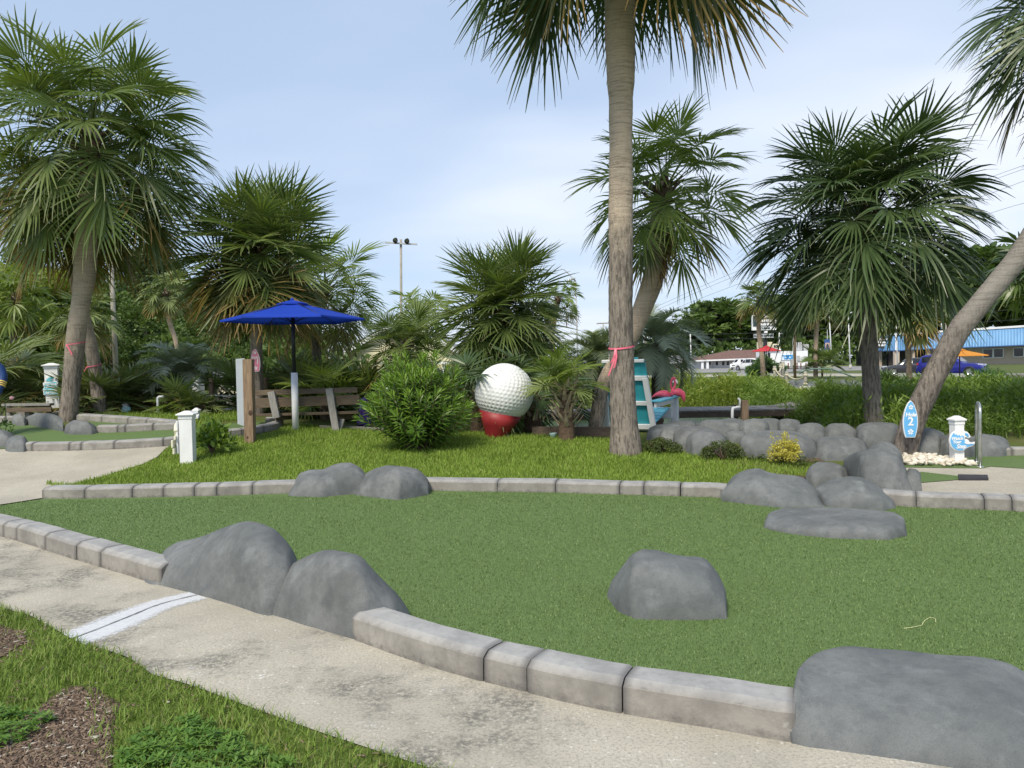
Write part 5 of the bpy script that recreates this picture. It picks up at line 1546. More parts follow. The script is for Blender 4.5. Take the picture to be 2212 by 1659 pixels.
def tree(label, px, D, pytop, kind, v, group, wide=1.0, leafset='near'):
    key = (kind, v, leafset)
    if key not in _TP:
        _TP[key] = tree_proto(kind, 11 * v + len(kind), 0.36 if leafset == 'near' else 0.55, 7500 if leafset == 'near' else 4200)
    tm, cm, m = _TP[key]
    base = GD(px, D); top = PD(px, pytop, D).z
    s = (top - base.z) / 10.3
    r = thing('pine_tree' if kind == 'pine' else 'tree', label, 'pine tree' if kind == 'pine' else 'tree', base, group)
    a = random.uniform(0, 6.28)
    for nm, me, mm in (('trunk', tm, M_BARKT), ('crown', cm, m)):
        o = mobj(nm, me, mm); o.parent = r; o.matrix_parent_inverse = Matrix()
        o.rotation_euler = (0, 0, a); o.scale = (s * wide, s * wide, s)
    return r
WG = 'trees of the wood behind the left palms'
wood = [(-70, 44, 560, 'broad', 0), (20, 40, 560, 'bright', 1), (95, 42, 570, 'bright', 2), (150, 46, 575, 'broad', 1), (215, 44, 600, 'broad', 2), (262, 50, 560, 'broad', 0), (300, 52, 548, 'pine', 1), (335, 55, 526, 'pine', 0), (368, 54, 560, 'pine', 2), (318, 40, 640, 'broad', 1), (240, 38, 690, 'broad', 0), (405, 50, 585, 'broad', 2), (440, 46, 640, 'broad', 0), (480, 52, 600, 'broad', 1), (545, 50, 630, 'broad', 2), (600, 52, 640, 'broad', 0), (655, 56, 690, 'broad', 1), (720, 60, 700, 'broad', 2), (60, 52, 535, 'pine', 1), (190, 55, 540, 'pine', 2), (420, 40, 715, 'broad', 1), (510, 40, 720, 'broad', 0), (590, 44, 725, 'broad', 1), (150, 36, 700, 'broad', 2), (-20, 34, 680, 'broad', 0), (790, 64, 725, 'broad', 0), (470, 38, 760, 'broad', 2), (340, 36, 745, 'broad', 2)]
wl_ = ['tree at the far left behind the palmetto mass', 'yellow-green tree above the rounded palm crown at the left edge', 'yellow-green tree left of the ribboned palm trunk', 'tree right behind the big left palm', 'tree between the ribboned trunk and the grey street pole', 'tree right behind the grey wooden pole', 'pine just right of the grey wooden pole', 'tallest pine of the left wood, tip against the sky', 'pine right of the tallest pine', 'low tree left of the slim bent palm', 'low tree at the foot of the grey wooden pole', 'tree above the slim bent palm crown', 'tree behind the slim bent palm trunk', 'tree left of the Hole 11 palm crown', 'tree hidden behind the Hole 11 palm crown', 'tree right of the Hole 11 palm trunk', 'tree behind the left part of the blue umbrella', 'tree above the grey roof of the cream house', 'pine high behind the big left palm crown', 'pine behind the big left palm, right of its trunk', 'dark low tree behind the silver pindo palm', 'dark low tree left of the knotted wooden post', 'low tree under the blue umbrella', 'dark low tree behind the two ribboned trunks', 'dark low tree above the low plank bench', 'tree right of the blue umbrella', 'dark bush-like tree left of the pink sign', 'dark bush-like tree above the yellowing palmetto']
for (px, D, yt, kd, v), L in zip(wood, wl_): tree(L, px, D, yt, kd, v, WG, wide=1.25 if kd != 'pine' else 1.0)
RG = 'trees of the wood beyond the road'
rw = [(1425, 200, 722, 'broad', 0, 1.2), (1455, 200, 715, 'broad', 1, 1.3), (1490, 185, 690, 'tall', 0, 1.1), (1522, 180, 655, 'pine', 0, 1.3), (1550, 178, 640, 'tall', 1, 1.1), (1580, 180, 648, 'tall', 0, 1.1), (1608, 180, 655, 'tall', 2, 1.1), (1640, 184, 660, 'tall', 1, 1.1), (1672, 186, 640, 'pine', 1, 1.3), (1702, 186, 655, 'tall', 0, 1.1), (1732, 184, 650, 'pine', 2, 1.3), (1762, 186, 640, 'tall', 2, 1.1), (1794, 182, 645, 'tall', 1, 1.1), (1826, 180, 628, 'pine', 0, 1.3), (1858, 178, 620, 'tall', 0, 1.1), (1892, 176, 610, 'tall', 2, 1.1), (1926, 174, 600, 'tall', 1, 1.1), (1962, 172, 590, 'pine', 1, 1.3), (1998, 170, 580, 'tall', 0, 1.1), (2036, 168, 570, 'tall', 2, 1.1), (2076, 166, 548, 'tall', 1, 1.1), (2116, 164, 530, 'tall', 0, 1.15), (2160, 162, 524, 'tall', 2, 1.15), (2206, 160, 530, 'tall', 1, 1.15), (2256, 160, 540, 'tall', 0, 1.15), (1395, 240, 740, 'broad', 2, 1.5), (1345, 240, 748, 'broad', 0, 1.6), (1290, 240, 752, 'broad', 1, 1.6)]
rl = ['low tree above the grey-roofed house', 'low tree right of the pindo palm by the chair', 'tree at the left shoulder of the wood beyond the road', 'pine left of the highest trees by the brown roof', 'highest tree above the left end of the brown roof', 'tree above the middle of the brown roof', 'tree above the right end of the brown roof', 'tree right behind the pylon sign palm', 'pine behind the pylon sign', 'tree right of the pylon sign', 'pine above the white ice building', 'tree above the right end of the ice building', 'tree behind the pale far palm trunk', 'pine left of the dark-crowned palm trunk', 'tree right behind the dark-crowned palm', 'tree above the left end of the blue roof', 'tree above the white lamp pole at the blue roof', 'pine behind the olive mid-distance palm', 'tree above the middle of the blue roof', 'tree left of the leaning palm above the blue roof', 'tree right behind the leaning trunk', 'big rounded tree above the leaning trunk', 'biggest rounded tree right of the leaning trunk', 'tree at the right edge above the blue roof', 'tree past the right edge above the blue roof', 'low far tree left of the flamingos', 'low far tree behind the tallest palm trunk', 'low far tree under the street lamp']
for (px, D, yt, kd, v, w), L in zip(rw, rl): tree(L, px, D, yt, kd, v, RG, wide=w * (1.5 if kd == 'tall' else 1.15), leafset='far')
# dark undergrowth closing the woods near the ground
def undergrowth(name, x0, x1, D, hgt, n, seed, size, m):
    rg = np.random.default_rng(seed); cl = []
    for i in range(60):
        px = x0 + (x1 - x0) * rg.uniform(); p = GD(px, D + rg.uniform(-1.5, 3)); cl.append((p.x, p.y, p.z + hgt * rg.uniform(0.1, 0.9), hgt * 0.5, 0.8))
    V, Fc, Rr = leaf_cloud(n, None, None, size, 0.6, seed, 0.3, clumps=cl)
    tag(mobj(name, mesh_np(name, V, Fc, False, {'rnd': Rr}), m), kind='stuff')
undergrowth('wood_undergrowth', -120, 760, 40, 2.2, 14000, 41, 0.4, M_T1)
undergrowth('road_undergrowth', 1380, 2300, 172, 5.5, 9000, 42, 1.1, M_T1)
# ------------------------------------------------------------------ shared materials
M_WHITE = plain('white_plastic', (0.76, 0.77, 0.78), 0.45, var=0.04)
M_IVORY = plain('ivory_board', (0.70, 0.67, 0.52), 0.55, var=0.08)
def wood_mat(name, c1, c2, sc=(2, 2, 2), grain=(60, 6, 60)):
    t = NT(name)
    g = t.noise(1.0, 6, 0.65, t.co(scale=grain), 0.6); k = t.noise(2.0, 4, 0.6); r = t.rnd()
    c = t.mix(t.ramp(g, 0.3, 0.68), c1, c2)
    c = t.mix(t.math('MULTIPLY', r, 0.35), c, tuple(x * 0.7 for x in c1))
    c = t.mix(t.ramp(k, 0.5, 0.8, 0, 0.35), c, tuple(x * 0.5 for x in c1))
    t.col(c); t.bump(g, 0.4, 0.006)
    return t.set(0.85, 0, 0.2)
M_WOODX = wood_mat('brown_planks', (0.10, 0.076, 0.053), (0.185, 0.145, 0.104), grain=(5, 60, 60))
M_WOODG = wood_mat('grey_planks', (0.22, 0.215, 0.20), (0.35, 0.34, 0.32), grain=(40, 40, 6))
M_WOODP = wood_mat('knotted_post_wood', (0.17, 0.115, 0.075), (0.32, 0.23, 0.155), grain=(34, 34, 3))
M_DECK = wood_mat('weathered_deck', (0.19, 0.175, 0.16), (0.30, 0.285, 0.265), grain=(30, 4, 30))
M_DECKB = wood_mat('deck_beam', (0.10, 0.075, 0.058), (0.18, 0.14, 0.11), grain=(4, 40, 40))
M_POLE = wood_mat('weathered_pole', (0.25, 0.235, 0.20), (0.40, 0.38, 0.33), grain=(24, 24, 3))
M_BLACK = plain('black_metal', (0.02, 0.021, 0.024), 0.45)
M_STEEL = plain('galvanised_steel', (0.55, 0.56, 0.57), 0.35, metal=0.85, var=0.12, scale=14)
M_GREY = plain('grey_panel', (0.47, 0.51, 0.55), 0.5, var=0.04)
M_TEAL = plain('teal_paint', (0.035, 0.30, 0.36), 0.45, var=0.1)
M_LTEAL = plain('light_teal_paint', (0.12, 0.50, 0.66), 0.45, var=0.08)
M_BLUES = plain('sign_blue', (0.13, 0.42, 0.75), 0.45, var=0.03)
M_TEALS = plain('sign_teal', (0.14, 0.50, 0.58), 0.45, var=0.05)
M_PINKS = plain('sign_pink', (0.70, 0.22, 0.33), 0.45, var=0.03)
M_SIGNW = plain('sign_white', (0.80, 0.81, 0.82), 0.4, var=0.02)
M_PINKF = plain('flamingo_pink', (0.72, 0.10, 0.17), 0.45, var=0.12)
M_RIB = plain('pink_ribbon', (0.80, 0.16, 0.24), 0.5, var=0.08)
M_RED = plain('tee_red', (0.27, 0.022, 0.026), 0.5, var=0.15, scale=3)
M_PURPLE = plain('purple_gloss', (0.10, 0.035, 0.22), 0.2, var=0.2)
M_GLASS = plain('dark_glass', (0.012, 0.014, 0.017), 0.06, spec=0.6)
M_TYRE = plain('tyre', (0.018, 0.018, 0.018), 0.85)
M_RIM = plain('rim', (0.45, 0.46, 0.47), 0.3, metal=0.8)
M_CREAM = plain('cream_wall', (0.66, 0.62, 0.42), 0.7, var=0.05)
M_WALLW = plain('white_wall', (0.76, 0.77, 0.80), 0.7, var=0.05)
M_BEIGE = plain('beige_wall', (0.50, 0.42, 0.34), 0.8, var=0.06)
M_ROOFG = plain('grey_shingle', (0.20, 0.205, 0.215), 0.9, var=0.2, scale=3)
M_ROOFB = plain('brown_shingle', (0.155, 0.092, 0.075), 0.9, var=0.2, scale=2)
M_ROPE = plain('rope', (0.50, 0.46, 0.34), 0.85, var=0.12, scale=20)
M_BOX = plain('utility_grey', (0.42, 0.43, 0.44), 0.5)
M_RUST = plain('rusty_steel', (0.13, 0.045, 0.035), 0.8, var=0.3)
M_REDBOX = plain('red_box', (0.45, 0.02, 0.03), 0.35)

def Mat(p, rz=0.0, rx=0.0, ry=0.0):
    return Matrix.Translation(Vector(p)) @ Matrix.Rotation(rz, 4, 'Z') @ Matrix.Rotation(ry, 4, 'Y') @ Matrix.Rotation(rx, 4, 'X')
def rotz(a): return Matrix.Rotation(a, 3, 'Z')

# ------------------------------------------------------------------ posts with caps and their signs
def cap_post(label, base, hgt, w, rz=0.0, tilt=0.0, group='white capped sign posts'):
    root = thing('sign_post', label, 'post', base, group)
    M = Mat(base, rz, 0, tilt)
    Rm = M.to_3x3()
    mb = MB(); mb.box(M @ Vector((0, 0, (hgt - 0.05) / 2 - 0.03)), (w, w, hgt - 0.05 + 0.06), Rm, w * 0.03); mb.build('post', M_WHITE, root)
    mb = MB()
    mb.box(M @ Vector((0, 0, hgt - 0.075)), (w * 1.10, w * 1.10, 0.055), Rm, 0.004)
    mb.box(M @ Vector((0, 0, hgt - 0.035)), (w * 1.36, w * 1.36, 0.022), Rm, 0.004)
    a = w * 0.66; b = w * 0.16
    vs = [M @ Vector((sx * a, sy * a, hgt - 0.025)) for sx, sy in ((-1, -1), (1, -1), (1, 1), (-1, 1))] + [M @ Vector((sx * b, sy * b, hgt + 0.02)) for sx, sy in ((-1, -1), (1, -1), (1, 1), (-1, 1))]
    mb.add(vs, [(0, 1, 5, 4), (1, 2, 6, 5), (2, 3, 7, 6), (3, 0, 4, 7), (4, 5, 6, 7)])
    mb.build('post_cap', M_WHITE, root)
    return root, M
def hgt_px(base, px, py):   # height of a picture point above a base at the same depth
    return PD(px, py, base.y).z - base.z

# practice green post
b = Gnd(118, 903); hp = hgt_px(b, 112, 786)
pp, M = cap_post('tall white post with the teal Practice Green sign at the far left', b, hp, m_of(25, b.y), R(24), R(-1.5))
ps = m_of(1, b.y)
def blob(pts, k=4):
    return [tuple(p) for p in resample([(x, y, 0) for x, y in pts + [pts[0]]], 1e9)[:, :2]] if False else pts
signM = M @ Matrix.Translation((-ps * 2, -m_of(25, b.y) / 2 - 0.02, hp - ps * 46)) @ Matrix.Rotation(R(-6), 4, 'Z')
def P_(pts, s): return [(x * s, z * s) for x, z in pts]
out1 = P_([(-13.5, -20), (13.5, -20), (14, -6), (12, -2), (14.5, 4), (13, 8), (9, 10), (11, 16), (8, 20), (3, 22), (-3, 20), (-8, 16), (-10, 9), (-14, 5), (-12, -4), (-14.5, -7)], ps)
mb = MB(); mb.prism(out1, signM, 0.025); sg = mb.build('sign_board', M_SIGNW, pp)
in1 = P_([(-12.3, -18.8), (12.3, -18.8), (12.7, -6.5), (10.8, -2), (13, 4), (11.8, 7), (-12, 4.4), (-10.7, -4.5), (-13, -7.5)], ps)
mb = MB(); mb.prism(in1, signM @ Matrix.Translation((0, -0.0145, 0)), 0.008); mb.build('sign_panel', M_TEALS, pp)
wv_ = P_([(-8, 9), (-5, 14), (0, 18), (5, 18.5), (7, 15), (4, 13), (1, 14.5), (3, 11), (7, 10), (2, 8)], ps)
mb = MB(); mb.prism(wv_, signM @ Matrix.Translation((0, -0.0145, 0)), 0.008); mb.build('wave_mark', M_TEALS, pp)
for tx, zz, sz in (('Practice', 2.6, 7.6), ('Green', -3.3, 7.0), ('Do Not Hit', -10.2, 5.2), ('Ball Here', -15.6, 5.2)):
    text_obj('lettering', tx, signM @ Matrix.Translation((0, -0.022, zz * ps)), sz * ps, M_SIGNW, pp, 0.002, 0.0022, 0.15)

# white post on the lawn, its layered sign seen from the edge
b = Gnd(407, 1000); hp = hgt_px(b, 405, 890)
lp_, M = cap_post('white capped post on the lawn with a layered sign seen edge-on', b, hp, m_of(27, b.y), R(6))
ps = m_of(1, b.y)
ME = M @ Matrix.Translation((-m_of(27, b.y) / 2 - 0.03, 0, 0)) @ Matrix.Rotation(R(-90), 4, 'Z')
def slab(x0, off, z0, z1, wd, m, nm):
    mb = MB(); mb.box(ME @ Vector((0, -off, (z0 + z1) / 2 * ps)), (wd, 0.028, (z1 - z0) * ps), ME.to_3x3(), 0.006); mb.build(nm, m, lp_)
slab(0, 0.0, 22, 92, 0.20, M_WHITE, 'sign_back')
mb = MB(); mb.prism(P_([(-16, 62), (10, 60), (15, 72), (10, 84), (0, 88), (-12, 82), (-18, 72)], ps), ME @ Matrix.Translation((0, -0.02, 0)), 0.05); mb.build('sign_layer', M_IVORY, lp_)
slab(0, 0.055, 36, 52, 0.36, M_IVORY, 'sign_layer'); slab(0, 0.04, 22, 35, 0.34, M_IVORY, 'sign_layer'); slab(0, 0.02, 53, 61, 0.30, M_IVORY, 'sign_layer')

# watch your step
b = Gnd(2067, 1003); hp = hgt_px(b, 2062, 901)
wp_, M = cap_post('white capped post with the round blue Watch Your Step sign', b, hp, m_of(20.5, b.y), R(4))
ps = m_of(1, b.y)
signM = M @ Matrix.Translation((-ps * 3, -m_of(20.5, b.y) / 2 - 0.02, PD(2060, 950, b.y).z - b.z))
circ = [(23 * math.cos(R(a)), 23 * math.sin(R(a))) for a in range(62, 322, 10)]
right = [(20, -15), (28, -13), (33, -8), (34, -4), (29, -5), (22, -4.5), (19, 0.5), (15, 3), (12.5, 0), (10, 4), (13, 7.5), (19, 4.5), (24, 7), (22, 12), (17, 18)]
mb = MB(); mb.prism(P_(circ + right, ps), signM, 0.024); mb.build('sign_board', M_SIGNW, wp_)
ci = [(21.4 * math.cos(R(a)), 21.4 * math.sin(R(a))) for a in range(130, 322, 8)]
ri = [(19, -13), (27, -11.5), (31, -8), (20, -6.5), (14, -6), (11, -2), (8, 4), (9, 8), (4, 11), (1, 8), (-2, 12.5), (-5, 9.5), (-8, 13.5), (-11, 12)]
mb = MB(); mb.prism(P_(ci + ri, ps), signM @ Matrix.Translation((0, -0.0145, 0)), 0.008); mb.build('sign_panel', M_BLUES, wp_)
mb = MB()
mb.prism(P_([(12, 16), (17, 14), (20, 9), (17, 7), (14, 10), (11, 12)], ps), signM @ Matrix.Translation((0, -0.0145, 0)), 0.008)
mb.build('wave_mark', M_BLUES, wp_)
mb = MB(); mb.prism(P_([(9, -6), (12, -1), (15, 0), (18, -5), (26, -6.5), (30, -7.6), (16, -8.5)], ps), signM @ Matrix.Translation((0, -0.021, 0)), 0.004); mb.build('surfer_mark', M_SIGNW, wp_)
for tx, xx, zz, sz in (('Watch', -7.5, 4.2, 9.6), ('Your', -8, -3.2, 9.0), ('Step', 2, -13, 12.5)):
    text_obj('lettering', tx, signM @ Matrix.Translation((xx * ps, -0.021, zz * ps)), sz * ps, M_SIGNW, wp_, 0.002, 0.0022, 0.25)
# small posts at the left
b = Gnd(273, 896); hp = hgt_px(b, 273, 871)
sp_, M = cap_post('tiny white capped post with a pale teal fish-shaped sign, left lawn', b, hp, m_of(9, b.y))
ps = m_of(1, b.y)
fish = [(-8, -8), (8, -8), (6, -6), (7, 0), (9, -1), (13, 1), (10, 3), (13, 6), (9, 6), (8, 9), (4, 6), (-2, 8), (-7, 6), (-9, 1), (-7, -6)]
sM = M @ Matrix.Translation((ps * 1, -m_of(9, b.y) / 2 - 0.02, hp - ps * 15))
mb = MB(); mb.prism(P_(fish, ps), sM, 0.02); mb.build('sign_board', plain('pale_teal', (0.36, 0.66, 0.70), 0.5), sp_)
text_obj('lettering', 'Hole', sM @ Matrix.Translation((-1 * ps, -0.013, 2 * ps)), 5 * ps, M_SIGNW, sp_, 0.002, 0.002, 0.2)
b = Gnd(425, 909); hp = hgt_px(b, 425, 883)
sp2, M = cap_post('small white capped post behind the white post on the lawn', b, hp, m_of(11, b.y))
ps = m_of(1, b.y)
mb = MB(); mb.prism(P_([(-4, -8), (6, -8), (7, -2), (9, 0), (6, 3), (6, 8), (-4, 8)], ps), M @ Matrix.Translation((0, -m_of(11, b.y) / 2 - 0.012, hp * 0.5)), 0.016); mb.build('sign_board', M_WHITE, sp2)

# surfboard signs
def surf(label, cx, cy, D, wpx, hpx, colm, num, tilt=0.0, rz=0.0, extra=''):
    c = PD(cx, cy, D); s = m_of(1, D)
    root = thing('surfboard_sign', label, 'sign', c, 'surfboard hole signs')
    M = Mat(c, rz, 0, tilt)
    def outl(k):
        pts = []
        h = hpx / 2 - k; w = wpx / 2 - k
        for i in range(17):
            f = i / 16; z = -h + 2 * h * f
            ww = w * (math.sin(math.pi * (0.16 + 0.84 * f)) ** 0.62 if f < 1 else 0.0)
            pts.append((ww, z))
        return P_(pts + [(-x, z) for x, z in reversed(pts[:-1])], s)
    mb = MB(); mb.prism(outl(0), M, 0.022); mb.build('sign_board', M_SIGNW, root)
    mb = MB(); mb.prism(outl(wpx * 0.055), M @ Matrix.Translation((0, -0.0135, 0)), 0.007); mb.build('sign_panel', colm, root)
    F = M @ Matrix.Translation((0, -0.020, 0))
    text_obj('lettering', 'Hole', F @ Matrix.Translation((0, 0, hpx * 0.115 * s)), wpx * 0.36 * s, M_SIGNW, root, 0.0015, 0.003 * wpx / 31, 0.15)
    text_obj('numeral', num, F @ Matrix.Translation((0, 0, -hpx * 0.075 * s)), wpx * 0.78 * s, M_SIGNW, root, 0.0015, 0.0035 * wpx / 31, 0.0 if num == '2' else 0.15)
    for zz, sc in ((0.32, 0.17), (-0.345, 0.20)):
        mb = MB()
        for k in range(5):
            a = k * 2 * math.pi / 5 + math.pi / 2
            pet = [(math.cos(a + da) * rr, math.sin(a + da) * rr) for da, rr in ((0, 0.12), (-0.5, 0.7), (-0.3, 1.0), (0, 0.88), (0.3, 1.0), (0.5, 0.7))]
            mb.prism([(x * sc * wpx * s, z * sc * wpx * s) for x, z in pet], F @ Matrix.Translation((0, 0.0005 * k, zz * hpx * s)), 0.003)
        mb.build('flower_mark', M_SIGNW, root)
    return root
surf('blue surfboard sign reading Hole 2 on the leaning trunk', 1966, 905, 11.30, 32, 80, M_BLUES, '2', R(1))
surf('pink surfboard sign reading Hole 11 on a palm trunk', 552, 778, 17.15, 20, 49, M_PINKS, '11', R(-2))

# ------------------------------------------------------------------ golf ball on its tee
b = Gnd(1071, 943); D = b.y
c = PD(1089, 848.3, D); Rb = m_of(63.6, D)
root = thing('golf_ball', 'giant dimpled white golf ball leaning on its red tee', 'golf ball', b)
rootT = thing('tee', 'big red cone-shaped tee under the giant golf ball', 'tee', b)
tilt = Matrix.Rotation(R(11), 4, 'Y')
bm = bmesh.new(); bmesh.ops.create_icosphere(bm, subdivisions=6, radius=1.0)
bv = np.array([v.co[:] for v in bm.verts])
dc = []
step = 7.6
for i, la in enumerate(np.arange(-86, 87, step)):
    n_ = max(1, int(round(360 * math.cos(R(la)) / (step * 1.08))))
    for k in range(n_):
        lo = 2 * math.pi * (k + 0.5 * (i % 2)) / n_
        dc.append((math.cos(R(la)) * math.cos(lo), math.cos(R(la)) * math.sin(lo), math.sin(R(la))))
dc = np.array(dc)
mx = np.zeros(len(bv))
for i in range(0, len(bv), 4096): mx[i:i + 4096] = (bv[i:i + 4096] @ dc.T).max(1)
ang = np.degrees(np.arccos(np.clip(mx, -1, 1)))
q = np.clip(ang / 3.05, 0, 1)
rad_ = 1 - 0.026 * (1 - q ** 2) * (q < 1)
for v, p, r_ in zip(bm.verts, bv, rad_): v.co = c + (tilt @ Vector(p * r_ * Rb))
me = bpy.data.meshes.new('ball'); bm.to_mesh(me); bm.free()
def ball_mat():
    t = NT('ball_paint'); n = t.noise(3, 5, 0.6)
    c_ = t.mix(t.ramp(n, 0.35, 0.7), (0.70, 0.725, 0.72), (0.77, 0.79, 0.80)); c_ = t.mix(t.ramp(t.noise(9, 5, 0.7, t.co(scale=(1, 1, 0.4))), 0.58, 0.78, 0, 0.3), c_, (0.55, 0.58, 0.52))
    t.col(c_); return t.set(0.4, 0, 0.4)
mobj('ball', me, ball_mat(), root, True)
# cone: rim ring follows the tilt, foot ring is level
rimc = c + tilt @ Vector((0, 0, -Rb * 0.70)); rimr = Rb * 0.745
vs = []; fs = []; n_ = 40
for j, f in enumerate((0, 0.5, 1.0)):
    for k in range(n_):
        a = 2 * math.pi * k / n_
        top_ = rimc + tilt @ Vector((math.cos(a) * rimr, math.sin(a) * rimr, 0))
        bot = b + Vector((math.cos(a) * m_of(20, D), math.sin(a) * m_of(20, D), -0.04))
        vs.append(bot * (1 - f) + top_ * f)
for j in range(2):
    for k in range(n_):
        k2 = (k + 1) % n_; fs.append((j * n_ + k, j * n_ + k2, (j + 1) * n_ + k2, (j + 1) * n_ + k))
mb = MB(); mb.add(vs, fs, True)
for j in (2,):
    inner = [rimc + tilt @ Vector((math.cos(2 * math.pi * k / n_) * rimr * 0.93, math.sin(2 * math.pi * k / n_) * rimr * 0.93, -0.004)) for k in range(n_)]
    base_i = len(mb.v); mb.add(inner, [])
    for k in range(n_): mb.f.append((2 * n_ + k, 2 * n_ + (k + 1) % n_, base_i + (k + 1) % n_, base_i + k)); mb.sm.append(False)
mb.build('cone', M_RED, rootT)
fb = Gnd(1086, 945); s = m_of(1, fb.y)
fl = thing('marker_flag', 'tiny pink triangular flag stuck in the grass at the red tee', 'flag', fb)
mb = MB(); mb.tube([fb, fb + Vector((0, 0, 15 * s))], 0.004, 6); mb.build('stick', M_WHITE, fl)
mb = MB(); mb.prism(P_([(0, 2), (0, 14), (7.5, 6)], s), Mat(fb + Vector((0, -0.005, 0)), R(5)), 0.003); mb.build('pennant', plain('pale_pink', (0.80, 0.34, 0.32), 0.5), fl)

# ------------------------------------------------------------------ umbrellas
def umbrella(label, px, ytop, yrim, halfw, base, colm, nrib=6, phase=0.3, polem=M_BLACK, pole_r=0.02, sleeve=None, vent=True, sag=0.42):
    D = base.y; s = m_of(1, D)
    root = thing('umbrella', label, 'umbrella', base, 'sun umbrellas')
    ctr = PD(px, ytop, D); rimz = PD(px, yrim, D).z; Rr = halfw * s; hz = ctr.z - rimz
    mb = MB(); mb.tube([base - Vector((0, 0, 0.05)) if sleeve is None else Vector((base.x, base.y, sleeve - 0.1)), Vector((base.x, base.y, ctr.z - 0.03))], pole_r, 10); mb.build('pole', polem, root)
    if sleeve is not None:
        mb = MB(); mb.tube([base - Vector((0, 0, 0.05)), Vector((base.x, base.y, sleeve))], pole_r * 1.75, 12); mb.build('pole_sleeve', M_WHITE, root)
    o = Vector((base.x, base.y, 0))
    for k in range(nrib):
        a0 = phase + 2 * math.pi * k / nrib; a1 = phase + 2 * math.pi * (k + 1) / nrib
        vs = []; fs = []; NR, NA = 8, 6
        for i in range(NR + 1):
            f = 0.06 + 0.94 * i / NR
            for j in range(NA + 1):
                g = j / NA; a = a0 + (a1 - a0) * g
                chord = math.cos((a1 - a0) / 2) / math.cos(a - (a0 + a1) / 2)
                e = 1 - (2 * g - 1) ** 2
                rr = Rr * f * (1 - (1 - chord) * 1.0) * (1 - 0.035 * e * f)
                z = ctr.z - hz * 0.06 - hz * 0.94 * f - hz * 0.10 * e * f * (1 - f) * 2
                if i == NR: pass
                vs.append((o.x + math.cos(a) * rr, o.y + math.sin(a) * rr, z))
        b0 = len(vs)
        for j in range(NA + 1):       # short valance turned down
            x, y, z = vs[NR * (NA + 1) + j]; vs.append((x, y, z - 0.035))
        fs = [(i * (NA + 1) + j, i * (NA + 1) + j + 1, (i + 1) * (NA + 1) + j + 1, (i + 1) * (NA + 1) + j) for i in range(NR) for j in range(NA)]
        fs += [(NR * (NA + 1) + j, NR * (NA + 1) + j + 1, b0 + j + 1, b0 + j) for j in range(NA)]
        mb = MB(); mb.add(vs, fs, True); mb.build('canopy_panel', colm, root)
        mb = MB(); mb.tube([Vector((o.x + math.cos(a0) * Rr * 0.05, o.y + math.sin(a0) * Rr * 0.05, ctr.z - hz * 0.05)), Vector((o.x + math.cos(a0) * Rr * 0.5, o.y + math.sin(a0) * Rr * 0.5, ctr.z - hz * 0.5 ** 1.12 - 0.02)), Vector((o.x + math.cos(a0) * Rr, o.y + math.sin(a0) * Rr, rimz - 0.012))], 0.009, 5)
        mb.tube([Vector((o.x + math.cos(a0) * Rr * 0.5, o.y + math.sin(a0) * Rr * 0.5, ctr.z - hz * 0.5 ** 1.12 - 0.02)), Vector((o.x + math.cos(a0) * pole_r, o.y + math.sin(a0) * pole_r, rimz - 0.05))], 0.007, 5)
        mb.build('rib', M_BLACK, root)
    if vent:
        mb = MB(); n_ = nrib * 4
        vs = [(o.x, o.y, ctr.z + 0.015)]
        for k in range(n_):
            a = phase + 2 * math.pi * k / n_; w = 1 - 0.10 * abs(math.sin(a * nrib / 2 - phase * nrib / 2))
            vs.append((o.x + math.cos(a) * Rr * 0.22 * w, o.y + math.sin(a) * Rr * 0.22 * w, ctr.z - hz * 0.17))
        for k in range(n_):
            x, y, z = vs[1 + k]; vs.append((x, y, z - 0.03))
        mb.add(vs, [(0, 1 + k, 1 + (k + 1) % n_) for k in range(n_)] + [(1 + k, n_ + 1 + k, n_ + 1 + (k + 1) % n_, 1 + (k + 1) % n_) for k in range(n_)], False)
        mb.build('vent_cap', colm, root)
        mb = MB(); mb.lathe([(0.0, 0.05), (0.03, 0.04), (0.035, 0.02), (0.03, 0.0)], Mat((o.x, o.y, ctr.z)), 10); mb.build('finial', colm, root)
    return root
def cloth_mat(name, c):
    t = NT(name); n = t.noise(3, 4); t.col(t.mix(t.ramp(n, 0.3, 0.7), tuple(x * 0.92 for x in c), c)); t.bump(t.noise(1.0, 4, 0.6, t.co(scale=(5, 5, 5))), 0.2, 0.03); t.set(0.75, 0, 0.2)
    tr = t.new('ShaderNodeBsdfTranslucent'); tr.inputs[0].default_value = (*c, 1); mx_ = t.new('ShaderNodeMixShader'); mx_.inputs[0].default_value = 0.22
    t.l.new(t.b.outputs[0], mx_.inputs[1]); t.l.new(tr.outputs[0], mx_.inputs[2]); t.l.new(mx_.outputs[0], t.out.inputs[0]); return t.m
ub = Gnd(639, 929)
umbrella('open royal blue umbrella on a white-sleeved pole by the bench', 634, 649, 690, 152, ub, cloth_mat('blue_canvas', (0.015, 0.058, 0.46)), 6, 0.12, M_BLACK, m_of(4.2, ub.y), sleeve=PD(639, 805, ub.y).z)
ob = GD(2073, 35); ob = Vector((ob.x, ob.y, ob.z))
umbrella('open orange umbrella in front of the parked blue car', 2072, 753, 768, 56, ob, cloth_mat('orange_canvas', (0.72, 0.30, 0.05)), 6, 0.2, M_BLACK, 0.025)
rb = GD(1656, 57)
umbrella('open red umbrella half hidden by the far palm at the ice stand', 1656, 747, 758, 34, rb, cloth_mat('red_canvas', (0.60, 0.06, 0.075)), 6, 0.2, M_BLACK, 0.03)

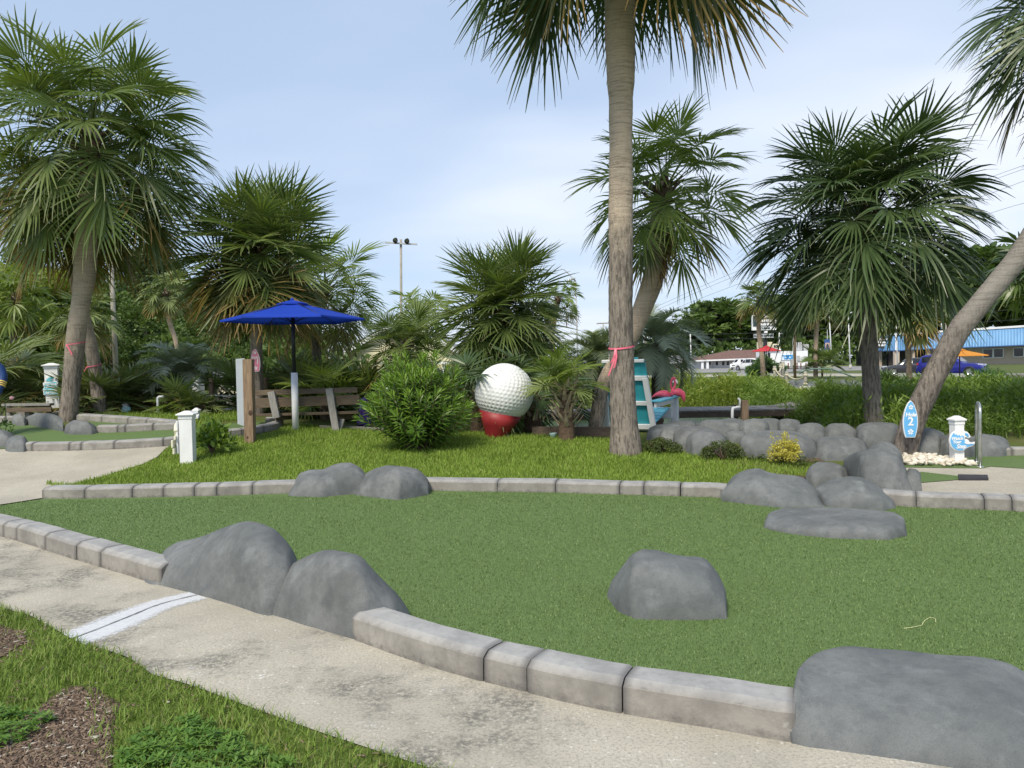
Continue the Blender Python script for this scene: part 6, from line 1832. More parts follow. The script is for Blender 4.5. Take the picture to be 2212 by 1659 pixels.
# ------------------------------------------------------------------ bench and knotted post
D = Gnd(723, 931).y; bb = Gnd(660, 930); bb = Vector((PD(660, 900, D).x, D, float(H(PD(660, 900, D).x, D))))
root = thing('bench', 'long weathered plank bench under the blue umbrella, seen from behind', 'bench', bb)
def plank(x0, y0, x1, y1, thick_px, dep, yoff, m, nm, parent, D=D, bev=0.006):
    a = PD(x0, y0, D + yoff); b_ = PD(x1, y1, D + yoff); h = m_of(thick_px, D)
    mb = MB(); mb.beam(a, b_, dep, h, bev=bev); return mb.build(nm, m, parent)
plank(547, 849, 772, 842, 11.5, 0.04, 0.06, M_WOODX, 'back_plank', root)
plank(548, 871, 777, 863, 21, 0.045, 0.09, M_WOODX, 'back_plank', root)
for k, (yy, off) in enumerate(((0, 0.16), (0, 0.32), (0, 0.48))):
    plank(551, 896.5, 775, 890.5, 5.5, 0.145, off, M_WOODX, 'seat_plank', root)
for (x0, y0, x1, y1, w, yo) in ((586, 846, 598, 903, 15, 0.0), (711, 839, 727, 934, 15, 0.0)):
    mb = MB(); mb.beam(PD(x0, y0, D + 0.02), PD(x1, y1, D - 0.0), m_of(w, D), 0.09, up=(0, 1, 0), bev=0.008); mb.build('back_post', M_WOODG, root)
for x in (612, 738):
    mb = MB(); p = PD(x, 902, D + 0.1); mb.beam(p + Vector((-0.16, 0, 0)), p + Vector((0.2, 0.45, 0)), 0.05, m_of(13, D), bev=0.006); mb.build('seat_bracket', M_WOODX, root)
for x, x2 in ((600, 602), (740, 732)):
    a = PD(x, 906, D + 0.22); g = onH(PD(x2, 930, D + 0.1).x, D + 0.1, -0.03)
    mb = MB(); mb.beam(a, g, 0.09, 0.09, up=(0, 1, 0), bev=0.008); mb.build('leg', M_WOODG, root)

kb = Gnd(541, 957); D = kb.y; s = m_of(1, D)
root = thing('board_post', 'brown knotted wooden post with a grey sheet board on its left side', 'post', kb)
mb = MB(); kh = hgt_px(kb, 536, 776)
mb.beam(kb - Vector((0, 0, 0.05)), PD(536.5, 776, D), m_of(19.5, D), m_of(19.5, D), up=(0, 1, 0), bev=0.004); post_o = mb.build('post', M_WOODP, root)
mb = MB()
for (x, y, r_) in ((541, 892, 4.6), (535, 945, 2.2)):
    cpt = PD(x, y, D - m_of(19.5, D) / 2 - 0.001)
    for q_ in range(3):
        mb.lathe([(r_ * s * (1 - q_ * 0.3), 0.0), (r_ * s * (1 - q_ * 0.3) * 0.8, 0.002 + 0.001 * q_), (0.0, 0.001 * q_)], Matrix.Translation(cpt) @ Matrix.Rotation(R(90), 4, 'X') @ Matrix.Diagonal((1, 1.35, 1, 1)), 12)
mb.build('knot', plain('knot_wood', (0.075, 0.045, 0.028), 0.8), post_o)
a = PD(527, 774, D - 0.02); z0 = PD(527, 921, D).z
d_ = Vector((-0.36, 0.62, 0)).normalized(); wdt = 0.72
mb = MB(); mb.box(Vector((a.x, a.y, (a.z + z0) / 2)) + d_ * wdt / 2, (wdt, 0.02, a.z - z0), rotz(math.atan2(d_.y, d_.x)), 0.003); mb.build('sheet_board', M_GREY, root)

# ------------------------------------------------------------------ giant chair and flamingos
D = 14.6; c0 = PD(1362, 926, D); c0.z = float(H(c0.x, c0.y))
sC = m_of(1, D)
root = thing('giant_chair', 'giant teal and white deck chair turned away behind the tallest palm', 'chair', c0)
MC = Mat(c0, R(-30))
W = 1.02; Hh = 1.44; lean = 0.36
def bk(x, f, off=0.0):   # point on the back: f 0 at the foot to 1 at the top, offset along the back's normal
    return MC @ Vector((x, 0.02 - lean * f + off * 0.96, 0.05 + (Hh - 0.05) * f + off * 0.26))
nb = 7
for i in range(nb):
    x = -W / 2 + W * (i + 0.5) / nb; taper = 0.80
    f1 = 1.0 - 0.10 * abs(2 * (i + 0.5) / nb - 1) ** 2 * 1.0
    w = W / nb * 0.985
    vs = []
    for f in (0.02, f1):
        kx = 1.0 + (taper - 1) * f if False else 1.0 - 0.20 * f
        for off in (0, 0.03):
            vs += [bk((x - w / 2) * kx, f, off), bk((x + w / 2) * kx, f, off)]
    mb = MB(); mb.add(vs, [(0, 1, 5, 4), (2, 6, 7, 3), (0, 2, 3, 1), (4, 5, 7, 6), (0, 4, 6, 2), (1, 3, 7, 5)]); mb.build('back_slat', M_TEAL, root)
def bar(a, b_, w, h, m, nm, up=(0, 0, 1)): 
    mb = MB(); mb.beam(a, b_, w, h, up=up, bev=0.006); return mb.build(nm, m, root)
upb = (MC.to_3x3() @ Vector((0, 1, 0.26)))
for f, w in ((0.04, 0.09), (0.36, 0.075), (0.70, 0.085), (0.93, 0.05)):
    kx = 1.0 - 0.20 * f
    bar(bk(-W / 2 * kx, f, -0.035), bk(W / 2 * kx, f, -0.035), 0.05 if f < 0.9 else 0.06, w, M_WHITE, 'back_rail', upb) if False else None
    mb = MB(); A = bk(-W / 2 * kx, f, -0.03); B = bk(W / 2 * kx, f, -0.03)
    xd = (B - A).normalized(); nd = (MC.to_3x3() @ Vector((0, 0.96, 0.26))).normalized(); zd = xd.cross(nd) * -1
    mb.box((A + B) / 2, ((B - A).length, 0.05, w), Matrix((xd, nd, nd.cross(xd) * -1)).transposed(), 0.006); mb.build('back_rail', M_WHITE, root)
for sx in (-1, 1):
    A = bk(sx * (W / 2 - 0.04), 0.0, -0.034); B = bk(sx * (W / 2 - 0.04) * 0.86, 0.70, -0.034)
    mb = MB(); mb.beam(A, B, 0.10, 0.056, up=tuple(MC.to_3x3() @ Vector((0, 0.96, 0.26))), bev=0.006); mb.build('back_stile', M_WHITE, root)
    # arm, arm rail, front post
    ay = 1.16; az = PD(1450, 861, D).z - c0.z
    mb = MB(); mb.box(MC @ Vector((sx * (W / 2 + 0.06), ay / 2 - 0.08, az)), (0.20, ay + 0.14, 0.035), MC.to_3x3() @ Matrix.Rotation(R(2), 3, 'X'), 0.012); mb.build('arm', M_LTEAL, root)
    mb = MB(); mb.box(MC @ Vector((sx * (W / 2 + 0.02), ay / 2 - 0.10, az - 0.075)), (0.05, ay, 0.10), MC.to_3x3() @ Matrix.Rotation(R(2), 3, 'X'), 0.006); mb.build('arm_rail', M_WHITE, root)
    mb = MB(); mb.box(MC @ Vector((sx * (W / 2 + 0.03), ay - 0.14, (az - 0.02) / 2 - 0.05)), (0.13, 0.12, az + 0.08), MC.to_3x3(), 0.008); mb.build('front_post', M_WHITE, root)
for k in range(5):
    mb = MB(); mb.box(MC @ Vector((0, 0.12 + k * 0.165, 0.20 + k * 0.045)), (W - 0.04, 0.155, 0.03), MC.to_3x3() @ Matrix.Rotation(R(14), 3, 'X'), 0.006); mb.build('seat_slat', M_LTEAL, root)
mb = MB(); mb.box(MC @ Vector((0, 0.93, 0.30)), (W, 0.05, 0.22), MC.to_3x3(), 0.006); mb.build('seat_apron', M_WHITE, root)
Zf = zc(1500, 900, 1700, 1269.0)
AP = MC @ Vector((W / 2 + 0.06, ay / 2, az))
def fpt(x, y, off=0.0):
    (dx, dy), = Zf([(x, y)])
    p = PD(dx, dy, AP.y - 0.02 + off); return p
def flamingo(label, pts, rads, beak, eye, off):
    P = [fpt(x, y, off) for x, y in pts]; rr = [m_of(r_ * 0.1394, AP.y) for r_ in rads]
    base = min(P, key=lambda v: v.z)
    r_ = thing('flamingo', label, 'flamingo', base, 'pink flamingos on the chair arm')
    S = resample(P, 0.02); sp = np.r_[0, np.cumsum(np.linalg.norm(np.diff(np.array([tuple(p) for p in P]), axis=0), axis=1))]
    ss2 = np.r_[0, np.cumsum(np.linalg.norm(np.diff(S, axis=0), axis=1))]
    R_ = np.interp(ss2 / ss2[-1], sp / sp[-1], rr)
    mb = MB(); mb.tube(S, list(R_), 14); mb.build('body', M_PINKF, r_)
    bp = [fpt(x, y, off) for x, y in beak]
    mb = MB(); mb.tube(bp[:3], [m_of(14 * .1394, AP.y), m_of(15 * .1394, AP.y), m_of(11 * .1394, AP.y)], 10); mb.build('beak', M_SIGNW, r_)
    mb = MB(); mb.tube(bp[2:], [m_of(11 * .1394, AP.y), m_of(3 * .1394, AP.y)], 10); mb.build('beak_tip', M_BLACK, r_)
flamingo('pink flamingo sitting left on the chair arm, tail to the chair back', [(575, 448), (640, 408), (720, 392), (790, 395), (850, 412), (885, 410), (893, 340), (876, 260), (876, 200), (900, 150), (925, 146), (935, 175)], [3, 26, 54, 62, 40, 27, 17, 14, 14, 16, 21, 18], [(937, 178), (915, 205), (900, 222), (895, 235)], None, 0.10)
flamingo('pink flamingo sitting right on the chair arm, tail hanging over its end', [(1085, 515), (1075, 470), (1050, 400), (985, 365), (925, 368), (893, 392), (900, 330), (935, 270), (940, 210), (925, 165), (920, 148), (945, 158)], [4, 26, 50, 64, 50, 30, 20, 16, 15, 17, 22, 17], [(948, 172), (968, 205), (975, 240), (960, 275)], None, -0.02)

# ------------------------------------------------------------------ boardwalk
ZD = 0.28; root = thing('boardwalk', 'low grey timber boardwalk crossing the pond behind the boulders', 'boardwalk', Vector((4, 20.3, WATER_Z)))
yf, yb = 20.3, 22.0
xl, xr = 0.4, PD(1776, 884, yf).x
k = 0; x = xl
while x < xr:
    mb = MB(); mb.box((x + 0.065, (yf + yb) / 2, ZD - 0.02 + random.uniform(-0.003, 0.003)), (0.132, yb - yf, 0.038), None, 0.0); mb.build('deck_plank', M_DECK, root); x += 0.142
mb = MB(); mb.box(((xl + xr) / 2, yf + 0.03, ZD - 0.045 - 0.075), (xr - xl, 0.05, 0.145), None, 0.004); mb.build('fascia_beam', M_DECKB, root)
mb = MB(); mb.box(((xl + xr) / 2, yb - 0.1, ZD - 0.12), (xr - xl, 0.05, 0.145), None, 0.004); mb.build('fascia_beam', M_DECKB, root)
for px, w in ((1290, 0.16), (1415, 0.16), (1585, 0.19), (1697, 0.19), (1772, 0.24)):
    for yy in (yf + 0.16, yb - 0.2):
        mb = MB(); mb.box((PD(px, 890, yy).x, yy, (ZD - 0.055 - 0.8) / 2), (w, w, ZD - 0.045 + 0.8), None, 0.008); mb.build('pile', M_DECKB, root)
c1 = Vector((xr + 0.01, yf + 0.05, ZD)); c2 = PD(1864, 879, 23.4); c2.z = ZD + 0.06
d_ = (c2 - c1); L = Vector((d_.x, d_.y, 0)).length; an = math.atan2(d_.y, d_.x)
root2 = thing('ramp', 'short timber ramp turning off the right end of the boardwalk', 'ramp', c1)
for k in range(int(L / 0.142)):
    f = (k + 0.5) * 0.142 / L; p = c1 + d_ * f
    mb = MB(); mb.box(p + Vector((-math.sin(an), math.cos(an), 0)) * 0.75 + Vector((0, 0, 0.0)), (0.132, 1.5, 0.036), rotz(an), 0.0); mb.build('deck_plank', M_DECK, root2)
nn_ = Vector((-math.sin(an), math.cos(an), 0))
for zz in (0.10, 0.225, 0.35):
    mb = MB(); mb.beam(c1 - nn_ * 0.02 + Vector((0, 0, -zz)), c2 - nn_ * 0.02 + Vector((0, 0, -zz)), 0.045, 0.115, bev=0.004); mb.build('side_board', M_DECKB, root2)
mb = MB(); mb.beam(c1 - nn_ * 0.03 + Vector((0, 0, -0.0)), c2 - nn_ * 0.03, 0.10, 0.05, bev=0.004); mb.build('edge_board', M_DECK, root2)

# square post and bent pipe before the deck
g = GD(1607, 14.9); s = m_of(1, 14.9)
o = MB(); tp = PD(1607, 864.5, 14.9); o.beam(g - Vector((0, 0, 0.3)), Vector((g.x, g.y, tp.z)), m_of(14, 14.9), m_of(14, 14.9), up=(0, 1, 0), bev=0.004)
tag(o.build('square_post', M_WOODP), 'square brown wooden post standing between the pond boulders and the deck', 'post')
root = thing('bent_pipe', 'white bent plastic pipe with a valve beside the square post', 'pipe', g)
D = 14.85
mb = MB(); mb.tube([PD(1582, 925, D), PD(1582, 888, D), PD(1583, 882, D), PD(1588, 880, D), PD(1599, 879, D)], m_of(3.2, D), 10); mb.tube([PD(1598, 880, D), PD(1598, 864, D), PD(1596, 861.5, D), PD(1594, 861, D)], m_of(2.4, D), 10); mb.build('pipe', M_WHITE, root)
mb = MB(); mb.tube([PD(1588, 878, D), PD(1588, 875, D)], m_of(2.5, D), 8); mb.tube([PD(1583, 875.5, D - 0.01), PD(1594, 875, D - 0.01)], m_of(1.2, D), 6); mb.build('valve', M_BLACK, root)
# dispenser
D = 15.0; g = GD(1313, D); g.z = PD(1313, 941, D).z; s = m_of(1, D)
root = thing('fish_food_dispenser', 'red coin dispenser on a thin black stand behind the tallest palm', 'dispenser', g)
mb = MB(); mb.box(PD(1313, 891, D), (16 * s, 14 * s, 15 * s), None, 0.015); mb.build('box', M_REDBOX, root)
mb = MB(); mb.box(PD(1314, 891, D - 7.4 * s), (6 * s, 0.012, 9 * s), None, 0.003); mb.build('coin_plate', M_SIGNW, root)
mb = MB(); mb.box(PD(1314, 875.5, D), (12 * s, 0.02, 14 * s), None, 0.003); mb.build('sign_plate', M_SIGNW, root)
mb = MB(); mb.lathe([(0, 0.004), (3.2 * s, 0.003), (3.2 * s, 0)], Matrix.Translation(PD(1314, 876, D - 0.012)) @ Matrix.Rotation(R(90), 4, 'X'), 12); mb.build('emblem', plain('emblem_blue', (0.02, 0.07, 0.22), 0.5), root)
mb = MB(); mb.tube([PD(1313, 898, D), g + Vector((0, 0, 0.02))], 1.3 * s, 8)
for k in range(4):
    a = k * 1.57 + 0.4; mb.tube([g + Vector((0, 0, 0.06)), g + Vector((math.cos(a) * 0.11, math.sin(a) * 0.11, -0.02))], 1.1 * s, 6)
mb.build('stand', M_BLACK, root)
g = Gnd(1195, 947); s = m_of(1, g.y)
root = thing('tub', 'pale aqua tub on the grass beside the short palm', 'tub', g)
mb = MB(); mb.lathe([(0.0, 0), (6 * s, 0), (8 * s, 10 * s), (8.6 * s, 12 * s), (8.2 * s, 12 * s), (7.4 * s, 10 * s), (5.5 * s, 1 * s), (0, 1 * s)], Mat(g), 18); mb.build('bowl', plain('aqua_plastic', (0.40, 0.55, 0.52), 0.5), root)
# timber edging boards
def edging(label, pts, hgt, w, m=M_DECK, dz=0.0):
    root = thing('timber_edging', label, 'timber edging', pts[0], 'timber edging boards')
    for a, b_ in zip(pts[:-1], pts[1:]):
        n_ = max(1, int((b_ - a).length / 1.6))
        for k in range(n_):
            p = a + (b_ - a) * (k / n_); q_ = a + (b_ - a) * ((k + 1) / n_ - 0.004)
            mb = MB(); mb.beam(p + Vector((0, 0, hgt / 2 - 0.03 + dz)), q_ + Vector((0, 0, hgt / 2 - 0.03 + dz)), w, hgt + 0.06, bev=0.006); mb.build('board', m, root)
edging('timber edging board behind the right half of the bench', [Gnd(690, 926), Gnd(745, 927), Gnd(830, 932)], 0.07, 0.06)
edging('dark timber board low behind the short palm and the S-curved trunk', [Gnd(1150, 940), Gnd(1330, 941)], 0.16, 0.05, M_DECKB)
edging('pale timber edge of the far hole across the pond', [GD(1728, 38.5), GD(1824, 36.5)], 0.22, 0.10, plain('pale_timber', (0.55, 0.53, 0.46), 0.8))
edging('grey timber edging at the right picture edge on the weedy bank', [GD(2175, 24), GD(2300, 24.5)], 0.75, 0.12, M_DECK)
# purple ornament
g = GD(783, 16.4); s = m_of(1, 16.4)
root = thing('garden_ornament', 'glossy purple garden ornament half hidden by the bench and the oleander', 'ornament', g)
mb = MB(); mb.lathe([(0.0, 0), (14 * s, 0), (16 * s, 8 * s), (11 * s, 18 * s), (13 * s, 30 * s), (9 * s, 42 * s), (11 * s, 52 * s), (6 * s, 60 * s), (0, 62 * s)], Mat(g), 18); mb.build('body', M_PURPLE, root)
mb = MB()
for k in range(9):
    a = k * 0.7; mb.lathe([(0, 2.5 * s), (1.8 * s, 1.5 * s), (2.2 * s, 0)], Mat(g + Vector((math.cos(a) * 11.5 * s, math.sin(a) * 11.5 * s, (18 + (k % 4) * 9) * s))), 8)
mb.build('knob', plain('lilac', (0.30, 0.20, 0.45), 0.3), root)

# ------------------------------------------------------------------ ribbons
def ribbon(label, pts_c, r, tail, w=0.018, seed=0):
    c = pts_c; root = thing('ribbon', label, 'ribbon', c, 'pink ribbons tied round palm trunks')
    rn = random.Random(seed); vs = []; fs = []; n_ = 28
    for k in range(n_ + 1):
        a = 2 * math.pi * k / n_; z = 0.035 * math.sin(a + 0.6)
        for dz in (-w / 2, w / 2): vs.append(c + Vector((math.cos(a) * r, math.sin(a) * r, z + dz)))
    fs = [(2 * k, 2 * k + 2, 2 * k + 3, 2 * k + 1) for k in range(n_)]
    mb = MB(); mb.add(vs, fs, True); mb.build('band', M_RIB, root)
    for k, (dx, dz) in enumerate(tail):
        kx, ky = tail[0][2] if len(tail[0]) > 2 else (-0.7, -0.7), 0
        a0 = R(238); o = c + Vector((math.cos(a0) * (r + 0.012), math.sin(a0) * (r + 0.012), 0.035 * math.sin(a0 + 0.6)))
        e = o + Vector((dx, -0.03, dz)); mid = (o + e) / 2 + Vector((0.02, -0.03, 0.01)); up_ = Vector((w * 0.6, 0, w * 0.35))
        mb = MB(); mb.add([o - up_, o + up_, mid - up_, mid + up_, e - up_, e + up_], [(0, 1, 3, 2), (2, 3, 5, 4)], True); mb.build('tail', M_RIB, root)
d0 = Gnd(1353, 980).y; ribbon('pink ribbon tied round the tallest palm trunk', PD(1342, 749, d0), m_of(28.5, d0), [(-0.12, -0.42), (-0.08, -0.22), (-0.03, -0.30)], 0.026, 1)
d0 = Gnd(147, 909).y; ribbon('pink ribbon round the big left palm trunk', PD(164, 741, d0), m_of(20, d0), [(0.14, -0.22), (0.10, -0.14)], 0.02, 2)
ribbon('pink ribbon round the second left palm trunk', PD(203.5, 789, 17.5), m_of(15, 17.5), [(-0.06, -0.12)], 0.02, 3)

# ------------------------------------------------------------------ silver rails and river stones
g = Gnd(2114, 1009); D = g.y; r_ = m_of(3.1, D)
root = thing('hand_rail', 'silver steel U-shaped hand rail at the concrete pad', 'hand rail', g)
a = Gnd(2117.5, 1010); b_ = PD(2109.5, 1000, D + 0.34); b_ = onH(b_.x, b_.y); tz = PD(2115, 873, D).z
path = [b_ + Vector((0, 0, -0.05)), Vector((b_.x, b_.y, tz - 0.12))] + [Vector((a.x + (b_.x - a.x) * (0.5 + 0.5 * math.cos(t_)), a.y + (b_.y - a.y) * (0.5 + 0.5 * math.cos(t_)), tz - 0.12 + 0.13 * math.sin(t_))) for t_ in np.linspace(0.2, math.pi - 0.2, 9)] + [Vector((a.x, a.y, tz - 0.12)), a + Vector((0, 0, -0.05))]
mb = MB(); mb.tube(path, r_, 12); mb.build('rail', M_STEEL, root)
for p in (a, b_):
    mb = MB(); mb.lathe([(r_ * 2.2, 0.0), (r_ * 2.2, 0.012), (r_, 0.016)], Mat(p + Vector((0, 0, 0.004))), 14); mb.build('foot_flange', M_STEEL, root)
def pebble_mat():
    t = NT('river_stone'); r = t.rnd(); c = t.mix(r, (0.50, 0.44, 0.34), (0.72, 0.68, 0.60)); c = t.mix(t.ramp(t.noise(14, 4), 0.55, 0.75, 0, 0.5), c, (0.42, 0.30, 0.18)); t.col(c); return t.set(0.7)
M_PEB = pebble_mat()
pebs = []
for i in range(5):
    bm = bmesh.new(); bmesh.ops.create_icosphere(bm, subdivisions=2, radius=1.0)
    for v in bm.verts: v.co = v.co * (1 + 0.22 * noise.noise(v.co * 1.4 + Vector((i * 5, 0, 0)))); v.co.z *= 0.62; v.co.x *= 1.2
    me = bpy.data.meshes.new('stone'); bm.to_mesh(me); bm.free(); me.materials.append(M_PEB)
    me.polygons.foreach_set('use_smooth', np.ones(len(me.polygons), bool)); pebs.append(me)
sp = [(p.x, p.y) for p in G2(A4([(1440, 1395), (1440, 1345), (1480, 1338), (1560, 1340), (1620, 1355), (1700, 1365), (1790, 1375), (1855, 1398), (1700, 1402)]))]
root = thing('stone_bed', 'bed of cream river stones at the foot of the Watch Your Step post', 'stone bed', Vector((sp[0][0], sp[0][1], 0.1)))
rn = random.Random(5); ptsS = scatter(sp, 230, 55)
for x, y in ptsS:
    o = bpy.data.objects.new('stone', rn.choice(pebs)); COL.objects.link(o); o.parent = root
    s_ = rn.uniform(0.022, 0.052); o.location = Vector((x, y, float(H(x, y)) + 0.02 + rn.uniform(0, 0.055))) - root.location
    o.scale = (s_, s_, s_); o.rotation_euler = (rn.uniform(-0.5, 0.5), rn.uniform(-0.5, 0.5), rn.uniform(0, 6))
# loose vine of grass on the turf
mb = MB(); zz = Z3([(1437, 862), (1480, 858), (1540, 846), (1560, 815), (1590, 798), (1622, 806), (1622, 826)])
mb.tube([Gnd(x, y) + Vector((0, 0, 0.012)) for x, y in zz], 0.0022, 5); tag(mb.build('dry_straw', plain('straw', (0.55, 0.58, 0.30), 0.7)), 'single pale dry straw lying on the turf', 'straw')
# ------------------------------------------------------------------ left side: low bench, fences, poles, house
D = 16.6; s = m_of(1, D)
g = GD(50, D); root = thing('plank_bench', 'low backless plank bench at the far left behind the practice green', 'bench', g)
for (y, th, off) in ((874, 5, 0.0), (874, 5, 0.19)):
    mb = MB(); mb.beam(PD(8, y + 0.6, D + off), PD(112, y - 0.6, D + off), 0.17, th * s, bev=0.005); mb.build('seat_plank', M_WOODG, root)
mb = MB(); mb.beam(PD(12, 886, D - 0.04), PD(112, 884, D - 0.04), 0.04, 10 * s, bev=0.004); mb.build('front_board', M_WOODX, root)
for x in (20, 60, 104):
    p = PD(x, 880, D + 0.12); gg = onH(p.x, p.y, -0.05); mb = MB(); mb.beam(gg, Vector((p.x, p.y, PD(x, 876, D).z)), 0.09, 0.09, up=(0, 1, 0)); mb.build('leg', M_WOODG, root)
edging('low grey timber board at the far left under the plank bench', [Gnd(-20, 901), Gnd(62, 899)], 0.10, 0.06)

D = 18.6
root = thing('rail_fence', 'white two-rail pipe fence with brown posts at the left', 'fence', GD(455, D))
for px, yt, w in ((357, 850, 11), (455, 817, 10), (573, 815, 11)):
    p = GD(px, D); mb = MB(); mb.tube([p - Vector((0, 0, 0.1)), Vector((p.x, p.y, PD(px, yt, D).z))], m_of(w, D) / 2, 12); mb.build('post', M_WOODP, root)
for (x0, y0, x1, y1) in ((400, 853, 522, 855.8), (402, 881, 522, 885), (522, 855.8, 640, 858), (522, 885, 640, 889)):
    mb = MB(); mb.tube([PD(x0, y0, D - 0.12), PD(x1, y1, D - 0.12)], m_of(1.5, D), 8); mb.build('rail', M_WHITE, root)
g = Gnd(342, 899); D = g.y
mb = MB(); mb.tube([g - Vector((0, 0, 0.05)), PD(340.5, 864, D), PD(341, 859, D), PD(344, 857, D), PD(354, 856.5, D)], m_of(2.6, D), 10)
tag(mb.build('standpipe', M_WHITE), 'white bent standpipe on the left lawn beside the brown fence post', 'pipe')
# little rusty bird
g = GD(182, 17.6); g.z = PD(182, 911, 17.6).z; s = m_of(1, 17.6)
root = thing('metal_bird', 'small rusty metal bird between the two ribboned trunks', 'bird ornament', g)
mb = MB(); mb.tube([g + Vector((x * s, 0, z * s)) for x, z in ((-5, 12), (0, 20), (6, 25), (10, 30), (12, 33))], [0.6 * s, 4.2 * s, 4.6 * s, 2.2 * s, 1.2 * s], 10)
mb.tube([g + Vector((0, 0, 17 * s)), g + Vector((-2 * s, 0, 8 * s)), g + Vector((-1 * s, 0, -2 * s))], 0.7 * s, 6); mb.tube([g + Vector((3 * s, 0.02, 17 * s)), g + Vector((2 * s, 0.02, -2 * s))], 0.7 * s, 6); mb.build('body', M_RUST, root)

def flood(label, px, ytop, ybar, x0, x1, lamps, D, wpx, group='floodlight poles', m=M_POLE, lean=0.0, yb0=None, yb1=None):
    b = GD(px + lean, D); s = m_of(1, D); top = PD(px, ytop, D)
    root = thing('floodlight_pole', label, 'floodlight pole', b, group)
    mb = MB(); mb.tube([b - Vector((0, 0, 0.3)), (b + top) / 2, top], [wpx * s * 0.62, wpx * s * 0.55, wpx * s * 0.48], 12); mb.build('pole', m, root)
    mb = MB(); mb.beam(PD(x0, yb0 or ybar, D - wpx * s), PD(x1, yb1 or ybar, D - wpx * s), 0.08, 0.08); mb.build('crossbar', M_BOX, root)
    for lx, ly, rr in lamps:
        c = PD(lx, ly, D - wpx * s - 0.15); M = Matrix.Translation(c) @ Matrix.Rotation(R(-62), 4, 'X')
        mb = MB(); mb.lathe([(rr * s * 0.35, -0.28), (rr * s * 0.6, -0.22), (rr * s, 0.0), (rr * s * 1.02, 0.05), (rr * s * 0.9, 0.05)], M @ Matrix.Rotation(R(180), 4, 'X'), 16); lamp = mb.build('lamp_head', M_BLACK, root)
        mb = MB(); mb.lathe([(rr * s * 0.9, -0.02), (rr * s * 0.5, 0.0), (0, 0.005)], M @ Matrix.Rotation(R(180), 4, 'X'), 16); mb.build('lens', M_RIM, lamp)
        mb = MB(); mb.tube([c, c + Vector((0, 0.12, -rr * s * 1.1))], 0.03, 6); mb.build('bracket', M_BLACK, lamp)
flood('floodlight pole with two round lamps against the sky', 866, 517, 526, 832, 901, [(854, 519, 5.4), (879, 520.5, 5.4)], 42, 5.2, yb0=524, yb1=528)
flood('floodlight pole just right of the tallest palm trunk', 1394, 503, 516, 1368, 1420, [(1381, 508, 5.4), (1407, 508, 5.4)], 42, 5.2)
flood('weathered wooden lamp pole in front of the left wood', 238, 524, 536, 208, 276, [(222, 531, 5.5), (259, 533, 5.5)], 28, 9, lean=13)

# cream gabled house
D = 40.0; s = m_of(1, D)
def pp3(px, py, dd=0.0): return PD(px, py, D + dd)
gz = float(H(PD(860, 800, D).x, D))
root = thing('house', 'cream house with white gable trim behind the umbrella and bushes', 'house', GD(860, D))
L0, AP_, R0 = pp3(724, 776), pp3(868, 692), pp3(1012, 772)
def wall_poly(pts, th, m, nm, parent):
    n_ = len(pts); back = [p + Vector((0, th, 0)) for p in pts]
    mb = MB(); mb.add(pts + back, [tuple(range(n_)), tuple(range(2 * n_ - 1, n_ - 1, -1))] + [(i, i + n_, (i + 1) % n_ + n_, (i + 1) % n_) for i in range(n_)]); return mb.build(nm, m, parent)
wall_poly([Vector((L0.x + .25, D, gz - 0.2)), Vector((R0.x - .25, D, gz - 0.2)), Vector((R0.x - .25, D, R0.z)), Vector((AP_.x, D, AP_.z - .15)), Vector((L0.x + .25, D, L0.z))], 7.0, M_CREAM, 'wall', root)
for a, b_ in ((L0, AP_), (AP_, R0)):
    mb = MB(); mb.beam(a + Vector((0, -0.35, 0.0)), b_ + Vector((0, -0.35, 0.0)), 0.06, 0.20); mb.build('gable_trim', M_WHITE, root)
    dz = Vector((0, 0, 0.13)); mb = MB(); mb.add([a + Vector((0, -0.4, 0)) + dz, b_ + Vector((0, -0.4, 0)) + dz, b_ + Vector((0, 7.3, 0)) + dz, a + Vector((0, 7.3, 0)) + dz] + [a + Vector((0, -0.4, 0.06)) + dz, b_ + Vector((0, -0.4, 0.06)) + dz, b_ + Vector((0, 7.3, 0.06)) + dz, a + Vector((0, 7.3, 0.06)) + dz], [(0, 1, 2, 3), (4, 5, 6, 7), (0, 1, 5, 4), (1, 2, 6, 5), (2, 3, 7, 6), (3, 0, 4, 7)]); mb.build('roof', M_ROOFG, root)
# lower wing at the left with its own roof
a = pp3(655, 792, 1.0); b_ = pp3(742, 790, 1.0)
mb = MB(); mb.box(((a.x + b_.x) / 2, D + 3, (a.z + gz) / 2 - 0.1), (b_.x - a.x, 4, a.z - gz + 0.1)); mb.build('wing_wall', M_CREAM, root)
mb = MB(); mb.add([a + Vector((-.3, -.5, 0)), b_ + Vector((0, -.5, 0)), b_ + Vector((0, 3, 1.0)), a + Vector((0.6, 3, 1.0)), a + Vector((-.3, -.5, -.06)), b_ + Vector((0, -.5, -.06))], [(0, 1, 2, 3), (0, 1, 5, 4)]); mb.build('wing_roof', M_ROOFG, root)
mb = MB(); mb.beam(a + Vector((-.3, -.53, -.06)), b_ + Vector((0, -.53, -.06)), 0.05, 0.16); mb.build('eave_trim', M_WHITE, root)
for x0 in (836, 905):
    p0 = pp3(x0, 812, -0.03); p1 = pp3(x0 + 26, 786, -0.03); mb = MB(); mb.box((p0 + p1) / 2, (p1.x - p0.x, 0.05, p1.z - p0.z)); wn_ = mb.build('window', M_GLASS, root)
    mb = MB(); mb.box((p0 + p1) / 2 + Vector((0, -0.03, (p1.z - p0.z) / 2)), (p1.x - p0.x + 0.2, 0.06, 0.12)); mb.build('frame', M_WHITE, wn_)
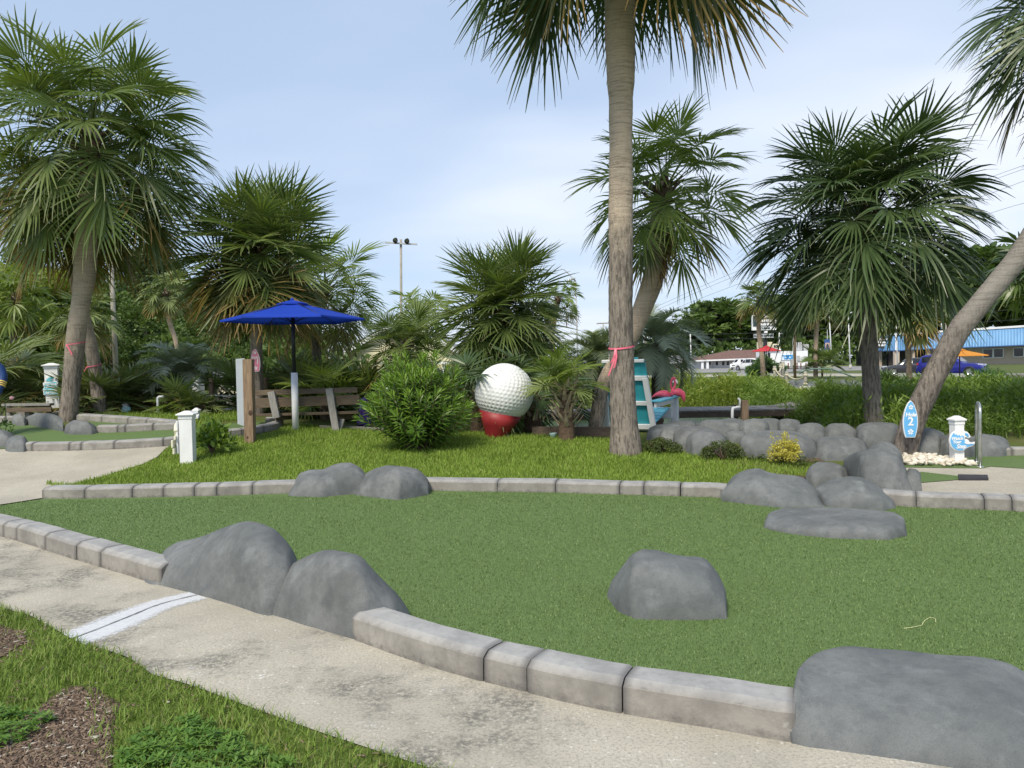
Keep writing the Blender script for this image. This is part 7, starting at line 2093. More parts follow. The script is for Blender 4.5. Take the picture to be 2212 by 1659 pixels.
mb = MB(); a = pp3(808, 785, -0.6); b_ = pp3(995, 783, -0.6); mb.beam(a, b_, 0.6, 0.14); mb.build('porch_beam', M_WHITE, root)
for x in (834, 868, 958):
    p = pp3(x, 790, -0.7); mb = MB(); mb.beam(Vector((p.x, p.y, gz - 0.1)), Vector((p.x, p.y, a.z - 0.07)), 0.12, 0.12, up=(0, 1, 0)); mb.build('porch_post', M_WHITE, root)
# cream shed, grey cabinet and stone wall at the left
g = GD(520, 27); root = thing('shed', 'pale cream shed wall behind the Hole 11 palm', 'shed', g)
p0 = PD(470, 838, 27); p1 = PD(548, 808, 27); gz2 = float(H(p0.x, 27)) - 0.1
mb = MB(); mb.box(((p0.x + p1.x) / 2, 28, (p1.z + gz2) / 2), (p1.x - p0.x, 2, p1.z - gz2)); mb.build('wall', plain('pale_cream', (0.66, 0.60, 0.47), 0.7), root)
mb = MB(); mb.box(((p0.x + p1.x) / 2, 28, p1.z + 0.05), (p1.x - p0.x + 0.2, 2.2, 0.1)); mb.build('roof', M_ROOFG, root)
g = GD(427, 26); p1 = PD(427, 810, 26); root = thing('metal_cabinet', 'grey metal cabinet behind the silver pindo palm', 'cabinet', g)
mb = MB(); mb.box((g.x, g.y, (g.z + p1.z) / 2), (m_of(15, 26), 0.5, p1.z - g.z), None, 0.02); mb.build('body', M_BOX, root)
mb = MB(); mb.box((g.x, g.y - 0.26, (g.z + p1.z) / 2), (m_of(12, 26), 0.02, (p1.z - g.z) * 0.85), None, 0.008); mb.build('door', M_BOX, root)
D = 23.0; root = thing('stone_wall', 'low rubble stone wall behind the white pipe fence', 'stone wall', GD(500, D))
a = PD(395, 871, D); b_ = PD(640, 873, D); zt = PD(500, 853, D).z; z0 = min(a.z, b_.z) - 0.1
mb = MB(); mb.box(((a.x + b_.x) / 2, D + 0.2, (zt + z0) / 2 - 0.03), (b_.x - a.x, 0.3, zt - z0 - 0.02)); mb.build('mortar_core', plain('mortar', (0.42, 0.40, 0.37), 0.9), root)
stn = []
M_STONE = None
t = NT('wall_stone'); t.col(t.mix(t.rnd(), (0.36, 0.34, 0.31), (0.62, 0.59, 0.54))); M_STONE = t.set(0.85)
for i in range(4):
    bm = bmesh.new(); bmesh.ops.create_icosphere(bm, subdivisions=1, radius=0.5)
    for v in bm.verts:
        v.co = Vector([math.copysign(abs(q) ** 0.6, q) * 0.55 for q in v.co]); v.co += noise.noise_vector(v.co * 2 + Vector((i * 4, 0, 0))) * 0.12
    me = bpy.data.meshes.new('stone'); bm.to_mesh(me); bm.free(); me.materials.append(M_STONE); stn.append(me)
rn = random.Random(3); z = z0 + 0.1
while z < zt - 0.02:
    x = a.x + rn.uniform(0, 0.1); h = rn.uniform(0.10, 0.15)
    while x < b_.x:
        w = rn.uniform(0.14, 0.26); o = bpy.data.objects.new('stone', rn.choice(stn)); COL.objects.link(o); o.parent = root
        o.location = Vector((x + w / 2, D + 0.06, z + h / 2 - 0.02)) - root.location; o.scale = (w * 0.97, 0.2, h * 0.97); x += w
    z += h
# statue of a captain, mostly outside the picture
D = 14.2; g = GD(-28, D); s = m_of(1, D)
root = thing('captain_statue', 'statue in a navy jacket with yellow cuff stripes at the left edge', 'statue', g)
M_NAVY = plain('navy_coat', (0.012, 0.045, 0.16), 0.45, var=0.2, scale=9)
M_YST = plain('yellow_stripe', (0.72, 0.52, 0.10), 0.5)
M_SKIN = plain('painted_skin', (0.50, 0.30, 0.22), 0.5); M_SLACK = plain('white_slacks', (0.6, 0.6, 0.58), 0.6)
def skin_body(name, joints, edges, m, parent, sub=2):
    me = bpy.data.meshes.new(name); me.from_pydata([tuple(j[0]) for j in joints], edges, [])
    o = bpy.data.objects.new(name, me); COL.objects.link(o)
    sk = o.modifiers.new('skin', 'SKIN'); sb_ = o.modifiers.new('sub', 'SUBSURF'); sb_.levels = sub; sb_.render_levels = sub
    for i, j in enumerate(joints): me.skin_vertices[0].data[i].radius = j[1]
    me.skin_vertices[0].data[0].use_root = True
    bpy.context.view_layer.update()
    ev = o.evaluated_get(bpy.context.evaluated_depsgraph_get()); nm = bpy.data.meshes.new_from_object(ev)
    bpy.data.objects.remove(o); nm.name = name; nm.materials.clear(); nm.materials.append(m)
    return mobj(name, nm, None, parent, True)
J = lambda x, y, z, r, r2=None: (g + Vector((x, y, z)), (r, r2 or r))
shz = PD(-10, 775, D).z - g.z - 0.0
skin_body('body', [J(0, 0, 0.82, .17, .13), J(0, 0, 1.05, .17, .13), J(0, 0, 1.28, .20, .13), J(0, 0, 1.42, .08), J(0, 0, 1.50, .06), J(0, -.01, 1.60, .10, .11), J(0, 0, 1.70, .09),
    J(.20, 0, 1.36, .075), J(.29, -.02, 1.10, .065), J(.25, -.16, .98, .055), J(-.20, 0, 1.36, .075), J(-.28, 0, 1.08, .06), J(-.30, -.05, .84, .05),
    J(.09, 0, .78, .10), J(.10, 0, .44, .075), J(.10, 0, .08, .06), J(.10, -.12, .03, .045), J(-.09, 0, .78, .10), J(-.10, 0, .44, .075), J(-.10, 0, .08, .06), J(-.10, -.12, .03, .045)],
    [(0, 1), (1, 2), (2, 3), (3, 4), (4, 5), (5, 6), (2, 7), (7, 8), (8, 9), (2, 10), (10, 11), (11, 12), (0, 13), (13, 14), (14, 15), (15, 16), (0, 17), (17, 18), (18, 19), (19, 20)], M_NAVY, root)
for (z_, x_) in ((0.935, 0), (0.965, 0), (0.995, 0)):
    pass
A = g + Vector((.29, -.02, 1.10)); B = g + Vector((.25, -.16, .98))
skin_body('sleeve', [(g + Vector((.20, 0, 1.36)), (.095, .095)), (g + Vector((.31, -.02, 1.12)), (.085, .085)), (g + Vector((.29, -.10, .93)), (.07, .07)), (g + Vector((.26, -.14, .80)), (.055, .055))], [(0, 1), (1, 2), (2, 3)], M_NAVY, root)
for f in (0.30, 0.48, 0.66):
    c_ = (g + Vector((.31, -.02, 1.12))).lerp(g + Vector((.29, -.10, .93)), f + 0.15); ax = (Vector((-.02, -.08, -.19))).normalized()
    mb = MB(); rr = 0.082 - 0.010 * f; mb.tube([c_ - ax * 0.011, c_ + ax * 0.011], rr, 18); mb.build('cuff_stripe', M_YST, root)
skin_body('hand', [(g + Vector((.26, -.14, .80)), (.04, .035)), (g + Vector((.25, -.17, .72)), (.042, .025)), (g + Vector((.22, -.19, .64)), (.012, .012)), (g + Vector((.245, -.20, .63)), (.012, .012)), (g + Vector((.27, -.20, .64)), (.012, .012)), (g + Vector((.29, -.18, .655)), (.011, .011)), (g + Vector((.215, -.20, .71)), (.013, .013))], [(0, 1), (1, 2), (1, 3), (1, 4), (1, 5), (1, 6)], M_SKIN, root)
mb = MB(); mb.lathe([(0.13, 0), (0.135, 0.03), (0.12, 0.05), (0.15, 0.09), (0.02, 0.11)], Mat(g + Vector((0, 0, 1.72))), 18); mb.build('cap', M_SIGNW, root)
# rose bud beside him
b = GD(6, 14.4); root = thing('rose_plant', 'rose plant with one pink bud at the left edge', 'plant', b)
tp = PD(20, 861, 14.4)
mb = MB(); mb.tube([b, b + Vector((0.03, 0, 0.25)), PD(10, 862, 14.4), tp - Vector((0.02, 0, 0))], 0.008, 6); mb.build('stem', plain('green_stem', (0.10, 0.18, 0.06), 0.6), root)
mb = MB(); mb.lathe([(0.0, 0.0), (0.03, 0.02), (0.036, 0.05), (0.02, 0.085), (0, 0.09)], Matrix.Translation(tp) @ Matrix.Rotation(R(80), 4, 'Y'), 12); mb.build('bud', plain('rose_pink', (0.70, 0.38, 0.42), 0.5), root)
V, Fc, Rr = leaf_cloud(90, (b.x, b.y, b.z + 0.12), (0.16, 0.14, 0.14), 0.08, 0.5, 77); mobj('foliage', mesh_np('foliage', V, Fc, False, {'rnd': Rr}), M_YNG, root)

# ------------------------------------------------------------------ rope fence and bits across the pond
root = thing('rope_fence', 'wooden posts linked by sagging white rope across the pond', 'rope fence', GD(1672, 43))
Zr = zc(1850, 880, 2150, 1270.0)
posts = [(175, 55, 270, 43), (238, 30, 225, 45), (262, 12, 225, 47), (298, 112, 235, 42), (492, 112, 305, 40)]
rp_ = []
for x, y0, y1, D in posts:
    (dx, dt), (_, db) = Zr([(x, y0), (x, y1)]); gq = GD(dx, D); mb = MB(); mb.tube([gq - Vector((0, 0, 0.2)), Vector((gq.x, gq.y, PD(dx, dt, D).z))], m_of(3.4, D), 10); mb.build('post', M_POLE, root); rp_.append((gq, PD(dx, dt, D).z))
def rope(a, b_, za, zb, sag):
    mb = MB(); P = [Vector((a.x + (b_.x - a.x) * t_, a.y + (b_.y - a.y) * t_ - 0.12, za + (zb - za) * t_ - sag * 4 * t_ * (1 - t_))) for t_ in np.linspace(0, 1, 12)]; mb.tube(P, 0.035, 6); mb.build('rope', M_ROPE, root)
for i, j in ((0, 1), (1, 2), (0, 3), (3, 4)):
    (a, za), (b_, zb) = rp_[i], rp_[j]
    for dz in (0.2, 0.72): rope(a, b_, za - dz if dz < .5 else a.z + 0.28, zb - dz if dz < .5 else b_.z + 0.28, 0.22)
for gq, zt_ in rp_:
    mb = MB()
    for zq in (zt_ - 0.2, gq.z + 0.28): mb.lathe([(0.10, -0.05), (0.125, -0.02), (0.125, 0.02), (0.10, 0.05)], Mat((gq.x, gq.y, zq)), 10)
    mb.build('rope_coil', M_ROPE, root)
mb = MB(); zz = Zr([(430, 130), (480, 105), (560, 88), (690, 84), (780, 95), (880, 130), (1010, 180)]); mb.tube([PD(x, y, 47) for x, y in zz], 0.045, 6); tag(mb.build('arched_pipe', plain('green_pipe', (0.12, 0.19, 0.15), 0.5)), 'thin green arched pipe over the far hole', 'pipe')
grock('dark egg-shaped boulder at the right end of the boardwalk', 1848, 1870, 835, 884, 0.45, 240, p=2.2, e=2.2)
b = GD(1555, 62); root = thing('old_beam', 'rusty old beam lying on the far lawn', 'beam', b)
mb = MB(); mb.beam(PD(1553, 815, 62), PD(1608, 822.5, 62), 0.3, 0.22); mb.beam(PD(1553, 822, 62), PD(1555, 811, 62), 0.2, 0.2, up=(0, 1, 0)); mb.beam(PD(1560, 818, 63), PD(1592, 815, 63), 0.2, 0.18); mb.build('beam', M_RUST, root)
b = GD(1614, 66); mb = MB(); mb.lathe([(0.17, 0), (0.17, 0.36), (0.12, 0.42), (0, 0.43)], Mat(b), 12); tag(mb.build('utility_pedestal', plain('pale_green', (0.36, 0.50, 0.42), 0.6)), 'pale green utility pedestal on the far lawn left of the bush', 'pedestal')
# bench under the orange umbrella
D = 34.6; root = thing('bench', 'grey wooden bench under the orange umbrella', 'bench', GD(2074, D))
for y0, th in ((822.5, 4.5), (831, 6)):
    mb = MB(); mb.beam(PD(2045, y0, D), PD(2104, y0 - 0.6, D), 0.05, m_of(th, D)); mb.build('back_plank', M_WOODG, root)
mb = MB(); mb.beam(PD(2047, 839, D + 0.3), PD(2104, 838.5, D + 0.3), 0.4, 0.05); mb.build('seat_plank', M_WOODG, root)
for x in (2052, 2097):
    p = GD(x, D + 0.05); mb = MB(); mb.beam(p - Vector((0, 0, .05)), Vector((p.x, p.y, PD(x, 821, D).z)), 0.09, 0.09, up=(0, 1, 0)); mb.build('leg', M_WOODG, root)
# chain link fence at the right
D = 31; root = thing('chain_link_fence', 'low chain link fence at the right picture edge', 'fence', GD(2200, D))
x0 = GD(2160, D).x; x1 = GD(2330, D).x; zb_ = float(H(x0, D)); zt_ = zb_ + 0.75
M_WIRE = plain('fence_wire', (0.22, 0.27, 0.25), 0.5, metal=0.4)
mb = MB(); mb.tube([(x0, D, zt_), (x1, D, zt_)], 0.022, 6); mb.build('top_rail', M_WIRE, root)
for k in range(3):
    xx = x0 + (x1 - x0) * k / 2; mb = MB(); mb.tube([(xx, D, zb_ - .1), (xx, D, zt_ + .05)], 0.03, 8); mb.build('post', M_WIRE, root)
mb = MB(); q_ = x0
while q_ < x1:
    for sg_ in (-1, 1):
        xa, xb_ = q_, q_ + sg_ * 0.75; mb.beam((xa, D, zb_), (xb_, D, zt_), 0.006, 0.006)
    q_ += 0.11
w_ = mb.build('wire_mesh', M_WIRE, root); w_['kind'] = 'stuff'

# ------------------------------------------------------------------ roads and parking
M_ROAD = plain('pale_asphalt', (0.24, 0.235, 0.225), 0.9, var=0.12, scale=0.3)
M_KERB = plain('kerb_concrete', (0.50, 0.49, 0.46), 0.85, var=0.1)
def flat(name, pts, dz, m):
    vs = [(p[0], p[1], dz) for p in pts]; me = bpy.data.meshes.new(name); me.from_pydata(vs, [], [tuple(range(len(vs)))]); me.update(); return tag(mobj(name, me, m), kind='structure')
def g0(px, D): p = PD(px, 790, D); return (p.x, D)
flat('road', [g0(900, 90), g0(1300, 80), g0(1640, 74), g0(1900, 66), g0(2100, 58), g0(2600, 50), g0(2600, 56), g0(2200, 63), g0(1950, 72), g0(1700, 84), g0(1300, 92), g0(900, 104)], 0.014, M_ROAD)
flat('parking_lot', [g0(1000, 112), g0(1500, 100), g0(1700, 96), g0(1950, 92), g0(1985, 98), g0(1985, 124), g0(1700, 160), g0(1300, 170), g0(1000, 170)], 0.012, M_ROAD)
flat('driveway', [g0(1560, 80), g0(1660, 78), g0(1730, 98), g0(1610, 102)], 0.02, M_ROAD)
kp = [g0(900, 89), g0(1300, 79), g0(1640, 73), g0(1900, 65), g0(2100, 57), g0(2600, 49)]
mb = MB()
for a, b_ in zip(kp[:-1], kp[1:]): mb.beam((a[0], a[1], 0.05), (b_[0], b_[1], 0.05), 0.3, 0.22)
tag(mb.build('kerb', M_KERB), kind='structure')

# ------------------------------------------------------------------ poles, lamps, wires
M_LP = plain('lamp_pole_white', (0.62, 0.63, 0.64), 0.5)
def pole(name, label, px0, ytop, pxb, D, rpx, m, cat, group=None, parts=None):
    b = GD(pxb, D); top = PD(px0, ytop, D); root = thing(name, label, cat, b, group); s = m_of(1, D)
    mb = MB(); mb.tube([b - Vector((0, 0, .2)), top], [rpx * s, rpx * s * 0.85], 10); mb.build('pole', m, root)
    return root, D, s
LG = 'street lamps and poles along the road'
r_, D, s = pole('street_lamp', 'white street lamp with a short left arm and blue banner by the grey-roofed house', 1491, 720, 1494, 95, 1.4, M_LP, 'street lamp', LG)
mb = MB(); mb.tube([PD(1491, 720, D), PD(1486, 716, D), PD(1480, 714.5, D)], 1.0 * s, 8); mb.build('arm', M_LP, r_); mb = MB(); mb.box(PD(1479, 714.6, D), (6 * s, 0.35, 1.6 * s), None, 0.03); mb.build('lamp_head', M_LP, r_)
mb = MB(); mb.box(PD(1487.5, 765.5, D), (6.4 * s, 0.04, 11.5 * s)); mb.build('banner', plain('banner_blue', (0.06, 0.16, 0.42), 0.6), r_)
r_, D, s = pole('street_lamp', 'lamp pole with a right-hand arm behind the ice sign', 1683, 717, 1684, 128, 1.1, M_LP, 'street lamp', LG)
mb = MB(); mb.tube([PD(1683, 721, D), PD(1689, 720, D)], 0.8 * s, 6); mb.build('arm', M_LP, r_); mb = MB(); mb.box(PD(1691, 720.3, D), (6 * s, .4, 1.8 * s), None, .03); mb.build('lamp_head', M_LP, r_)
r_, D, s = pole('street_lamp', 'double-headed lamp on a concrete footing left of the dark-crowned palm', 1832, 676, 1837, 105, 1.35, M_LP, 'street lamp', LG)
for dx in (-1, 1):
    mb = MB(); mb.beam(PD(1832, 677, D), PD(1832 + dx * 10, 674, D), 0.3, 1.7 * s); mb.build('lamp_head', M_LP, r_)
mb = MB(); p = GD(1837, D); mb.tube([p, p + Vector((0, 0, 11 * s))], 2.8 * s, 12); mb.build('footing', M_KERB, r_)
r_, D, s = pole('street_lamp', 'white lamp pole on a concrete footing in front of the blue-roofed restaurant', 1936, 672, 1939, 96, 1.4, M_LP, 'street lamp', LG)
mb = MB(); p = GD(1939, D); mb.tube([p, p + Vector((0, 0, 10 * s))], 3.6 * s, 12); mb.build('footing', M_KERB, r_)
for dx in (-1, 1):
    mb = MB(); mb.beam(PD(1936, 673, D), PD(1936 + dx * 9, 670, D), 0.3, 1.6 * s); mb.build('lamp_head', M_LP, r_)
r_, D, s = pole('street_pole', 'slim leaning white pole beside the soldier banner', 1790, 660, 1798, 88, 1.4, M_LP, 'pole', LG)
r_, D, s = pole('banner_pole', 'thin pole with a blue banner showing a portrait', 1787, 712, 1788, 90, 0.7, M_BOX, 'banner pole', LG)
mb = MB(); mb.box(PD(1787, 744, D - .1), (11.5 * s, 0.05, 22 * s)); bn = mb.build('banner', plain('banner_navy', (0.04, 0.10, 0.30), 0.6), r_)
mb = MB(); mb.box(PD(1787.5, 746, D - .16), (9 * s, 0.03, 11 * s)); mb.build('picture', plain('banner_portrait', (0.62, 0.45, 0.36), 0.6), bn)
mb = MB(); mb.prism(P_([(-3.5, -5), (3.5, -5), (2.5, 0), (1.6, 3.5), (-1.6, 3.5), (-2.5, 0)], s), Mat(PD(1787.5, 746, D - .2)), 0.02); mb.build('portrait_figure', plain('banner_dark', (0.05, 0.06, 0.09), 0.6), bn)
r_, D, s = pole('utility_pole', 'brown utility pole with a grey meter box by the rope fence', 1716, 640, 1717, 62, 3.0, M_WOODP, 'utility pole', LG)
mb = MB(); mb.tube([PD(1713.6, 806, D - .15), PD(1712.8, 672, D - .15)], 0.9 * s, 6); mb.build('conduit', M_LP, r_)
mb = MB(); mb.box(PD(1711, 783, D - .2), (6 * s, .2, 14 * s), None, .02); mb.build('meter_box', M_BOX, r_)
r_, D, s = pole('utility_pole', 'far utility pole with a crossarm left of the tallest palm trunk', 1303, 697, 1304, 110, 1.5, M_POLE, 'utility pole', LG)
mb = MB(); mb.beam(PD(1289, 699, D), PD(1322, 697.5, D), 0.15, 2.4 * s); mb.build('crossarm', M_POLE, r_)
mb = MB(); mb.tube([PD(1302, 716, D - .3), PD(1302, 709, D - .3)], 2.2 * s, 10); mb.build('transformer', M_BOX, r_)
r_, D, s = pole('utility_pole', 'utility pole with a white transformer left of the leaning trunk, above the blue roof', 2043, 662, 2044, 128, 1.5, M_POLE, 'utility pole', LG)
mb = MB(); mb.tube([PD(2036, 711, D - .3), PD(2036, 698, D - .3)], 3.2 * s, 12); mb.build('transformer', M_LP, r_)
r_, D, s = pole('street_lamp', 'thin dark street lamp with a curved left arm right of the round centre palm', 1243, 605, 1249, 38, 1.8, M_BOX, 'street lamp', LG)
mb = MB(); mb.tube([PD(1243, 608, D), PD(1236, 600, D), PD(1226, 589, D), PD(1218, 582, D), PD(1211, 581, D)], 1.0 * s, 8); mb.build('arm', M_BOX, r_)
mb = MB(); mb.box(PD(1238, 602, D), (9 * s, .25, 4 * s), None, .03); mb.build('bracket_box', M_BOX, r_)
mb = MB(); mb.lathe([(0, 0.12), (3.6 * s, 0.08), (4.4 * s, -0.02), (2 * s, -0.05)], Mat(PD(1230, 607, D), 0, 0, R(-20)), 14); mb.build('lamp_head', M_LP, r_)
def wire(label, P, D0, D1, rad):
    n_ = len(P); pts = [PD(x, y, D0 + (D1 - D0) * (i / (n_ - 1))) for i, (x, y) in enumerate(P)]
    mb = MB(); mb.tube(resample(pts, 6.0), rad, 5, cap=False); tag(mb.build('overhead_wire', M_BLACK), label, 'wire', 'overhead power wires')
wire('highest overhead wire rising to the right edge, above the dark-crowned palm', [(1380, 680), (1628, 571), (2082, 404), (2212, 357), (2330, 315)], 150, 55, 0.022)
wire('second overhead wire close under the highest one', [(1380, 687), (1628, 580), (2082, 412), (2212, 365), (2330, 324)], 150, 55, 0.022)
wire('third overhead wire from the top, right edge', [(1380, 697), (1628, 601), (2095, 434), (2212, 391), (2330, 350)], 150, 55, 0.022)
wire('lowest overhead wire rising to the right edge', [(1380, 714), (1628, 626), (2110, 470), (2212, 439), (2330, 404)], 150, 55, 0.022)
wire('nearly level overhead wire in front of the dark wood, upper', [(1440, 724), (1720, 715), (2043, 682), (2400, 650)], 126, 126, 0.04)
wire('nearly level overhead wire in front of the dark wood, lower', [(1440, 734), (1720, 728), (2043, 702), (2400, 676)], 126, 126, 0.04)

# ------------------------------------------------------------------ buildings beyond the road
def box_px(x0, x1, yt, yb, D, dep, m, nm, parent):
    a = PD(x0, yb, D); b_ = PD(x1, yt, D); mb = MB(); mb.box(((a.x + b_.x) / 2, D + dep / 2, (a.z + b_.z) / 2), (b_.x - a.x, dep, b_.z - a.z)); return mb.build(nm, m, parent)
D = 150; root = thing('motel', 'low white motel with a brown hipped roof beyond the road', 'building', GD(1570, D))
box_px(1512, 1660, 777, 797, D, 12, plain('motel_wall', (0.58, 0.58, 0.58), 0.7), 'wall', root)
a = PD(1502, 778.5, D - 1.5); b_ = PD(1672, 772, D - 1.5); rdg0 = PD(1575, 757, D + 6); rdg1 = PD(1640, 755, D + 6); a2 = Vector((a.x, D + 13.5, a.z)); b2 = Vector((b_.x, D + 13.5, b_.z))
mb = MB(); mb.add([a, b_, b2, a2, rdg0, rdg1], [(0, 1, 5, 4), (1, 2, 5), (2, 3, 4, 5), (3, 0, 4), (0, 3, 2, 1)]); mb.build('roof', M_ROOFB, root)
mb = MB(); mb.beam(a + Vector((0, -.1, -.1)), b_ + Vector((0, -.1, -.1)), 0.15, 0.28); mb.build('eave_trim', M_WHITE, root)
for x in (1517, 1528):
    p = PD(x, 790, D - 1.2); q_ = GD(x, D - 1.2); mb = MB(); mb.beam(q_, Vector((p.x, p.y, a.z)), .45, .45, up=(0, 1, 0)); mb.build('porch_post', M_WALLW, root)
for x in (1530, 1546, 1560, 1570):
    w_ = box_px(x, x + 5, 780.5, 789, D - .06, .1, M_GLASS, 'window', root); box_px(x - .4, x + 5.4, 779.8, 780.5, D - .1, .12, M_WHITE, 'frame', w_)
for x in (1539, 1578): box_px(x, x + 3, 781, 796, D - .06, .1, M_BOX, 'door', root)
D = 165; root = thing('house', 'far grey-roofed brown house left of the motel', 'house', GD(1470, D))
box_px(1440, 1514, 783, 798, D, 9, plain('brown_wall', (0.20, 0.15, 0.12), 0.8), 'wall', root)
a = PD(1434, 784, D - 1); b_ = PD(1520, 783, D - 1); mb = MB(); mb.add([a, b_, Vector((b_.x, D + 10, b_.z)), Vector((a.x, D + 10, a.z)), PD(1452, 768, D + 4), PD(1502, 767.5, D + 4)], [(0, 1, 5, 4), (1, 2, 5), (2, 3, 4, 5), (3, 0, 4)]); mb.build('roof', M_ROOFG, root)
mb = MB(); mb.beam(a + Vector((0, -.1, 0)), b_ + Vector((0, -.1, 0)), .12, .25); mb.build('eave_trim', M_WHITE, root)
for x in (1450, 1492): box_px(x, x + 6, 787, 793, D - .05, .1, M_GLASS, 'window', root)
D = 120; root = thing('ice_stand', 'small white ice building with blue lettering beyond the utility pole', 'building', GD(1700, D))
box_px(1664, 1745, 757.5, 791.5, D, 7, M_WALLW, 'wall', root); box_px(1657, 1685, 756, 791.5, D - 3, 2.98, M_WALLW, 'porch_wall', root); box_px(1655, 1687, 753.5, 757.5, D - 3.3, 3.6, M_WHITE, 'canopy', root)
box_px(1659, 1664, 762, 788, D - 3.05, .1, M_GLASS, 'door', root)
box_px(1720, 1732, 739, 757.4, D + 1, 1.6, M_BOX, 'cooling_unit', root); box_px(1737, 1747, 743.5, 757.4, D + 1, 1.6, M_BOX, 'cooling_unit', root)
box_px(1722, 1728, 768, 779, D - .2, .25, M_BOX, 'meter_box', root)
sgn = box_px(1688, 1716, 765.5, 778, D - .12, .1, plain('pale_blue_sign', (0.62, 0.76, 0.88), 0.5), 'sign_panel', root)
M_ICE = plain('ice_blue', (0.03, 0.30, 0.70), 0.5)
text_obj('lettering', 'ICE', Mat(PD(1707, 771.5, D - .15)), m_of(11, D), M_ICE, sgn, .02, .05)
text_obj('lettering', 'TWICE', Mat(PD(1697.5, 769, D - .15)), m_of(4.4, D), M_ICE, sgn, .02, .02); text_obj('lettering', 'THE', Mat(PD(1697.5, 774.5, D - .15)), m_of(4.4, D), M_ICE, sgn, .02, .02)
box_px(1636, 1668.5, 738.5, 756, D + 2, .3, plain('cream_panel', (0.62, 0.56, 0.40), 0.6), 'roof_panel', root)
ip = box_px(1669, 1685, 742.5, 756, D + 2, .3, plain('cream_panel2', (0.72, 0.68, 0.50), 0.6), 'roof_sign', root); text_obj('lettering', 'ICE', Mat(PD(1677, 748.5, D + 1.95)), m_of(7.5, D), M_BLACK, ip, .02, .03)
for x in (1703, 1716.5, 1722, 1730, 1741):
    p = GD(x, D - 2.5); mb = MB(); mb.tube([p, p + Vector((0, 0, 0.95))], .09, 8); mb.build('bollard', M_RUST, root)
D = 118; root = thing('pylon_sign', 'tall dark restaurant pylon sign behind the far palm', 'sign', GD(1652, D)); s = m_of(1, D)
p = GD(1653.5, D); mb = MB(); mb.beam(p, Vector((p.x, p.y, PD(1653, 713, D).z)), 7 * s, .5, up=(0, 1, 0)); mb.build('pole', M_BLACK, root)
M_SGD = plain('sign_dark', (0.03, 0.055, 0.06), 0.5)
fr_ = box_px(1625.5, 1676.5, 679.5, 713.5, D - .6, .5, M_SIGNW, 'sign_cabinet', root); box_px(1627, 1675, 681, 705, D - .68, .08, M_SGD, 'sign_panel', fr_)
for tx, x, y, sz, sh, b2 in (('CALABASH', 1652, 684.5, 6.2, 0, .03), ('Gourmet', 1651, 692, 9.5, .35, .03), ('Sushi Bar', 1654, 700.5, 6.8, 0, .04)):
    text_obj('lettering', tx, Mat(PD(x, y, D - .70)), sz * s, M_SIGNW, root, .01, b2, sh)
text_obj('lettering', 'CUISINE', Mat(PD(1653, 709.3, D - .62)), 5.4 * s, M_SGD, root, .01, .03, 0)
l2 = box_px(1629.5, 1671, 720.5, 730, D - .6, .4, M_BOX, 'lower_sign', root); text_obj('lettering', 'LUNCH DINNER', Mat(PD(1650, 725.3, D - .62)), 5.6 * s, M_SGD, root, .01, .03, 0)
box_px(1651.5, 1658, 714.5, 719, D - .5, .3, M_SIGNW, 'small_lamp', root)
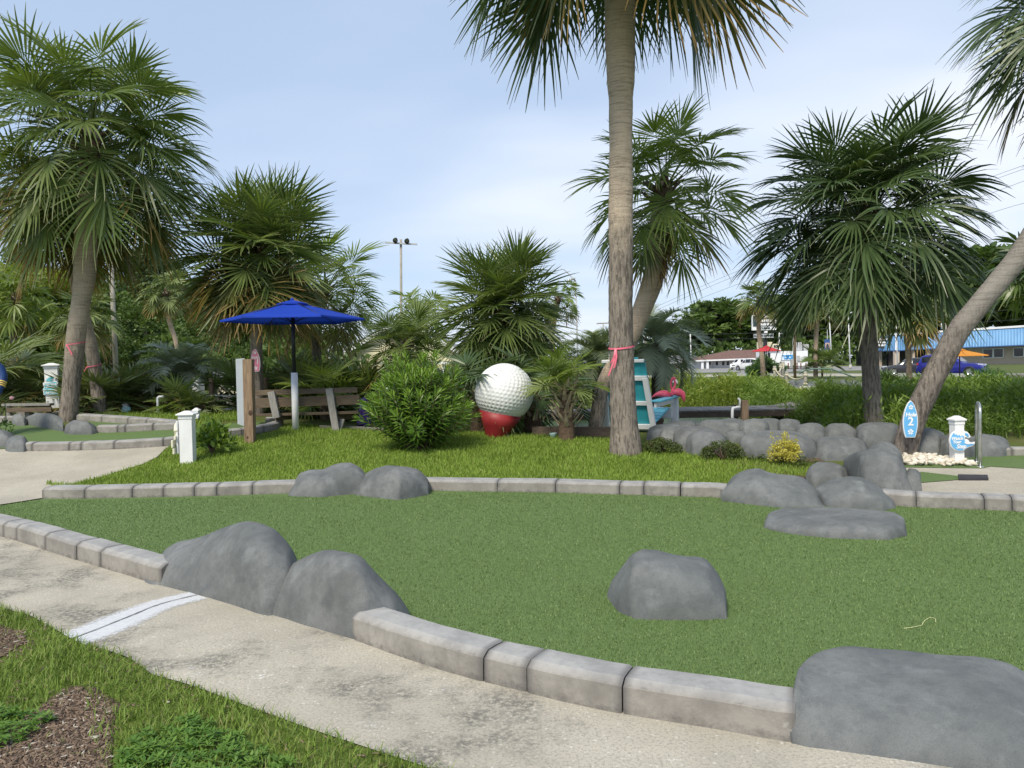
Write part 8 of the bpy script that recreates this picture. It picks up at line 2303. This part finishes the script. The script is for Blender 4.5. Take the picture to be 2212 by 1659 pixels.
# blue roofed restaurant
root = thing('restaurant', 'beige restaurant with a blue metal mansard roof at the right', 'building', GD(2080, 125))
Pts = [(1893, 134), (1936, 127), (2000, 130), (2206, 119), (2300, 114)]   # front line: column, depth
yE = {1893: 757.5, 1936: 757, 2000: 753.5, 2206: 745, 2300: 741}; yT = {1893: 725, 1936: 722.5, 2000: 719.5, 2206: 706.5, 2300: 701}
def blue_mat():
    t = NT('blue_metal_roof'); u = t.attr('u'); w = t.math('SINE', t.math('MULTIPLY', u, 2 * math.pi / 0.42)); c = t.mix(t.ramp(t.noise(.4, 3), .3, .7), (0.115, 0.265, 0.48), (0.15, 0.32, 0.54)); t.col(t.mix(t.ramp(w, 0.86, 0.97, 0, .45), c, (0.22, 0.42, 0.66))); return t.set(0.45, 0, .4)
M_BLUE = blue_mat()
acc = 0
for (xa, Da), (xb, Db) in zip(Pts[:-1], Pts[1:]):
    eA = PD(xa, yE[xa], Da); eB = PD(xb, yE[xb], Db); tA = PD(xa, yT[xa], Da + 1.6); tB = PD(xb, yT[xb], Db + 1.6)
    L = (eB - eA).length; nseg = max(2, int(L / 0.42)); xd = (eB - eA) / L
    wb = (eB - eA).normalized(); nrm = Vector((wb.y, -wb.x, 0))
    vs = []; us = []
    for i in range(nseg + 1):      # standing seams as real ridges
        f = i / nseg
        for df, h in ((-0.035 / L, 0), (-0.015 / L, 0.05), (0.015 / L, 0.05), (0.035 / L, 0)):
            g_ = min(1, max(0, f + df)); vs += [eA.lerp(eB, g_) + nrm * h, tA.lerp(tB, g_) + nrm * h]; us += [acc + L * g_] * 2
    q_ = len(vs) // 2; me = mesh_np('mansard_panel', np.array([tuple(v) for v in vs]), [(2 * i, 2 * i + 2, 2 * i + 3, 2 * i + 1) for i in range(q_ - 1)], False, {'u': us}); mobj('mansard_panel', me, M_BLUE, root); acc += L
    mb = MB(); mb.beam(tA + Vector((0, -.1, .1)), tB + Vector((0, -.1, .1)), .35, .32); mb.build('parapet_trim', M_WHITE, root)
    mb = MB(); mb.beam(eA + Vector((0, .05, -.05)), eB + Vector((0, .05, -.05)), .25, .14); mb.build('eave_trim', plain('eave_blue', (0.05, 0.12, 0.30), .5), root)
    gA = PD(xa, 790, Da + 2.4); gB = PD(xb, 790, Db + 2.4)
    wm = M_BEIGE if xa >= 2000 else M_GLASS
    mb = MB(); mb.add([(gA.x, gA.y, -.1), (gB.x, gB.y, -.1), (gB.x, gB.y, eB.z + .3), (gA.x, gA.y, eA.z + .3), (gA.x, gA.y + 8, -.1), (gB.x, gB.y + 8, -.1), (gB.x, gB.y + 8, eB.z + .3), (gA.x, gA.y + 8, eA.z + .3)], [(0, 1, 2, 3), (4, 5, 6, 7), (0, 4, 7, 3), (1, 5, 6, 2)]); mb.build('wall', wm, root)
for x in (1936, 2000):
    a = PD(x, yE[x], dict(Pts)[x] - .05); b_ = PD(x, yT[x], dict(Pts)[x] + 1.5); mb = MB(); mb.beam(a, b_, .28, .12, up=(0, 1, 0)); mb.build('hip_trim', M_WHITE if x == 1936 else M_LP, root)
for x, w in ((1900, 7), (1936, 10), (1972, 5), (2004, 7)):
    D = float(np.interp(x, [p_[0] for p_ in Pts], [p_[1] for p_ in Pts])) + .6; a = GD(x, D); t_ = PD(x, 757, D); mb = MB(); mb.beam(a, Vector((t_.x, t_.y, t_.z)), w * m_of(1, D), .6, up=(0, 1, 0)); mb.build('porch_column', M_BEIGE, root)
for x0, x1 in ((2123, 2167), (2189, 2234)):
    f = float(np.interp((x0 + x1) / 2, [2000, 2206, 2300], [130, 119, 114])); wl2 = []
    for (xa, xb) in ((x0, (x0 + x1) / 2 - .7), ((x0 + x1) / 2 + .7, x1)):
        iD = lambda x_: 1 / float(np.interp(x_, [2000, 2206, 2300], [1 / 132.4, 1 / 121.4, 1 / 116.4])) - 0.12; Da = iD(xa); Db = iD(xb)
        ye = float(np.interp(xa, [2000, 2206, 2300], [755, 747.5, 744])); p0 = PD(xa, ye + 20 + 3, Da); p1 = PD(xb, ye + 19.2 + 3, Db); p2 = PD(xb, ye + 3, Db); p3 = PD(xa, ye + 3.6, Da)
        mb = MB(); mb.add([p0, p1, p2, p3] + [q_ + Vector((0, .08, 0)) for q_ in (p0, p1, p2, p3)], [(0, 1, 2, 3), (0, 1, 5, 4), (1, 2, 6, 5), (2, 3, 7, 6), (3, 0, 4, 7)]); wn_ = mb.build('window', M_GLASS, root)
        mb = MB()
        for q0, q1 in ((p0, p1), (p1, p2), (p2, p3), (p3, p0)): mb.beam(q0 + Vector((0, -.05, 0)), q1 + Vector((0, -.05, 0)), .09, .12)
        mb.build('frame', M_WHITE, wn_)
sg_ = PD(1903, 741, 132); mb = MB(); mb.prism(P_([(-9, -12), (6, -12), (12, 12), (-9, 12)], m_of(1, 130)), Mat(sg_ + Vector((0, -.6, 0)), R(-8)), .12); sgp = mb.build('roof_sign', M_SGD, root)
for tx, dz, sz in (('Calabash', 8, 5.5), ('Gourmet', 1.5, 6), ('Sushi Bar', -5, 5.5)):
    text_obj('lettering', tx, Mat(sg_ + Vector((0, -.70, dz * m_of(1, 130))), R(-8)), sz * m_of(1, 130), M_SIGNW, sgp, .01, .04, .2)
mb = MB(); p = PD(2033, 747, 124); mb.box(p, (m_of(14, 124), .1, m_of(22, 124))); tag_s = mb.build('window_sign', M_SIGNW, root)
mb = MB(); mb.tube([PD(2033, 758, 124), GD(2033, 124)], .06, 6); mb.build('sign_leg', M_BOX, root)
# ------------------------------------------------------------------ parked cars
def paint(name, c, metal=0.3):
    t = NT(name); t.col(c); t.b.inputs['Coat Weight'].default_value = 0.6; t.b.inputs['Coat Roughness'].default_value = 0.06
    return t.set(0.32, metal, 0.5)
M_HEAD = plain('headlight', (0.75, 0.77, 0.80), 0.1, spec=0.7)
M_TAIL = plain('tail_light', (0.42, 0.015, 0.015), 0.2)
M_TRIM = plain('black_trim', (0.022, 0.022, 0.024), 0.5)
M_CHROME = plain('chrome', (0.70, 0.71, 0.73), 0.15, metal=0.9)
def car(name, label, cat, base, head, L, W, Hh, body, pm, plate=None, emblem=False):
    root = thing(name, label, cat, base, 'cars parked along the road')
    f = Vector((head[0], head[1], 0)).normalized(); s = Vector((-f.y, f.x, 0)); up = Vector((0, 0, 1))
    def P(x, y, z): return base + f * ((x - 0.5) * L) + s * (y * W / 2) + up * (z * Hh)
    if body == 'suv':
        hood = [(0, .34), (.012, .52), (.03, .60), (.10, .62), (.3, .62), (.62, .615), (.70, .61), (.80, .60), (.90, .575), (.955, .54), (.985, .46), (1.0, .36)]
        roof = [(.025, .62), (.07, .90), (.12, .975), (.25, 1.0), (.45, .995), (.55, .97), (.70, .63)]
    elif body == 'pickup':
        hood = [(0, .34), (.01, .56), (.03, .60), (.38, .60), (.45, .60), (.66, .61), (.72, .605), (.80, .60), (.92, .58), (.97, .53), (.99, .46), (1.0, .34)]
        roof = [(.37, .61), (.395, .93), (.42, .98), (.50, 1.0), (.57, .985), (.62, .95), (.72, .63)]
    else:
        hood = [(0, .38), (.012, .58), (.05, .66), (.16, .67), (.4, .64), (.62, .62), (.70, .61), (.80, .58), (.90, .53), (.96, .48), (.985, .42), (1.0, .32)]
        roof = [(.10, .67), (.25, .93), (.34, .99), (.45, 1.0), (.52, .985), (.58, .95), (.72, .63)]
    def hw(x): return 1.0 - 0.16 * abs(2 * x - 1) ** 5
    vs = []; m = 9
    for x, zt in hood:
        w = hw(x)
        for y, z in ((-.90, .14), (-1.0, .24), (-1.0, min(.42, zt - .04)), (-.965, zt - .02), (-.0, zt + .012), (.965, zt - .02), (1.0, min(.42, zt - .04)), (1.0, .24), (.90, .14)): vs.append(P(x, y * w, z))
    n = len(hood); fs = [(i * m + j, i * m + j + 1, (i + 1) * m + j + 1, (i + 1) * m + j) for i in range(n - 1) for j in range(m - 1)] + [(i * m + m - 1, i * m, (i + 1) * m, (i + 1) * m + m - 1) for i in range(n - 1)]
    fs += [tuple(range(m)), tuple(range((n - 1) * m, n * m))]
    mb = MB(); mb.add(vs, fs, True); b_ = mb.build('body', pm, root); b_.data.set_sharp_from_angle(angle=R(40))
    # cabin
    zb = lambda x: float(np.interp(x, [h[0] for h in hood], [h[1] for h in hood])) - .015
    vs = []; m = 7; cw = []
    for x, zr in roof:
        w = hw(x); t_ = (zr - zb(x)) / (1 - .62); ww = .95 - .17 * min(1, max(0, t_)); cw.append(ww)
        for y, z in ((-.95, zb(x)), (-ww - .0, max(zb(x), zr - .045)), (-ww * .86, zr), (0, zr + .012), (ww * .86, zr), (ww, max(zb(x), zr - .045)), (.95, zb(x))): vs.append(P(x, y * w, z))
    n = len(roof); fs = [(i * m + j, i * m + j + 1, (i + 1) * m + j + 1, (i + 1) * m + j) for i in range(n - 1) for j in range(m - 1)] + [tuple(range(m)), tuple(range((n - 1) * m, n * m))]
    mb = MB(); mb.add(vs, fs, True); b_ = mb.build('cabin', pm, root); b_.data.set_sharp_from_angle(angle=R(40))
    def rz(x): return float(np.interp(x, [h[0] for h in roof], [h[1] for h in roof]))
    xr0, xr1 = roof[1][0], roof[-1][0]
    def pane(nm, q, mat=M_GLASS):
        mb = MB(); a, b2, c, d = q; nn_ = (b2 - a).cross(d - a).normalized(); ctr = base + up * Hh * .6
        if nn_.dot((a + c) / 2 - ctr) < 0: nn_ = -nn_
        o = [v + nn_ * .012 for v in q]; mb.add(o + list(q), [(0, 1, 2, 3), (0, 4, 5, 1), (1, 5, 6, 2), (2, 6, 7, 3), (3, 7, 4, 0)]); return mb.build(nm, mat, root)
    def sidept(x, g, sd):   # g 0 belt .. 1 under the roof
        z0, z1 = zb(x) + .035, rz(x) - .055; z = z0 + (z1 - z0) * g; t_ = (rz(x) - zb(x)) / .38; top = .95 - .17 * min(1, t_); y = .95 + (top - .95) * min(1, max(0, (z - zb(x)) / max(.05, rz(x) - .045 - zb(x))))
        return P(x, sd * y * hw(x), z)
    xs = [xr0 + .015, (xr0 + .50) * .5 - .01, .50, xr1 - .055] if body != 'pickup' else [xr0 + .02, .50, xr1 - .05]
    for sd in (-1, 1):
        for a, b2 in zip(xs[:-1], xs[1:]): pane('side_window', [sidept(a + .008, 0, sd), sidept(b2 - .008, 0, sd), sidept(min(b2 - .008, .60), 1, sd) if b2 > .6 else sidept(b2 - .008, 1, sd), sidept(a + .008, 1, sd)])
    xa, xb = roof[-2][0], roof[-1][0]
    pane('windshield', [P(xb - .012, -.80, roof[-1][1] + .035), P(xb - .012, .80, roof[-1][1] + .035), P(xa + .006, .66, roof[-2][1] - .02), P(xa + .006, -.66, roof[-2][1] - .02)])
    pane('rear_window', [P(roof[0][0] + .008, -.72, roof[0][1] + .05), P(roof[0][0] + .008, .72, roof[0][1] + .05), P(roof[1][0] - .004, .60, roof[1][1] - .02), P(roof[1][0] - .004, -.60, roof[1][1] - .02)])
    wr = .205 * Hh
    for x in (.175, .81):
        for sd in (-1, 1):
            c = P(x, sd * 0.93, 0) + up * wr; M = Matrix.Translation(c) @ Matrix((f, up, s * sd)).transposed().to_4x4()
            mb = MB(); mb.lathe([(wr * 1.18, 0.0), (wr * 1.18, .072), (wr * 1.02, .074), (wr * 1.02, 0)], M, 22); mb.build('wheel_arch', M_TRIM, root)
            mb = MB(); mb.lathe([(0, -.12), (wr, -.12), (wr, .07), (wr * .93, .088), (wr * .70, .09), (wr * .68, .06), (0, .055)], M, 22); wh = mb.build('wheel', M_TYRE, root)
            mb = MB(); mb.lathe([(wr * .69, .075), (wr * .63, .088), (wr * .60, .07), (0, .066)], M, 20)
            for k in range(5):
                a = k * 2 * math.pi / 5; d = Vector((math.cos(a), math.sin(a), 0)); mb.beam(M @ Vector((0, 0, .085)), M @ (d * wr * .64 + Vector((0, 0, .088))), .05, .02, up=tuple(s * sd))
            mb.build('rim', M_RIM, wh)
    for sd in (-1, 1):
        mb = MB(); mb.box(P(.635, sd * 1.07, .655), (.10, .18, .13), rotz(math.atan2(f.y, f.x)), .02); mb.build('mirror', pm, root)
        a = math.atan2(f.y, f.x)
        mb = MB(); mb.beam(P(.972, sd * .50, .515), P(.935, sd * .90, .53), .10, .055); mb.build('headlight', M_HEAD, root)
        mb = MB(); mb.beam(P(.012, sd * .80, .57), P(.035, sd * .92, .575), .08, .15 if body != 'sedan' else .09); mb.build('tail_light', M_TAIL, root)
        if body != 'sedan': mb = MB(); mb.beam(P(.14, sd * .62, 1.0), P(.52, sd * .62, .995), .03, .04); mb.build('roof_rail', M_CHROME, root)
    mb = MB(); mb.beam(P(.998, -.46, .405), P(.998, .46, .405), .05, .16); mb.build('grille', M_TRIM, root)
    mb = MB(); mb.beam(P(1.002, -.62, .205), P(1.002, .62, .205), .05, .13); mb.build('lower_bumper', M_TRIM, root)
    mb = MB(); mb.beam(P(-.004, -.80, .22), P(-.004, .80, .22), .06, .20); mb.build('rear_bumper', M_TRIM, root)
    for x, sg in ((1.006, 1), (-.008, -1)):
        mb = MB(); mb.beam(P(x, -.165, .285 if sg > 0 else .45), P(x, .165, .285 if sg > 0 else .45), .03, .15); mb.build('licence_plate', M_SIGNW, root)
    if emblem:
        mb = MB()
        for y in (-.05, .05): mb.beam(P(1.008, y, .375), P(1.008, y * 1.35, .435), .02, .025, up=tuple(s))
        mb.beam(P(1.008, -.05, .405), P(1.008, .05, .405), .02, .022); mb.build('emblem', M_CHROME, root)
    return root
car('parked_car', 'royal blue SUV parked facing right, partly behind the leaning trunk', 'car', GD(2056, 60), (0.70, -0.715), 4.7, 1.87, 1.69, 'suv', paint('royal_blue_paint', (0.018, 0.022, 0.26)), emblem=True)
car('parked_car', 'dark grey sedan behind the blue SUV, tail to the right', 'car', GD(1968, 66.5), (-0.93, 0.36), 4.6, 1.8, 1.46, 'sedan', paint('charcoal_paint', (0.035, 0.038, 0.048)))
car('parked_car', 'white SUV seen from behind in the lot by the far palm', 'car', GD(1620, 112), (-0.42, 0.91), 4.7, 1.95, 1.76, 'suv', paint('white_paint', (0.70, 0.71, 0.72), 0))
car('parked_car', 'white pickup just left of the white SUV in the lot', 'pickup truck', GD(1601, 124), (-0.62, -0.78), 5.2, 1.95, 1.75, 'pickup', paint('white_paint_pickup', (0.66, 0.67, 0.68), 0))
